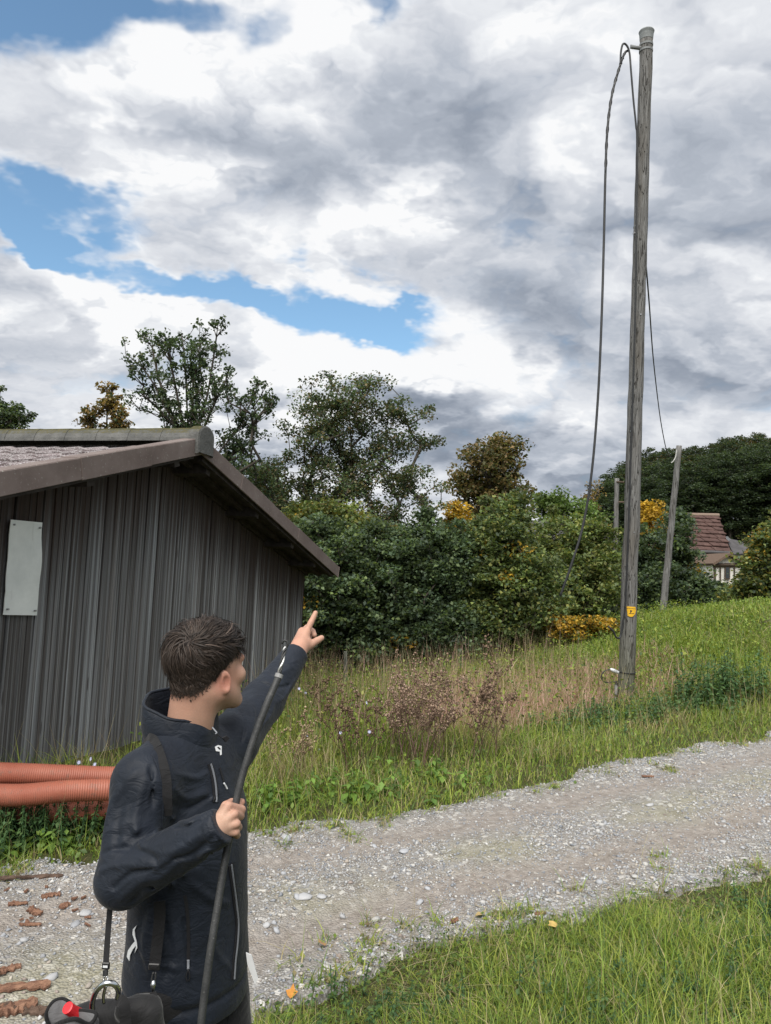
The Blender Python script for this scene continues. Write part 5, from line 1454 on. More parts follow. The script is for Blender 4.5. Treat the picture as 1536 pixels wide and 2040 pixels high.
# pale blue chicory on wiry stems
M_PETAL = m_col('chicory_petal', rough=.7)
def chicory(px, py, fl, label, seed):
    rng = np.random.default_rng(seed); f = at_ground(px, py); d = project(f)[2]; segs = []; P = []; C = []
    root = empty('chicory_plant', f); tag(root, label, 'flower', 'pale blue chicory flowers')
    for (fx_, fy_) in fl:
        tpt = W(fx_, fy_, d + rng.uniform(-.1, .1)); pts = spline([f, f * .5 + tpt * .5 + rng.normal(0, .04, 3), tpt], 6)
        segs += list(zip(pts[:-1], pts[1:]))
        n = 10; V1 = [tpt]; cam_n = rng.normal(0, .4, 3) + np.array((0, -.8, .5)); cam_n /= np.linalg.norm(cam_n); u = np.cross(cam_n, (1, 0, 0)); u /= np.linalg.norm(u); v = np.cross(cam_n, u)
        for k in range(2 * n):
            r_ = .019 if k % 2 == 0 else .009; V1.append(tpt + r_ * (u * math.cos(k * math.pi / n) + v * math.sin(k * math.pi / n)) + cam_n * (.004 if k % 2 == 0 else 0))
        o = obj('flower', mesh_data('flower', np.array(V1) - f, [(0, k, k % (2 * n) + 1) for k in range(1, 2 * n + 1)], M_PETAL, col=np.tile((.50, .52, .70), (2 * n + 1, 1))), root)
    segs = np.array(segs); V1, F1, C1 = thin_limbs(segs, np.full(len(segs), .0025), np.tile((.14, .13, .07), (len(segs), 1)), rng)
    obj('stems', mesh_data('stems', V1 - f, F1, M_DRY, col=C1), root)['kind'] = 'stuff'
chicory(170, 1600, [(157, 1519), (151, 1529), (189, 1523), (181, 1512)], 'pale blue chicory in front of the orange pipes', 1)
chicory(725, 1545, [(730, 1400), (736, 1458), (678, 1460)], 'pale blue chicory in front of the dry shrubs', 2)
chicory(600, 1480, [(609, 1380), (596, 1372)], 'white-blue chicory close to the barn corner', 3)
chicory(640, 1520, [(637, 1494), (612, 1466)], 'faded chicory heads between the person and the left dry shrub', 4)

# bark and broken wood on the track
def mk_bark():
    m, T, p = principled('red_brown_bark', rough=.92, spec=.15)
    tc = T.node('ShaderNodeTexCoord').outputs['Object']
    n = T.noise(T.vmath('MULTIPLY', tc, (3, 14, 8)), 3.0, 5.0, .7)
    T.l.new(T.ramp(n, [(.25, (.060, .034, .025)), (.5, (.185, .100, .068)), (.75, (.32, .19, .125))]), p.inputs['Base Color'])
    b = T.node('ShaderNodeBump', {'Strength': .9, 'Distance': .02, 'Height': n}); T.l.new(b.outputs[0], p.inputs['Normal']); return m
M_BARKCHIP = mk_bark()
M_BARKDARK = m_plain('dark_bark', (.085, .058, .045), .95, .1, var=.5, scale=25., bump=.8)
def bark(px, py, lx, ly, rot, label, seed, group, mat=None, curl=.16):
    rng = np.random.default_rng(seed); p = at_ground(px, py); nx, ny = 14, 6; V1 = []; F1 = []
    prof = rng.uniform(.35, 1.0, nx + 1); prof[0] *= .4; prof[-1] *= .3; shift_ = np.cumsum(rng.normal(0, .06, nx + 1))
    zz = rng.normal(0, .11, (nx + 1, ny + 1))
    for sd_ in (0, 1):
        for i in range(nx + 1):
            for j in range(ny + 1):
                u = i / nx * 2 - 1; v = (j / ny * 2 - 1)
                V1.append((u * lx, (v * prof[i] + shift_[i]) * ly, ((1 - v * v) * curl + zz[i, j]) * ly - (sd_ * (.006 + .10 * ly)) + .008))
    N1 = (nx + 1) * (ny + 1)
    for i in range(nx):
        for j in range(ny):
            a = i * (ny + 1) + j; f = (a, a + ny + 1, a + ny + 2, a + 1); F1.append(f); F1.append(tuple(q + N1 for q in reversed(f)))
    ed = [i * (ny + 1) for i in range(nx + 1)] + [nx * (ny + 1) + j for j in range(1, ny + 1)] + [i * (ny + 1) + ny for i in range(nx - 1, -1, -1)] + [j for j in range(ny - 1, 0, -1)]
    for a, b in zip(ed, ed[1:] + ed[:1]): F1.append((a, b, b + N1, a + N1))
    me = mesh_data('bark_piece', V1, F1, mat or M_BARKCHIP); fix_normals(me)
    o = obj('bark_piece', me); zb_ = max(float(H(p[0], p[1])), float(road_z(p[0], p[1])))
    o.location = (p[0], p[1], zb_ + .006); o.rotation_euler = (rng.normal(0, .05), rng.normal(0, .05), rot)
    tag(o, label, 'bark', group)
g = 'bark and wood chips on the track'
bark(30, 1990, .14, .036, .25, 'largest orange-brown slab of bark at the lower left corner', 1, g)
bark(12, 1958, .06, .03, .9, 'ragged bark piece lying behind the largest slab', 2, g)
bark(45, 2030, .11, .04, -.2, 'dark split bark piece below the largest slab', 3, g, M_BARKDARK)
bark(20, 2030, .10, .05, .5, 'reddish bark chunk in the extreme lower left corner', 4, g)
bark(62, 1763, .17, .020, .30, 'long thin dark bark strip on the far wheel track', 5, g, M_BARKDARK, .25)
bark(100, 1800, .05, .026, .6, 'orange bark flake between the strip and the puddled stones', 6, g)
bark(72, 1828, .05, .03, -.3, 'curled brown bark flake beside the pale stone', 7, g)
bark(35, 1812, .05, .02, .2, 'small reddish bark flake near the left edge', 8, g)
bark(128, 1817, .032, .024, 1.2, 'short upright orange bark chip near the elbow', 9, g)
bark(60, 1852, .055, .013, .1, 'flat reddish wood sliver on the gravel', 10, g)
rng = np.random.default_rng(9)
for k in range(14):
    bark(rng.uniform(0, 190), rng.uniform(1775, 1870), rng.uniform(.010, .022), rng.uniform(.006, .011), rng.uniform(0, 6), 'small scattered reddish bark crumb on the gravel', 20 + k, 'small bark crumbs on the track')
bark(1290, 1556, .06, .02, .3, 'reddish chip on the far right of the track', 50, g)
bark(1075, 1838, .035, .016, .4, 'yellowish wood chip at the near grass edge', 51, g)
bark(905, 1850, .03, .018, 1., 'pale dead leaf at the near grass edge', 52, g)

# fallen autumn leaves
LEAFV = np.array([(0, -.5, 0), (.28, -.3, .08), (.5, .05, .05), (.2, .2, .0), (0, .6, .12), (-.2, .2, .0), (-.5, .05, .06), (-.28, -.3, .04)]); 
for k, (px, py, c_, lab) in enumerate(((580, 2003, (.45, .20, .04), 'orange fallen leaf in the grass near the bottom edge'), (955, 1845, (.40, .30, .14), 'pale fallen leaf on the near edge of the track'), (1100, 1870, (.42, .30, .10), 'yellowish fallen leaf in the foreground grass'),
                                  (640, 1905, (.32, .19, .09), 'brown fallen leaf on the gravel beside the person'), (1190, 1510, (.30, .15, .07), 'brown fallen leaf on the far verge edge'), (300, 1640, (.45, .36, .12), 'yellow fallen leaf at the verge left of the person'), (330, 1655, (.40, .31, .12), 'second yellow fallen leaf at the verge'))):
    p = at_ground(px, py); zz = max(float(H(p[0], p[1])), float(road_z(p[0], p[1]))) + (.02 if road_side(p[0], p[1]) > 0 else .07)
    V1 = np.vstack([LEAFV, LEAFV - (0, 0, .03)]); n = len(LEAFV)
    me = mesh_data('fallen_leaf', V1 * .055, [tuple(range(n)), tuple(reversed(range(n, 2 * n)))] + [(i, (i + 1) % n, (i + 1) % n + n, i + n) for i in range(n)], M_PETAL, col=np.tile(c_, (2 * n, 1)))
    o = obj('fallen_leaf', me, None, (p[0], p[1], zz)); o.rotation_euler = (RNG.normal(0, .4), RNG.normal(0, .4), RNG.uniform(0, 6.28)); tag(o, lab, 'leaf', 'fallen leaves')

# ================================================================== the person
# ---- small distance-field toolkit: smooth unions of limbs, meshed with surface nets
def nrm(v): v = np.asarray(v, float); return v / np.linalg.norm(v)
def d_cone(P, a, b, ra, rb):
    a = np.asarray(a, np.float32); b = np.asarray(b, np.float32); ab = b - a; t = np.clip((P - a) @ ab / (ab @ ab), 0, 1)
    return np.linalg.norm(P - a - t[:, None] * ab, axis=1) - (ra + (rb - ra) * t)
def d_ell(P, c, M, r):
    q = (P - np.asarray(c, np.float32)) @ np.asarray(M, np.float32); r = np.asarray(r, np.float32)
    k = np.linalg.norm(q / r, axis=1); k2 = np.linalg.norm(q / (r * r), axis=1) + 1e-9
    return k * (k - 1) / k2
def smin(a, b, k):
    h = np.clip(.5 + .5 * (b - a) / k, 0, 1); return b + (a - b) * h - k * h * (1 - h)
def smax(a, b, k): return -smin(-a, -b, k)
def nets(f, lo, hi, h, margin=.012):
    """surface nets over a sparse grid: a coarse pass finds the cells near the surface"""
    lo = np.asarray(lo, np.float32); hi = np.asarray(hi, np.float32); c = 5
    n = (np.ceil((hi - lo) / (h * c)).astype(int) + 1) * c + 1
    nc = (n - 1) // c + 1
    g = [lo[i] + h * c * np.arange(nc[i], dtype=np.float32) for i in range(3)]
    G = np.stack(np.meshgrid(*g, indexing='ij'), -1).reshape(-1, 3)
    dc = f(G).reshape(nc)
    act = np.abs(dc) < h * c * 1.75 + margin
    vol = np.empty(n, np.float32)
    big = np.repeat(np.repeat(np.repeat(dc, c, 0), c, 1), c, 2)[:n[0], :n[1], :n[2]]
    vol[:] = np.sign(big) * 1.0
    blk = np.zeros(nc, bool); blk |= act
    for ax in range(3):
        s = np.zeros_like(blk); sl = [slice(None)] * 3; sl2 = [slice(None)] * 3; sl[ax] = slice(0, -1); sl2[ax] = slice(1, None)
        s[tuple(sl)] |= blk[tuple(sl2)]; blk |= s
    m = np.repeat(np.repeat(np.repeat(blk, c, 0), c, 1), c, 2)[:n[0], :n[1], :n[2]]
    I = np.argwhere(m); out = np.empty(len(I), np.float32)
    for s in range(0, len(I), 400000):
        out[s:s + 400000] = f(lo + h * I[s:s + 400000].astype(np.float32))
    vol[m] = out
    neg = vol < 0
    cell = np.zeros(n - 1, np.uint8)
    for dx in (0, 1):
        for dy in (0, 1):
            for dz in (0, 1): cell += neg[dx:n[0] - 1 + dx, dy:n[1] - 1 + dy, dz:n[2] - 1 + dz]
    A = np.argwhere((cell > 0) & (cell < 8))
    idx = np.full(n - 1, -1, np.int32); idx[tuple(A.T)] = np.arange(len(A))
    acc = np.zeros((len(A), 3), np.float32); cnt = np.zeros(len(A), np.float32)
    corners = [(x, y, z) for x in (0, 1) for y in (0, 1) for z in (0, 1)]
    vals = {cc: vol[A[:, 0] + cc[0], A[:, 1] + cc[1], A[:, 2] + cc[2]] for cc in corners}
    for i, ca_ in enumerate(corners):
        for cb_ in corners[i + 1:]:
            if sum(abs(p - q) for p, q in zip(ca_, cb_)) != 1: continue
            va, vb = vals[ca_], vals[cb_]; k = (va < 0) != (vb < 0)
            t = np.where(k, va / np.where(k, va - vb, 1), 0).clip(0, 1)
            acc += k[:, None] * (np.array(ca_, np.float32) + t[:, None] * (np.array(cb_, np.float32) - np.array(ca_, np.float32))); cnt += k
    V = lo + h * (A + acc / cnt[:, None])
    Q = []
    for ax in range(3):
        u, v = (ax + 1) % 3, (ax + 2) % 3
        sl0 = [slice(1, -1)] * 3; sl1 = [slice(1, -1)] * 3; sl0[ax] = slice(0, n[ax] - 1); sl1[ax] = slice(1, n[ax])
        E_ = np.argwhere(neg[tuple(sl0)] != neg[tuple(sl1)]); off = np.array([1, 1, 1]); off[ax] = 0; E_ = E_ + off
        s = neg[tuple(E_.T)]
        def id_(du, dv):
            k = E_.copy(); k[:, u] -= du; k[:, v] -= dv; return idx[tuple(k.T)]
        q = np.stack([id_(1, 1), id_(0, 1), id_(0, 0), id_(1, 0)], 1)
        q[~s] = q[~s][:, ::-1]; Q.append(q)
    Q = np.concatenate(Q); Q = Q[(Q >= 0).all(1)]
    return V, Q
def hit(f, px, py, d0, d1, off=0.0):
    """first surface point on the sight line of a photo pixel"""
    ds = np.linspace(d0, d1, 500, dtype=np.float32); P = (CAM + ds[:, None] * ray(px, py)).astype(np.float32); v = f(P)
    k = int(np.argmax(v < 0)) if (v < 0).any() else int(np.argmin(v))
    return CAM + (ds[k] - off) * ray(px, py)

# ---- joints
A3 = np.array
RSH, REL, RWR = W(282, 1532, 1.80), W(246, 1752, 1.70), W(428, 1652, 1.62)
LSH, LEL, LWR = W(458, 1482, 2.12), W(524, 1398, 2.35), W(590, 1303, 2.53)
bR = nrm((RSH - LSH) * (1, 1, 0)); bF = nrm(np.cross((0, 0, 1.0), bR)); 
if bF[0] < 0: bF = -bF
RSH = W(289, 1563, 1.80)
bU = A3((0, 0, 1.0)); BODY = np.stack([bR, bF, bU], 1)
SP = (W(282, 1532, 1.80) + LSH) / 2; SP = A3((SP[0], SP[1], 0)) - bF * .005
HC = W(413, 1333, 1.975)                                           # middle of the head
ay = rad(50); hf = A3((math.cos(ay), math.sin(ay), .16)); hf = nrm(hf); hr = nrm(np.cross(hf, (0, 0, 1.0))); hu = np.cross(hr, hf)
tilt = rad(-3); hr, hu = hr * math.cos(tilt) + hu * math.sin(tilt), hu * math.cos(tilt) - hr * math.sin(tilt)
HEAD = np.stack([hr, hf, hu], 1)
def HL(x, y, z): return HC + HEAD @ A3((x, y, z))

# ---- head, neck, hands, body under the clothes: one skin
def f_skull(P): return d_ell(P, HL(0, -.012, .032), HEAD, (.0765, .098, .088))
def f_head(P):
    d = f_skull(P)
    d = smin(d, d_ell(P, HL(0, .030, -.035), HEAD, (.062, .066, .082)), .03)
    for s in (-1, 1):
        d = smin(d, d_cone(P, HL(.056 * s, .002, -.052), HL(.022 * s, .070, -.098), .020, .017), .03)
        d = smin(d, d_ell(P, HL(.043 * s, .066, -.022), HEAD, (.022, .022, .020)), .02)
        d = smin(d, d_cone(P, HL(.045 * s, .078, .022), HL(.012 * s, .092, .020), .010, .010), .016)
    d = smin(d, d_ell(P, HL(0, .080, -.103), HEAD, (.024, .020, .017)), .022)
    for s in (-1, 1): d = smax(d, -d_ell(P, HL(.031 * s, .101, .004), HEAD, (.017, .012, .010)), .012)
    d = smin(d, d_cone(P, HL(0, .092, .008), HL(0, .112, -.034), .008, .0115), .012)
    for s in (-1, 1): d = smin(d, d_ell(P, HL(.011 * s, .104, -.037), HEAD, (.008, .010, .007)), .008)
    d = smin(d, d_ell(P, HL(0, .094, -.062), HEAD, (.021, .008, .006)), .008); d = smin(d, d_ell(P, HL(0, .093, -.073), HEAD, (.018, .009, .006)), .006)
    return d
EAR = {}
for s in (-1, 1):
    n_ = nrm(HEAD @ A3((.80 * s, -.48, .0))); up_ = nrm(HEAD @ A3((.10 * s, -.12, 1))); up_ = nrm(up_ - n_ * (up_ @ n_)); fw_ = np.cross(up_, n_)
    EAR[s] = (HL(.0800 * s, -.004, -.018), np.stack([n_, fw_, up_], 1))
def f_ears(P):
    d = None
    for s in (-1, 1):
        c, M = EAR[s]
        e = d_ell(P, c, M, (.0068, .0160, .0295))
        e = smin(e, d_ell(P, c - M[:, 2] * .022, M, (.0065, .011, .012)), .006)
        e = smax(e, -d_ell(P, c + M[:, 0] * .0085 + M[:, 1] * (.003 * (1 if M[:, 1] @ hf > 0 else -1)) - M[:, 2] * .002, M, (.0095, .0105, .020)), .003)
        d = e if d is None else np.minimum(d, e)
    return d
NB = SP + A3((0, 0, 1.405)) - bF * .012 + bR * .002
def f_neck(P):
    d = d_cone(P, NB - A3((0, 0, .06)), HL(0, -.042, -.05), .059, .060)
    d = smin(d, d_cone(P, NB + bF * .035 - A3((0, 0, .02)), HL(.042, -.030, -.045), .018, .017), .03)     # sternomastoid
    return d
# hands: chains of joints
def finger(pts, r0, r1): return [(A3(a), A3(b), r0 + (r1 - r0) * i / (len(pts) - 1), r0 + (r1 - r0) * (i + 1) / (len(pts) - 1)) for i, (a, b) in enumerate(zip(pts[:-1], pts[1:]))]
# right hand: fist round the rod, back of the hand towards us
ROD = spline([W(566, 1300, 1.80), W(556, 1345, 1.78), W(535, 1395, 1.755), W(510, 1460, 1.73), W(489, 1525, 1.705), W(473, 1585, 1.685), W(463, 1640, 1.668), W(449, 1710, 1.645), W(436, 1790, 1.615), W(420, 1890, 1.58), W(405, 2000, 1.55), W(392, 2110, 1.52)], 90)
rod_at = lambda py: ROD[int(np.argmin([abs(project(p)[1] - py) for p in ROD]))]
ROD_R = .0086
RH = []
kn = [W(455, 1606, 1.640), W(467, 1622, 1.632), W(471, 1641, 1.628), W(469, 1657, 1.630)]     # knuckles, index .. little
for i, (k_, L_) in enumerate(zip(kn, (1.0, 1.05, .98, .8))):
    c_ = rod_at(1606 + i * 18); ax_ = nrm(rod_at(1690) - rod_at(1590)); tocam = nrm(CAM - c_); tocam = nrm(tocam - ax_ * (tocam @ ax_)); sd_ = nrm(np.cross(ax_, tocam))
    if sd_[0] < 0: sd_ = -sd_
    rr = ROD_R + .0062
    p1 = c_ + sd_ * (rr + .0005) + tocam * .004 + ax_ * .002; p2 = c_ - tocam * rr + sd_ * .006; p3 = c_ - tocam * (rr * .55) - sd_ * rr * .95
    RH += finger([k_, p1, p2, p3], .0100 - .0005 * i, .0084 - .0005 * i)
    RH += [(RWR * .55 + k_ * .45, k_, .0125, .0098)]
c_ = rod_at(1600); RH += finger([W(438, 1632, 1.645), W(450, 1606, 1.665), c_ - tocam * .018 - sd_ * .010, c_ - tocam * .020 + sd_ * .012 - ax_ * .004], .0125, .0088)   # thumb, behind the rod
RH_P = [(RWR, W(455, 1632, 1.640), .024, .0185), (RWR, W(460, 1650, 1.638), .022, .0145), (RWR, W(449, 1615, 1.648), .021, .0140)]
# left hand: pointing
LH = []; lw = LWR; up2 = nrm(ray(0, 0) * 0 + A3((.16, .10, .98)))
ld = 2.55
ik = W(609, 1262, ld + .03); LH += finger([ik, W(619, 1241, ld + .05), W(625, 1229, ld + .062), W(628.5, 1221, ld + .068)], .0118, .0086)   # index
mk_ = W(602, 1259, ld + .050); LH += finger([mk_, W(612, 1250, ld + .085), W(623, 1258, ld + .080), W(626, 1265, ld + .060)], .0115, .0098)
LH += finger([W(597, 1266, ld + .060), W(607, 1259, ld + .095), W(616, 1268, ld + .090), W(615, 1276, ld + .068)], .0112, .0095)
LH += finger([W(594, 1275, ld + .065), W(602, 1270, ld + .092), W(609, 1279, ld + .088), W(608, 1285, ld + .068)], .0105, .0088)
LH += finger([W(604, 1293, ld + .005), W(619, 1284, ld + .018), W(632, 1276, ld + .035), W(640.5, 1271, ld + .045)], .0160, .0100)          # thumb
LH_P = [(lw, ik, .029, .0175), (lw, mk_, .029, .0165), (lw, W(598, 1268, ld + .06), .027, .0155), (lw, W(611, 1281, ld + .015), .027, .019), (lw, W(597, 1277, ld + .06), .025, .0150)]
def f_hand(P, palm, fing, k1, k2):
    d = None
    for a, b, ra, rb_2 in palm: e = d_cone(P, a, b, ra, rb_2); d = e if d is None else smin(d, e, k1)
    g = None
    for a, b, ra, rb_2 in fing: e = d_cone(P, a, b, ra, rb_2); g = e if g is None else smin(g, e, k2)
    return smin(d, g, .006)
def near(P, c, r): return np.linalg.norm(P - np.asarray(c, np.float32), axis=1) < r
def sub(P, mask, fn):
    out = np.full(len(P), .3, np.float32)
    if mask.any(): out[mask] = fn(P[mask])
    return out
def f_body(P):
    d = d_ell(P, SP + bF * .012 + A3((0, 0, 1.13)), BODY, (.150, .085, .22)); d = smin(d, d_ell(P, SP + bF * .035 + A3((0, 0, .93)), BODY, (.14, .10, .16)), .06)
    for a, b, c in ((RSH, REL, RWR), (LSH, LEL, LWR)):
        d = smin(d, d_cone(P, a, b, .042, .038), .02); d = smin(d, d_cone(P, b, c, .040, .026), .02)
    d = smin(d, sub(P, near(P, (NB + HC) / 2, .22), f_neck), .012)
    hd = near(P, HC, .20)
    d = smin(d, sub(P, hd, f_head), .034); d = smin(d, sub(P, hd, f_ears), .006)
    d = smin(d, sub(P, near(P, RWR, .16), lambda q: f_hand(q, RH_P, RH, .010, .0018)), .012)
    d = smin(d, sub(P, near(P, LWR, .22), lambda q: f_hand(q, LH_P, LH, .012, .0018)), .012)
    return d
pts_ = np.array([RSH, REL, RWR, LSH, LEL, LWR, HC, HL(0, 0, .13), W(640, 1215, 2.65), W(480, 1690, 1.6), SP + A3((0, 0, .80))])
lo, hi = pts_.min(0) - .13, pts_.max(0) + .13
Vb, Qb = nets(f_body, lo, hi, .0034)

# ---- hair mask on the scalp (0 skin, 1 full hair), in head coordinates
def hair_len(Q):
    """hair length in metres at a point of the scalp given in head coordinates; the sides and nape are faded short"""
    x, y, z = Q[:, 0], Q[:, 1], Q[:, 2]
    line = np.interp(y, [-.12, -.08, -.03, .01, .04, .075, .1], [-.058, -.056, -.022, .012, .030, .062, .070])     # hairline height front to back
    up = z - line
    fade = np.interp(y, [-.12, -.06, 0, .06], [.062, .058, .040, .018])
    return S((up - .012) / fade), up
Qh = (Vb - HC) @ HEAD
hl, up_h = hair_len(Qh)
onhead = np.linalg.norm(Qh, axis=1) < .16
stub = np.where(onhead, S((up_h + .012) / .040), 0) * (np.abs(Qh[:, 0]) < .079)
stub = np.where(onhead & (Qh[:, 1] < .095), stub, 0)
base_skin = A3((.42, .245, .178)); 
redn = np.zeros(len(Vb))
for s in (-1, 1): redn = np.maximum(redn, np.exp(-(np.linalg.norm(Vb - EAR[s][0], axis=1) / .030) ** 2))
for p in kn + [ik, mk_]: redn = np.maximum(redn, .5 * np.exp(-(np.linalg.norm(Vb - p, axis=1) / .010) ** 2))
mot = fbm2(Vb[:, 0] + Vb[:, 1], Vb[:, 2] + Vb[:, 1] * .5, 40., 3, 2.) - .5
blot = fbm2(Vb[:, 0] * .7 + Vb[:, 1], Vb[:, 2], 14., 2, 8.) - .5
skin = base_skin * (1 + .24 * mot[:, None]) * (1 + blot[:, None] * A3((.10, -.16, -.18))); skin = skin * (1 - redn[:, None] * A3((-.02, .20, .18)))
haircol = A3((.030, .021, .017))
stubcol = A3((.011, .0085, .0075)); skin = skin * (1 - stub[:, None] * .985) + stubcol * stub[:, None] * .985
# brows, lips
for s in (-1, 1):
    q = np.abs(Qh - A3((.030 * s, .095, .024))) / A3((.019, .02, .0045)); k = np.clip(1.2 - np.linalg.norm(q, axis=1), 0, 1)[:, None]; skin = skin * (1 - k) + haircol * k
q = np.linalg.norm((Qh - A3((0, .098, -.067))) / A3((.022, .014, .010)), axis=1); k = np.clip(1.3 - q, 0, .7)[:, None]; skin = skin * (1 - k) + A3((.36, .14, .12)) * k
def mk_skin():
    m, T, p = principled('skin', rough=.52, spec=.28)
    at = T.node('ShaderNodeAttribute', attribute_name='Col').outputs['Color']
    tc = T.node('ShaderNodeTexCoord').outputs['Object']
    n = T.noise(tc, 260.0, 3.0, .6)
    T.l.new(T.mix(1.0, at, T.ramp(n, [(.3, (.93, .92, .92)), (.7, (1.05, 1.05, 1.05))]), 'MULTIPLY'), p.inputs['Base Color'])
    p.inputs['Subsurface Weight'].default_value = .05
    p.inputs['Subsurface Radius'].default_value = (.010, .004, .002)
    p.inputs['Subsurface Scale'].default_value = .5
    b = T.node('ShaderNodeBump', {'Strength': .12, 'Distance': .001, 'Height': n}); T.l.new(b.outputs[0], p.inputs['Normal'])
    return m
FEET = A3((SP[0], SP[1], float(H(SP[0], SP[1]))))
person = obj('person', mesh_data('person', Vb - FEET, Qb, mk_skin(), smooth=True, col=skin), None, FEET)
tag(person, 'young person in black jacket pointing at the pole and holding a cable', 'person')
M_EYE = m_plain('eye_white', (.75, .72, .70), .2, .5, var=.03); M_IRIS = m_plain('iris', (.05, .03, .02), .2, .5, var=.1)
for s in (-1, 1):
    mb = MB(); mb.add(iv * .0118 + HL(.031 * s, .0835, .004), iF.tolist()); e_ = mb.build('eye', M_EYE, person, smooth=True, origin=FEET)
    mb = MB(); mb.add(iv * .0055 + HL(.031 * s, .0905, .004), iF.tolist()); mb.build('iris', M_IRIS, e_, smooth=True, origin=FEET)

# ---- softshell jacket
def torso(P, prof, k=1.0):
    """stack of ellipses along the spine: rows (z, forward offset, half width, half depth)"""
    pr = np.array(prof, np.float32); q = (P - SP.astype(np.float32)) @ BODY.astype(np.float32); z = q[:, 2]
    o = np.interp(z, pr[:, 0], pr[:, 1]); a = np.interp(z, pr[:, 0], pr[:, 2]); b = np.interp(z, pr[:, 0], pr[:, 3])
    x, y = q[:, 0], q[:, 1] - o
    r = np.sqrt((x / a) ** 2 + (y / b) ** 2); d = (r - 1) * np.minimum(a, b) * .92
    return np.maximum(d, np.maximum(z - pr[-1, 0], pr[0, 0] - z))
JP = [(.775, .042, .172, .140), (.80, .042, .178, .144), (.86, .042, .181, .146), (.95, .040, .174, .138), (1.05, .034, .174, .133), (1.15, .024, .180, .132), (1.25, .012, .184, .128), (1.33, .000, .172, .112), (1.40, -.008, .120, .088), (1.45, -.012, .085, .075)]
HEM_Z = .785
def limb_t(P, a, b):
    ab = (b - a).astype(np.float32); return (P - a.astype(np.float32)) @ ab / (ab @ ab)
def f_sleeves(P):
    d = d_cone(P, RSH, REL, .073, .063); d = smin(d, d_cone(P, REL, RWR + nrm(RWR - REL) * .015, .063, .042), .012)
    e = d_cone(P, LSH, LEL, .076, .064); e = smin(e, d_cone(P, LEL, LWR - nrm(LWR - LEL) * .01, .064, .046), .03)
    return np.minimum(d, e)
def f_jack0(P):
    d = torso(P, JP)
    d = smin(d, d_cone(P, SP + A3((0, 0, 1.36)) + bR * .06, RSH + A3((0, 0, .004)), .075, .074), .05)
    d = smin(d, d_cone(P, SP + A3((0, 0, 1.36)) - bR * .06, LSH + A3((0, 0, .004)), .075, .072), .05)
    d = smin(d, d_cone(P, SP + A3((0, 0, 1.405)) + bR * .045, RSH + A3((0, 0, .02)), .060, .056), .04)
    return smin(d, f_sleeves(P), .028)
# folds: soft ridges and creases along lines found on the jacket's own surface
FOLDS = [  # photo line, width, height (+ ridge, - crease), depth range
    ([(215, 1655), (262, 1640), (310, 1660), (335, 1700)], .020, .004), ([(205, 1700), (250, 1690), (300, 1705), (322, 1728)], .016, -.005), ([(200, 1735), (250, 1722), (312, 1725), (345, 1700)], .014, .009),
    ([(225, 1770), (262, 1740), (300, 1730), (330, 1718)], .011, -.010), ([(240, 1790), (285, 1752), (320, 1745), (350, 1720)], .014, .008), ([(262, 1796), (300, 1768), (335, 1765)], .012, -.007), ([(300, 1790), (340, 1765), (365, 1735)], .014, .006),
    ([(365, 1745), (400, 1705), (430, 1690)], .014, .006), ([(330, 1700), (360, 1690), (400, 1662)], .014, .006), ([(345, 1712), (385, 1700), (425, 1668)], .012, -.006), ([(395, 1725), (425, 1700), (445, 1690)], .010, -.006),
    ([(405, 1640), (412, 1665), (425, 1690)], .009, .006), ([(418, 1632), (428, 1660), (444, 1684)], .007, -.005),
    ([(270, 1540), (225, 1600), (205, 1680)], .024, .006), ([(300, 1530), (305, 1600), (318, 1660)], .014, -.010), ([(285, 1560), (270, 1640), (285, 1690)], .022, .006), ([(245, 1560), (235, 1640), (232, 1690)], .02, -.005),
    ([(345, 1570), (370, 1590), (410, 1580)], .014, .006), ([(340, 1600), (370, 1612), (415, 1590)], .012, -.006), ([(345, 1630), (380, 1640), (425, 1590)], .012, .008), ([(345, 1650), (390, 1640), (430, 1612)], .012, -.009), ([(350, 1540), (390, 1550), (415, 1540)], .014, .004),
    ([(380, 1760), (420, 1790), (455, 1800)], .018, .005), ([(365, 1830), (372, 1870), (376, 1925)], .010, -.008), ([(300, 1820), (290, 1880), (300, 1940)], .018, .006), ([(330, 1840), (340, 1900), (330, 1950)], .016, -.005), ([(420, 1850), (430, 1900), (460, 1930)], .016, .005), ([(280, 1890), (300, 1915), (350, 1930)], .012, .005),
    ([(490, 1470), (505, 1430), (500, 1405)], .012, .007), ([(500, 1480), (520, 1440), (525, 1400)], .010, -.007), ([(480, 1480), (488, 1440), (480, 1415)], .010, -.006), ([(520, 1450), (540, 1420), (545, 1390)], .012, .006), ([(525, 1340), (550, 1345), (580, 1330)], .014, .007), ([(520, 1360), (550, 1370), (575, 1365)], .012, -.006), ([(545, 1320), (570, 1325), (592, 1315)], .010, .005), ([(540, 1400), (565, 1390), (590, 1350)], .012, .005),
]
_fold = []
for pts2, w_, a_ in FOLDS:
    P3 = [hit(f_jack0, x, y, 1.3, 2.9) for x, y in pts2]
    _fold.append((spline(P3, 14).astype(np.float32), w_, a_))
FB = [(f.min(0) - 3 * w_, f.max(0) + 3 * w_) for f, w_, a_ in _fold]
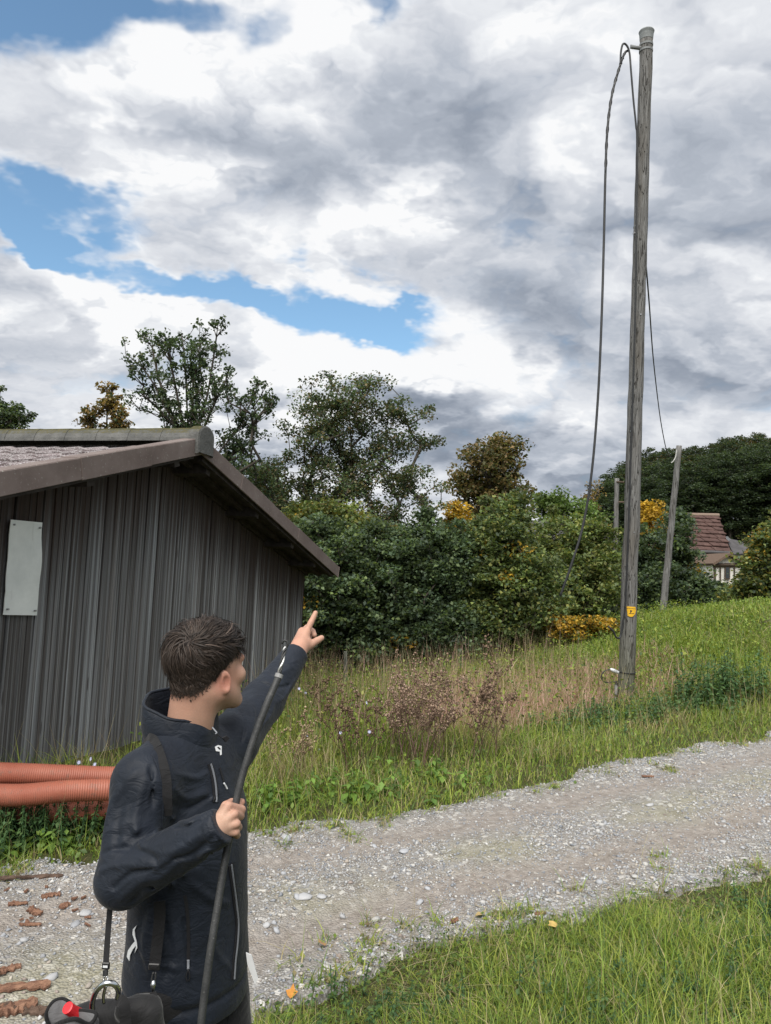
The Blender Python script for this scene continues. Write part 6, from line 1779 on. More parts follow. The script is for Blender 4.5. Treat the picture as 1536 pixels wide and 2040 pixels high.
def folds(P):
    out = np.zeros(len(P), np.float32)
    for (pl, w_, a_), (l_, h_) in zip(_fold, FB):
        m = ((P > l_) & (P < h_)).all(1)
        if not m.any(): continue
        Q = P[m]; dm = np.full(len(Q), 9., np.float32); tt = np.zeros(len(Q), np.float32)
        for i in range(len(pl) - 1):
            ab = pl[i + 1] - pl[i]; t = np.clip((Q - pl[i]) @ ab / (ab @ ab + 1e-12), 0, 1); e = ((Q - pl[i] - t[:, None] * ab) ** 2).sum(1)
            k = e < dm; dm[k] = e[k]; tt[k] = (i + t[k]) / (len(pl) - 1)
        out[m] += a_ * np.exp(-dm / (w_ * .42) ** 2) * np.sin(np.clip(tt * .9 + .05, 0, 1) * math.pi) ** .6
    return out
cuffR = nrm(RWR - REL); cuffL = nrm(LWR - LEL)
cRp = RWR - cuffR * .004; cLp = LWR + cuffL * .004
# the right cuff runs slanting, as the hand comes out of it
cutR = nrm(W(460, 1660, 1.62) - W(432, 1640, 1.62)); cutR = nrm(cuffR * .9 + nrm(W(470, 1630, 1.62) - W(440, 1660, 1.62)) * .35)
cutR = nrm(W(473, 1592, 1.60) - W(428, 1623, 1.60)); cRp = W(438, 1649, 1.60)
def f_jacket(P):
    d = f_jack0(P)
    m = np.abs(d) < .04
    if m.any():
        Q = P[m]
        sm = vnoise(Q * 9.0) + .5 * vnoise(Q * 21.0 + 7.) - .75
        # the cloth hangs in long soft waves below the chest and bunches along the sleeves
        d[m] = d[m] - 1.9 * folds(Q) - .0055 * sm
    # hem: drawn in with a welt
    zz = P[:, 2] - HEM_Z; d = d + .006 * np.exp(-((zz - .055) / .008) ** 2) + .003 * np.exp(-((zz - .05) / .02) ** 2)
    d = np.maximum(d, HEM_Z - P[:, 2])
    nr = near(P, RWR, .12); nl = near(P, LWR, .12)
    d = np.where(nr, smax(d, (P - cRp.astype(np.float32)) @ cutR.astype(np.float32), .004), d)
    d = np.where(nl, smax(d, (P - cLp.astype(np.float32)) @ cuffL.astype(np.float32), .004), d)
    # neck opening: scooped so that the collar stands free
    d = smax(d, -d_cone(P, NB + A3((0, 0, -.015)), NB + A3((0, 0, .2)), .060, .085), .01)
    return d
lo = np.minimum(pts_[:6].min(0), SP + A3((-.24, -.24, .70))) - .13; hi = np.maximum(pts_[:6].max(0), SP + A3((.24, .24, 1.5))) + .10
Vj, Qj = nets(f_jacket, lo, hi, .0042, .02)
def mk_cloth(name, base, rough=.72, sheen=.25, weave=900.0):
    m, T, p = principled(name, base, rough, .25)
    tc = T.node('ShaderNodeTexCoord').outputs['Object']
    n = T.noise(tc, 14.0, 4.0, .6); f = T.noise(tc, weave, 2.0, .5)
    lo_ = tuple(c * .8 for c in base); hi_ = tuple(c * 1.25 for c in base)
    T.l.new(T.ramp(n, [(.3, lo_), (.7, hi_)]), p.inputs['Base Color'])
    p.inputs['Sheen Weight'].default_value = sheen; p.inputs['Sheen Roughness'].default_value = .45
    b = T.node('ShaderNodeBump', {'Strength': .25, 'Distance': .0008, 'Height': f})
    cr_ = T.noise(T.vmath('MULTIPLY', tc, (1.0, 1.0, 1.7)), 17.0, 3.0, .55, dist=1.2)
    b2 = T.node('ShaderNodeBump', {'Strength': .55, 'Distance': .010, 'Height': cr_, 'Normal': b.outputs[0]}); T.l.new(b2.outputs[0], p.inputs['Normal'])
    return m
M_JACKET = mk_cloth('dark_navy_softshell', (.0085, .0120, .0195), .60, .06)
M_JACKETIN = mk_cloth('jacket_lining', (.008, .009, .011), .9, .1)
jacket = obj('jacket', mesh_data('jacket', Vj - FEET, Qj, M_JACKET, smooth=True), person)
jacket['label'] = 'dark navy softshell jacket with stand-up collar'

# stand-up collar: a tilted, gaping band with thickness
def collar_pt(a, t, inset=0.0, grow=0.0, dz=0.0):
    """a = 0 at the front; t = 0 seam, 1 rim"""
    cf, cr = math.cos(a), math.sin(a)
    rx = .096 + .006 * t - inset + grow; ry = .090 - .000 * t - inset + grow
    bul = .007 * math.sin(t * math.pi) if inset == 0 else 0
    w_ = (.004 * math.sin(3 * a + 1) + .003 * math.sin(7 * a)) * t
    z = (1.408 - .022 * cf) * (1 - t) + (1.520 - .026 * cf - .010 * cr) * t + .006 * math.sin(t * math.pi) * math.sin(5 * a)
    return SP + bR * (.008 + cr * (rx + bul + w_)) + bF * (-.018 - .008 * t + cf * (ry + bul + w_)) + A3((0, 0, z + dz))
def collar():
    n = 60; V1 = []; rows = 9
    for side in (0, 1):
        for j in range(rows):
            for i in range(n): V1.append(collar_pt(2 * math.pi * i / n, j / (rows - 1), .006 * side))
    F1 = []
    N1 = n * rows
    for j in range(rows - 1):
        for i in range(n):
            k = (i + 1) % n; f = (j * n + i, j * n + k, (j + 1) * n + k, (j + 1) * n + i); F1.append(f); F1.append(tuple(q + N1 for q in reversed(f)))
    for i in range(n):
        k = (i + 1) % n; b = (rows - 1) * n; F1.append((b + i, b + k, b + k + N1, b + i + N1)); F1.append((k, i, i + N1, k + N1))
    return np.array(V1), F1
Vc, Fc = collar()
mec = mesh_data('collar', Vc - FEET, Fc, M_JACKET, smooth=True); col_o = obj('collar', mec, jacket)
sub_ = col_o.modifiers.new('s', 'SUBSURF'); sub_.levels = 1; sub_.render_levels = 1
# piping round the collar rim and along its seam
def ring_line(t, dz=0.0, grow=0.0): return np.array([collar_pt(2 * math.pi * i / 60, t, 0.0, grow, dz) for i in range(61)])
mb = MB(); mb.tube(ring_line(.99, .001, -.003), .0042, 8, False); mb.build('collar_rim', M_JACKET, jacket, smooth=True, origin=FEET)
mb = MB(); mb.tube(ring_line(.10, 0, .002), .0032, 6, False); mb.build('collar_seam', M_JACKET, jacket, smooth=True, origin=FEET)

# ribbons laid on the jacket: seams, zips, patches
def on_front(x, z, f=f_jacket):
    """front surface of the jacket at a side offset and height"""
    c = SP + bR * x + A3((0, 0, z)); ds = np.linspace(.30, -.05, 500, dtype=np.float32); P = (c + ds[:, None] * bF).astype(np.float32)
    v = torso(P, JP) - 0; vv = f(P); k = int(np.argmax(vv < 0)); return P[k].astype(float)
def grad(f, p):
    e = .004; P = np.array([p + A3(d) * e for d in ((1, 0, 0), (-1, 0, 0), (0, 1, 0), (0, -1, 0), (0, 0, 1), (0, 0, -1))], np.float32); v = f(P); return nrm((v[0] - v[1], v[2] - v[3], v[4] - v[5]))
def ribbon(pts, w, th, f, lift=.001):
    """flat strip that follows the surface f"""
    P = np.asarray(pts, float); T_ = np.gradient(P, axis=0); T_ /= np.linalg.norm(T_, axis=1)[:, None]; V1 = []
    for p, t in zip(P, T_):
        n_ = grad(f, p); b_ = nrm(np.cross(t, n_)); n_ = np.cross(b_, t)
        for (u, v) in ((-w, lift), (w, lift), (w, lift + th), (-w, lift + th)): V1.append(p + b_ * u + n_ * v)
    m = len(P); F1 = [(4 * i + j, 4 * i + (j + 1) % 4, 4 * i + 4 + (j + 1) % 4, 4 * i + 4 + j) for i in range(m - 1) for j in range(4)] + [(3, 2, 1, 0), tuple(4 * (m - 1) + j for j in range(4))]
    return np.array(V1), F1
def strip(name, pts, w, th, mat, parent, lift=.001, f=f_jacket, n=40):
    V1, F1 = ribbon(spline(pts, n), w, th, f, lift); mb = MB(); mb.add(V1, F1); return mb.build(name, mat, parent, origin=FEET)
M_ZIP = m_plain('black_zip_tape', (.010, .010, .012), .6, .3, var=.2); M_TEETH = m_plain('grey_zip_edge', (.16, .17, .19), .45, .5, var=.2)
M_REFLECT = m_plain('silver_reflective_tape', (.62, .64, .66), .35, .5, var=.1)
for zl in (((417, 1522), (422, 1540), (426, 1560), (428, 1580), (428, 1598)), ((458, 1722), (463, 1760), (468, 1800), (472, 1840), (470, 1880), (466, 1915), (464, 1950))):
    zp = [hit(f_jacket, x, y, 1.4, 2.5) for x, y in zl]
    fz = strip('front_zip', zp, .009, .003, M_ZIP, jacket)
    strip('zip_edge', [p + bF * .001 for p in zp], .0016, .003, M_TEETH, jacket, .003)
# chest logo: pale angular mark, an outline round a dark core with a tail
def patch(name, poly, mat, parent, lift=.0018, th=.0012, d0=1.4, d1=2.6, f=f_jacket):
    P = [hit(f, x, y, d0, d1) for x, y in poly]; n_ = grad(f, np.mean(P, 0)); n = len(P)
    V1 = [p + n_ * (lift + th) for p in P] + [p + n_ * lift for p in P]
    mb = MB(); mb.add(np.array(V1), [tuple(range(n)), tuple(reversed(range(n, 2 * n)))] + [(i, (i + 1) % n, (i + 1) % n + n, i + n) for i in range(n)]); return mb.build(name, mat, parent, origin=FEET)
M_LOGO = m_plain('white_print', (.72, .73, .74), .6, .3, var=.05)
lg = patch('chest_logo', [(427, 1488), (433, 1485), (440, 1487), (440, 1496), (440, 1504), (437.5, 1505), (437, 1498), (429, 1497)], M_LOGO, jacket)
patch('logo_core', [(430.5, 1489.5), (433, 1489), (438, 1493.5), (434.5, 1494)], M_ZIP, lg, .0035)
# side reflective stripes, hip pocket zip and pulls
patch('reflective_stripe', [(275.5, 1842), (271, 1852), (272, 1864), (275, 1876), (276, 1888), (271, 1898), (274, 1886), (272, 1874), (267, 1860), (268, 1850)], M_REFLECT, jacket, .003, .0015)
patch('reflective_stripe', [(272, 1874), (266, 1881), (258, 1893), (256, 1905), (261, 1913), (262, 1902), (268, 1890), (273, 1884)], M_REFLECT, jacket, .003, .0015)
strip('pocket_zip', [hit(f_jacket, x, y, 1.4, 2.4) for x, y in ((368, 1783), (373, 1820), (376, 1870), (375, 1912))], .004, .002, M_ZIP, jacket)
strip('chest_zip', [hit(f_jacket, x, y, 1.4, 2.6) for x, y in ((437, 1530), (441, 1545), (446, 1562))], .003, .002, M_ZIP, jacket)
strip('sleeve_seam', [hit(f_jacket, x, y, 1.4, 2.4) for x, y in ((283, 1484), (303, 1505), (318, 1545), (324, 1600), (322, 1650))], .0016, .0016, M_JACKET, jacket, .0005)
def pull(pts, r, mat, name='zip_pull'):
    mb = MB(); mb.tube(spline(pts, 10), r, 6); return mb.build(name, mat, jacket, smooth=True, origin=FEET)
h_ = lambda x, y, o=.006: hit(f_jacket, x, y, 1.4, 2.6, o)
pull([h_(375, 1912), h_(375, 1922), h_(375, 1931)], .0035, M_TEETH); pull([h_(375, 1931), h_(371, 1945), h_(373, 1955)], .0016, M_ZIP); pull([h_(375, 1931), h_(378, 1945), h_(376, 1955)], .0016, M_ZIP)
pull([h_(446, 1560), h_(450, 1566), h_(453, 1572)], .0022, M_REFLECT)
cf = W(424, 1452, 1.80); pull([W(423, 1449, 1.84), W(428, 1455, 1.835), W(432, 1460, 1.83), W(429, 1462, 1.83)], .0020, M_TEETH)
pull([W(432, 1462, 1.83), W(441, 1469, 1.832)], .0014, M_ZIP)
mb = MB(); q = [W(441, 1470, 1.832), W(449, 1466, 1.834), W(455, 1470, 1.836), W(448, 1478, 1.834)]; q2 = [p + bF * .004 for p in q]; mb.add(np.array(q + q2), [(0, 1, 2, 3), (7, 6, 5, 4), (0, 4, 5, 1), (1, 5, 6, 2), (2, 6, 7, 3), (3, 7, 4, 0)]); mb.build('zip_tab', M_ZIP, jacket, origin=FEET)

# ---- trousers and shoes
HIP = SP + bF * .048 + A3((0, 0, .88)); zg = FEET[2]
LEGS = []
for s, fw in ((1, .01), (-1, .10)):
    hip = HIP + bR * .09 * s; knee = SP + bR * .105 * s + bF * (.02 + fw) + A3((0, 0, .47)); ank = SP + bR * .12 * s + bF * (fw - .02) + A3((0, 0, zg + .09)); LEGS.append((hip, knee, ank))
def f_trousers(P):
    d = d_ell(P, HIP, BODY, (.146, .115, .15))
    for hip, knee, ank in LEGS:
        e = d_cone(P, hip - A3((0, 0, .02)), knee, .092, .075); e = smin(e, d_cone(P, knee, ank, .075, .062), .03); d = smin(d, e, .025)
    m = np.abs(d) < .03
    if m.any(): d[m] -= .006 * (vnoise(P[m] * (11, 11, 8)) + .5 * vnoise(P[m] * 25.) - .75)
    return np.maximum(d, np.maximum(P[:, 2] - (HIP[2] + .08), zg + .055 - P[:, 2]))
lo = SP + A3((-.33, -.33, zg)); hi = SP + A3((.33, .33, HIP[2] + .12))
Vt, Qt = nets(f_trousers, lo, hi, .0085, .015)
M_TROUS = mk_cloth('black_work_trousers', (.011, .011, .012), .8, .15)
trousers = obj('trousers', mesh_data('trousers', Vt - FEET, Qt, M_TROUS, smooth=True), person); trousers['label'] = 'black work trousers'
for hip, knee, ank in LEGS:
    def f_shoe(P, a=ank):
        d = d_cone(P, a - A3((0, 0, .03)) - bF * .03, a + bF * .12 - A3((0, 0, .045)), .045, .038); d = smin(d, d_cone(P, a, a - A3((0, 0, .05)), .05, .045), .03); return np.maximum(d, zg + .004 - P[:, 2])
    Vs, Qs = nets(f_shoe, ank + A3((-.22, -.22, -.12)), ank + A3((.22, .22, .10)), .007); obj('shoe', mesh_data('shoe', Vs - FEET, Qs, M_TROUS, smooth=True), person)
# white tag on the far hip, trouser seam
tgd = project(HIP + bF * .12)[2]; tg = [W(490, 1898, tgd), W(501, 1903, tgd), W(514, 1950, tgd), W(508, 1962, tgd), W(493, 1922, tgd)]
mb = MB(); n = len(tg); mb.add(np.array(tg + [p + A3((0, .003, 0)) for p in tg]), [tuple(range(n)), tuple(reversed(range(n, 2 * n)))] + [(i, (i + 1) % n, (i + 1) % n + n, i + n) for i in range(n)]); mb.build('care_tag', m_plain('white_tag', (.66, .67, .68), .7, .3, var=.06), trousers, origin=FEET)
strip('side_seam', [hit(f_trousers, x, y, 1.4, 2.6) for x, y in ((462, 1985), (458, 2010), (455, 2038))], .003, .002, M_ZIP, trousers, f=f_trousers)

# ---- hair: a shaped cap under several thousand strands
def f_hairbase(P):
    Q = (P - HC.astype(np.float32)) @ HEAD.astype(np.float32)
    L, up = hair_len(Q)
    ridge = vnoise(Q * (38, 22, 38)) + .5 * vnoise(Q * (80, 50, 80) + 3.) - .75
    top = S((Q[:, 2] - .045) / .055)
    th = -.003 + .0042 * S((up - .03) / .04) + L * .008 * top + L * ridge * .004 * (.3 + top)
    front = S((Q[:, 1] - .05) / .04) * S((Q[:, 2] - .05) / .03)
    d = smin(f_head(P), f_neck(P), .034) - th - .007 * front
    return np.maximum(d, (-.002 - up) * .8)
Vh, Qh2 = nets(f_hairbase, HC - .19, HC + .19, .004, .02)
def mk_hair():
    m, T, p = principled('dark_brown_hair', rough=.58, spec=.28)
    at = T.node('ShaderNodeAttribute', attribute_name='Col').outputs['Color']; T.l.new(at, p.inputs['Base Color']); return m
M_HAIR = mk_hair()
hair = obj('hair', mesh_data('hair', Vh - FEET, Qh2, M_HAIR, smooth=True, col=np.tile((.017, .0125, .0105), (len(Vh), 1))), person); hair['label'] = 'short dark brown hair with faded nape'
def f_scalp(P): return smin(f_head(P), f_neck(P), .034)
def gradv(f, P, e=.0025):
    P = P.astype(np.float32); G = np.stack([f(P + A3(d, np.float32) * e) - f(P - A3(d, np.float32) * e) for d in ((1, 0, 0), (0, 1, 0), (0, 0, 1))], -1)
    return G / (np.linalg.norm(G, axis=1)[:, None] + 1e-9)
rng = np.random.default_rng(23); n = 19000
cand = np.where(onhead & (up_h > 0) & (Qh[:, 1] < .097) & (np.abs(Qh[:, 0]) < .082))[0]
ear_d = np.minimum(np.linalg.norm(Vb[cand] - EAR[1][0], axis=1), np.linalg.norm(Vb[cand] - EAR[-1][0], axis=1)); cand = cand[ear_d > .024]
cand = cand[rng.random(len(cand)) < .12 + .88 * S(up_h[cand] / .035)]
R0 = Vb[rng.choice(cand, n)] + rng.normal(0, .0015, (n, 3)); N0w = gradv(f_scalp, R0); Q0 = (R0 - HC) @ HEAD; N0 = N0w @ HEAD
Lq, upq = hair_len(Q0)
_w = hit(f_head, 378, 1282, 1.7, 2.1); whorl = HEAD.T @ (_w - HC)                     # the crown from which the hair turns
rel = Q0 - whorl; flow = rel - N0 * (rel * N0).sum(1)[:, None]; flow /= np.linalg.norm(flow, axis=1)[:, None] + 1e-6
swirl = np.cross(N0, flow) * (1.1 * np.exp(-np.linalg.norm(rel, axis=1) / .05))[:, None]
down = np.tile(A3((0, 0, -1.0)), (n, 1)); side = S((.075 - Q0[:, 2]) / .06)[:, None]
fwd = A3((.15, .9, .1)); topw = S((Q0[:, 2] - .05) / .05)[:, None] * S((Q0[:, 1] + .06) / .05)[:, None]
dirn = flow + swirl + side * .8 * down + topw * 1.1 * fwd
clump = np.floor(Q0 / .013 + .6 * np.sin(Q0[:, [1, 2, 0]] * 90)); hsh = (np.sin(clump @ A3((12.9, 78.2, 37.7))) * 43758.5) % 1.0; hsh2 = (np.sin(clump @ A3((39.3, 11.1, 83.1))) * 24634.6) % 1.0
tangent2 = np.cross(N0, dirn); tangent2 /= np.linalg.norm(tangent2, axis=1)[:, None] + 1e-9
nearw = np.exp(-(np.linalg.norm(rel, axis=1) / .020) ** 2)[:, None]
dirn = dirn + nearw * (HEAD.T @ A3((.3, 0, -.2)) * 1.2 + rng.normal(0, .9, (n, 3))) + tangent2 * ((hsh - .5) * 2.2 * (.4 + .6 * S((Q0[:, 2]) / .06)))[:, None] + rng.normal(0, .22, (n, 3))
dirn -= N0 * (dirn * N0).sum(1)[:, None]; dirn /= np.linalg.norm(dirn, axis=1)[:, None]
zt = Q0[:, 2]
length = (.003 + .007 * S(upq / .035) + Lq ** 1.5 * (.008 + .018 * S((zt - .01) / .06) + .028 * S((zt - .045) / .045))) * rng.uniform(.7, 1.2, n) * (.8 + .4 * hsh2)
lift = .0006 + .0014 * S(upq / .04) + Lq * (.0015 + .0165 * S((zt - .038) / .062)) * (.35 + .8 * rng.random(n) ** .7) * (.7 + .6 * hsh2)
fly = rng.random(n) < .025; lift = np.where(fly, lift * 1.45 + .002, lift)
K = 6; pts = np.zeros((n, K, 3))
for j in range(K):
    t = j / (K - 1); p = Q0 + dirn * (length * t)[:, None] + tangent2 * (length * (hsh2 - .5) * 1.5 * t * t)[:, None]
    # keep to the head, standing off by the lift
    Pw = HC + p @ HEAD.T
    for _ in range(2): Pw = Pw - gradv(f_scalp, Pw) * f_scalp(Pw.astype(np.float32))[:, None]
    gn = gradv(f_scalp, Pw)
    Pw = Pw + gn * (lift * (.4 + .6 * math.sin(min(1, t * 1.6) * math.pi / 2)) * (1.15 - .35 * t))[:, None]
    pts[:, j] = (Pw - HC) @ HEAD
front = (S((pts[:, :, 1] - .06) / .03) * S((pts[:, :, 2] - .045) / .03))[..., None]; pts = pts + front * A3((0, .011, -.006))
W3 = HC + pts @ HEAD.T
tg_ = np.gradient(W3, axis=1); tg_ /= np.linalg.norm(tg_, axis=2)[..., None] + 1e-9
nn = N0w; wd = np.cross(tg_, nn[:, None]); wd = wd + nn[:, None] * rng.normal(0, .5, (n, 1, 1)); wd /= np.linalg.norm(wd, axis=2)[..., None] + 1e-9
wid = (.0006 + .0005 * Lq)[:, None] * np.array([1, 1, .95, .8, .55, .12])[None]
V1 = np.stack([W3 - wd * wid[..., None], W3 + wd * wid[..., None]], 2).reshape(n, -1, 3)
q = np.array([(2 * j, 2 * j + 1, 2 * j + 3, 2 * j + 2) for j in range(K - 1)]); F1 = (q[None] + (np.arange(n) * 2 * K)[:, None, None]).reshape(-1, 4)
hc = A3((.030, .0215, .0170)) * (rng.uniform(.5, 1.5, (n, 1)) * (.7 + .7 * hsh[:, None])); hc[rng.random(n) < .08] *= 1.9
so = obj('strands', mesh_data('strands', V1.reshape(-1, 3) - FEET, F1, M_HAIR, col=np.repeat(hc, 2 * K, 0)), hair); so['kind'] = 'stuff'

# ---- the cable piece held upright in the fist
def mk_rod():
    m, T, p = principled('worn_black_cable', rough=.5, spec=.4)
    tc = T.node('ShaderNodeNewGeometry').outputs['Position']
    n = T.noise(tc, 28.0, 5.0, .65); f = T.noise(tc, 220.0, 3.0, .6)
    c = T.ramp(n, [(.3, (.018, .019, .020)), (.6, (.038, .039, .040)), (.8, (.12, .12, .115))])
    c = T.mix(T.smooth(f, .66, .74, 0, .5), c, (.22, .22, .21))
    T.l.new(c, p.inputs['Base Color']); b = T.node('ShaderNodeBump', {'Strength': .4, 'Distance': .002, 'Height': f}); T.l.new(b.outputs[0], p.inputs['Normal']); return m
M_ROD = mk_rod()
i0 = int(np.argmin([abs(project(p)[1] - 1345) for p in ROD]))
rod = empty('cut_cable', ROD[i0]); tag(rod, 'thick black cut cable held upright in the right fist', 'cable'); r0_ = np.array(rod.location)
V1, F1 = tube_vf(ROD[i0:], np.interp(np.linspace(0, 1, len(ROD) - i0), [0, .2, 1], [.0088, ROD_R, ROD_R * .95]), 14); mb = MB(); mb.add(V1, F1); mb.build('sheath', M_ROD, rod, smooth=True, origin=r0_)
core = spline([ROD[i0], W(560, 1325, 1.785), W(566, 1300, 1.80), W(569, 1290, 1.81)], 24)
T_, N_, B_ = frames(core); M_BARE = m_plain('bare_aluminium_strand', (.62, .62, .60), .35, .5, .7, var=.2)
for ph in range(3):
    a_ = np.linspace(0, 9, 24) + ph * 2.1; mb = MB(); mb.tube(core + .0030 * (np.cos(a_)[:, None] * N_ + np.sin(a_)[:, None] * B_), .0026, 6); mb.build('core_strand', M_BARE if ph == 1 else M_ROD, rod, smooth=True, origin=r0_)
mb = MB(); mb.tube(spline([W(569, 1292, 1.81), W(573, 1284, 1.81), W(572, 1278, 1.81), W(566, 1276, 1.81), W(561, 1282, 1.81)], 14), .0032, 6); mb.build('hook_end', M_ROD, rod, smooth=True, origin=r0_)
mb = MB(); mb.tube([ROD[i0] + (ROD[i0] - ROD[i0 + 2]) * .15, ROD[i0 + 1]], .0100, 14); mb.build('cut_collar', m_plain('grey_cut_sheath', (.20, .20, .20), .5, .4), rod, origin=r0_)

# ---- shoulder bag: straps over the right shoulder, pouch hanging at the hip
M_STRAP = mk_cloth('black_webbing', (.010, .010, .011), .85, .1, 500.); M_BAG = mk_cloth('black_bag_nylon', (.014, .014, .015), .7, .15, 700.)
M_BAGGREY = mk_cloth('grey_bag_fabric', (.105, .105, .110), .8, .15, 600.); M_CHROME = m_plain('polished_steel', (.60, .61, .62), .22, .5, 1.0, var=.08)
BD = 1.60
bag = empty('shoulder_bag', W(200, 2060, BD)); tag(bag, 'black and grey tool bag with straps hanging at the hip', 'bag'); g0 = np.array(bag.location)
bx = nrm(W(300, 2010, BD) - W(100, 2030, BD)); bz = A3((0, 0, 1.0)); by = nrm(np.cross(bz, bx)); bx = np.cross(by, bz); BGM = np.stack([bx, by, bz], 1)
bc = W(215, 2115, BD + .03)
def f_bag(P):
    d = d_ell(P, bc, BGM, (.145, .060, .135)); q = (P - bc.astype(np.float32)) @ BGM.astype(np.float32)
    d = np.maximum(d, np.abs(q[:, 1]) - .052)
    d = smin(d, d_cone(P, W(250, 2012, BD), W(292, 2008, BD + .02), .022, .026), .03)
    d = smin(d, d_cone(P, W(292, 2020, BD + .02), W(285, 2090, BD + .02), .03, .045), .03)
    m = np.abs(d) < .03
    if m.any(): d[m] -= .009 * (vnoise(P[m] * 16.) + .6 * vnoise(P[m] * 38.) - .8)
    return d
Vg, Qg = nets(f_bag, bc - .26, bc + .26, .005, .02); obj('bag_body', mesh_data('bag_body', Vg - g0, Qg, M_BAG, smooth=True), bag)
# open side pocket in grey, with a dark rim and a red cap inside
rim = spline([W(100, 2048, BD - .05), W(92, 2022, BD - .05), W(104, 1998, BD - .04), W(122, 1990, BD - .03), W(138, 1997, BD - .03), W(150, 2012, BD - .03), W(170, 2014, BD - .04), W(192, 2020, BD - .05), W(178, 2040, BD - .06), W(150, 2030, BD - .08), W(122, 2036, BD - .07), W(100, 2048, BD - .05)], 60)
low = rim * 1.0; cen_ = rim.mean(0); low = cen_ + (rim - cen_) * .75 + A3((0, .01, -.20))
V1 = np.concatenate([rim, rim * .5 + low * .5 + (rim - cen_) * .12 - A3((0, 0, 0)), low]); m_ = len(rim)
F1 = [(r_ * m_ + i, r_ * m_ + i + 1, (r_ + 1) * m_ + i + 1, (r_ + 1) * m_ + i) for r_ in range(2) for i in range(m_ - 1)]
me = mesh_data('side_pocket', V1 - g0, F1, M_BAGGREY, smooth=True); po = obj('side_pocket', me, bag); sm = po.modifiers.new('t', 'SOLIDIFY'); sm.thickness = .004
mb = MB(); mb.tube(rim, .0042, 8, False); mb.build('pocket_rim', M_STRAP, po, smooth=True, origin=g0)
red = empty('red_cap', W(142, 2014, BD - .04)); tag(red, 'red plastic bottle cap sticking out of the bag pocket', 'cap'); rc0 = np.array(red.location)
mb = MB(); ax0, ax1 = W(134, 2007, BD - .05), W(152, 2020, BD - .03); mb.tube([ax0, ax0 * .97 + ax1 * .03, ax0 * .45 + ax1 * .55, ax1 + (ax1 - ax0) * .6], [.0085, .0115, .0115, .015], 16); mb.build('cap', m_plain('red_plastic', (.62, .022, .03), .4, .45, var=.1), red, smooth=False, origin=rc0)
mb = MB(); mb.tube([ax1 + (ax1 - ax0) * .55, ax1 + (ax1 - ax0) * 2.4], [.017, .02], 14); mb.build('bottle', M_BAGGREY, red, origin=rc0)
# carabiner-like steel handle
hoop = spline([W(186, 2020, BD - .02), W(184, 2000, BD - .03), W(190, 1978, BD - .04), W(203, 1963, BD - .045), W(216, 1958, BD - .045), W(229, 1962, BD - .04), W(236, 1974, BD - .03), W(234, 1988, BD - .02)], 40)
mb = MB(); mb.tube(hoop, .0058, 10); mb.build('carabiner', M_CHROME, bag, smooth=True, origin=g0)
mb = MB(); mb.tube(spline([W(207, 1998, BD - .03), W(206, 1985, BD - .035), W(209, 1970, BD - .042), W(212, 1963, BD - .045)], 12), .0035, 8); mb.build('gate', M_CHROME, bag, smooth=True, origin=g0)
# straps
def belt(name, pts, w, mat, th=.0022, face=None, n=40, parent=None):
    P = spline(pts, n); T_ = np.gradient(P, axis=0); T_ /= np.linalg.norm(T_, axis=1)[:, None]; V1 = []
    for p, t in zip(P, T_):
        nn_ = nrm(CAM - p) if face is None else face; b_ = nrm(np.cross(t, nn_)); nn_ = np.cross(b_, t)
        for (u_, v_) in ((-w, 0), (w, 0), (w, th), (-w, th)): V1.append(p + b_ * u_ + nn_ * v_)
    m = len(P); F1 = [(4 * i + j, 4 * i + (j + 1) % 4, 4 * i + 4 + (j + 1) % 4, 4 * i + 4 + j) for i in range(m - 1) for j in range(4)] + [(3, 2, 1, 0), tuple(4 * (m - 1) + j for j in range(4))]
    mb = MB(); mb.add(np.array(V1), F1); return mb.build(name, mat, parent or bag, origin=g0)
fs = f_jacket
hj = lambda x, y: hit(fs, x, y, 1.35, 2.4, .004)
belt('front_strap', [hj(312, 1490), hj(322, 1520), hj(329, 1550), hj(331, 1590), hj(331, 1625)], .0135, M_STRAP)
belt('front_strap', [hit(torso_f := (lambda P: torso(P, JP)), 318, 1795, 1.4, 2.3, .03), hit(torso_f, 318, 1830, 1.4, 2.3, .022), hit(torso_f, 313, 1880, 1.4, 2.3, .022), hit(torso_f, 308, 1922, 1.4, 2.3, .03)], .0130, M_STRAP)
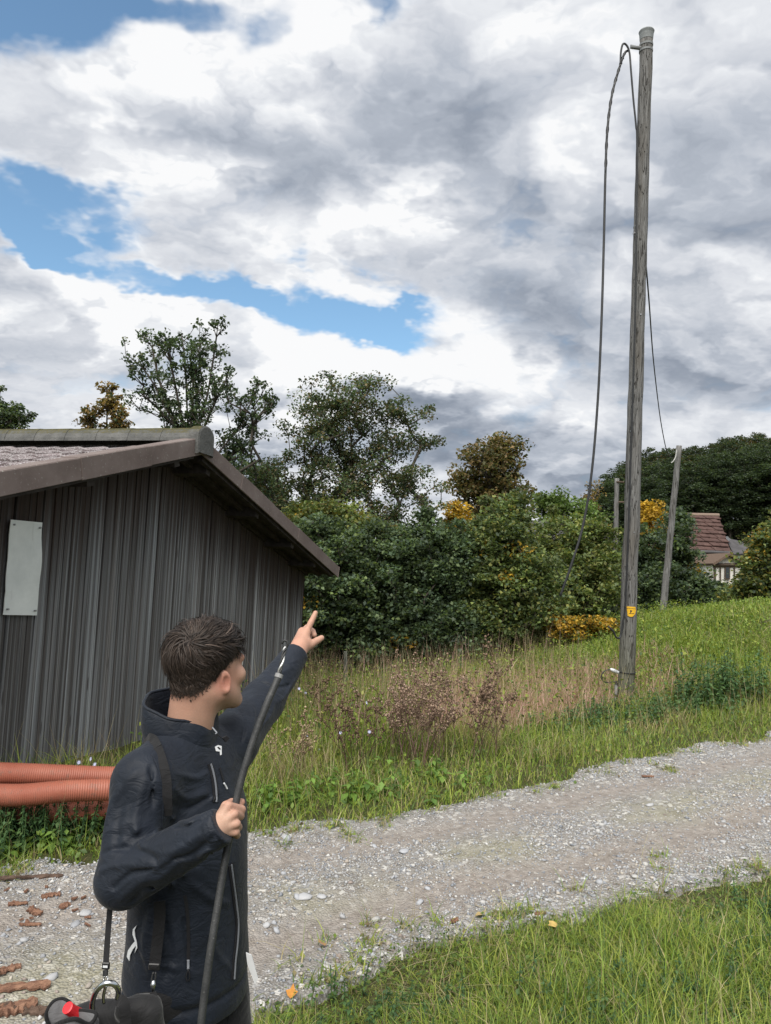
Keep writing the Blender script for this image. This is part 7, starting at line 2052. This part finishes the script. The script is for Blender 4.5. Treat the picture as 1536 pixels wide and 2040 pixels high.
belt('back_strap', [W(222, 1770, 1.74), W(219, 1810, 1.70), W(215, 1860, 1.65), W(211, 1920, 1.60)], .0062, M_STRAP)
belt('strap_over_shoulder', [hj(312, 1490), hit(fs, 303, 1474, 1.35, 2.4, .004), hit(fs, 290, 1470, 1.35, 2.4, .004)], .0135, M_STRAP)
M_BUCKLE = m_plain('black_plastic_buckle', (.012, .012, .013), .4, .4, var=.15)
for (px, py, dd, s_) in ((211, 1924, 1.598, 1.0), (307, 1926, 1.655, 1.5)):
    c_ = W(px, py, dd); mb = MB(); mb.box(c_, (.0085 * s_, .003, .0075), BGM, bevel=.002); mb.build('buckle', M_BUCKLE, bag, origin=g0)
    mb = MB(); mb.box(c_ + A3((0, -.0035, 0)), (.005 * s_, .0012, .002), BGM); mb.build('buckle_bar', M_REFLECT if s_ == 1 else M_BUCKLE, bag, origin=g0)
mb = MB(); mb.tube([W(210, 1932, 1.595), W(210, 1944, 1.59)], .006, 8); mb.build('swivel', M_BUCKLE, bag, origin=g0)
for sx in (-1, 1):
    mb = MB(); mb.tube(spline([W(210 + sx * 1.5, 1944, 1.59), W(211 + sx * 4.5, 1952, 1.588), W(212 + sx * 3, 1961, 1.575)], 8), .002, 6); mb.build('snap_hook', M_CHROME, bag, smooth=True, origin=g0)
    mb = MB(); mb.tube(spline([W(308 + sx * 2, 1936, 1.65), W(306 + sx * 3.5, 1950, 1.645), W(304 + sx * 2.5, 1965, 1.64)], 8), .0022, 6); mb.build('snap_hook', M_BUCKLE, bag, smooth=True, origin=g0)
mb = MB(); mb.tube([W(306, 1953, 1.638), W(305, 1962, 1.636), W(304.5, 1975, 1.634)], [.003, .0055, .003], 8); mb.build('swivel', M_CHROME, bag, smooth=True, origin=g0)
belt('webbing_loop', [W(236, 1992, BD - .035), W(246, 2000, BD - .055), W(250, 2030, BD - .06), W(248, 2080, BD - .06)], .011, M_STRAP)
belt('webbing_loop', [W(305, 1976, 1.63), W(306, 2000, 1.62), W(306, 2060, 1.62)], .007, M_STRAP)
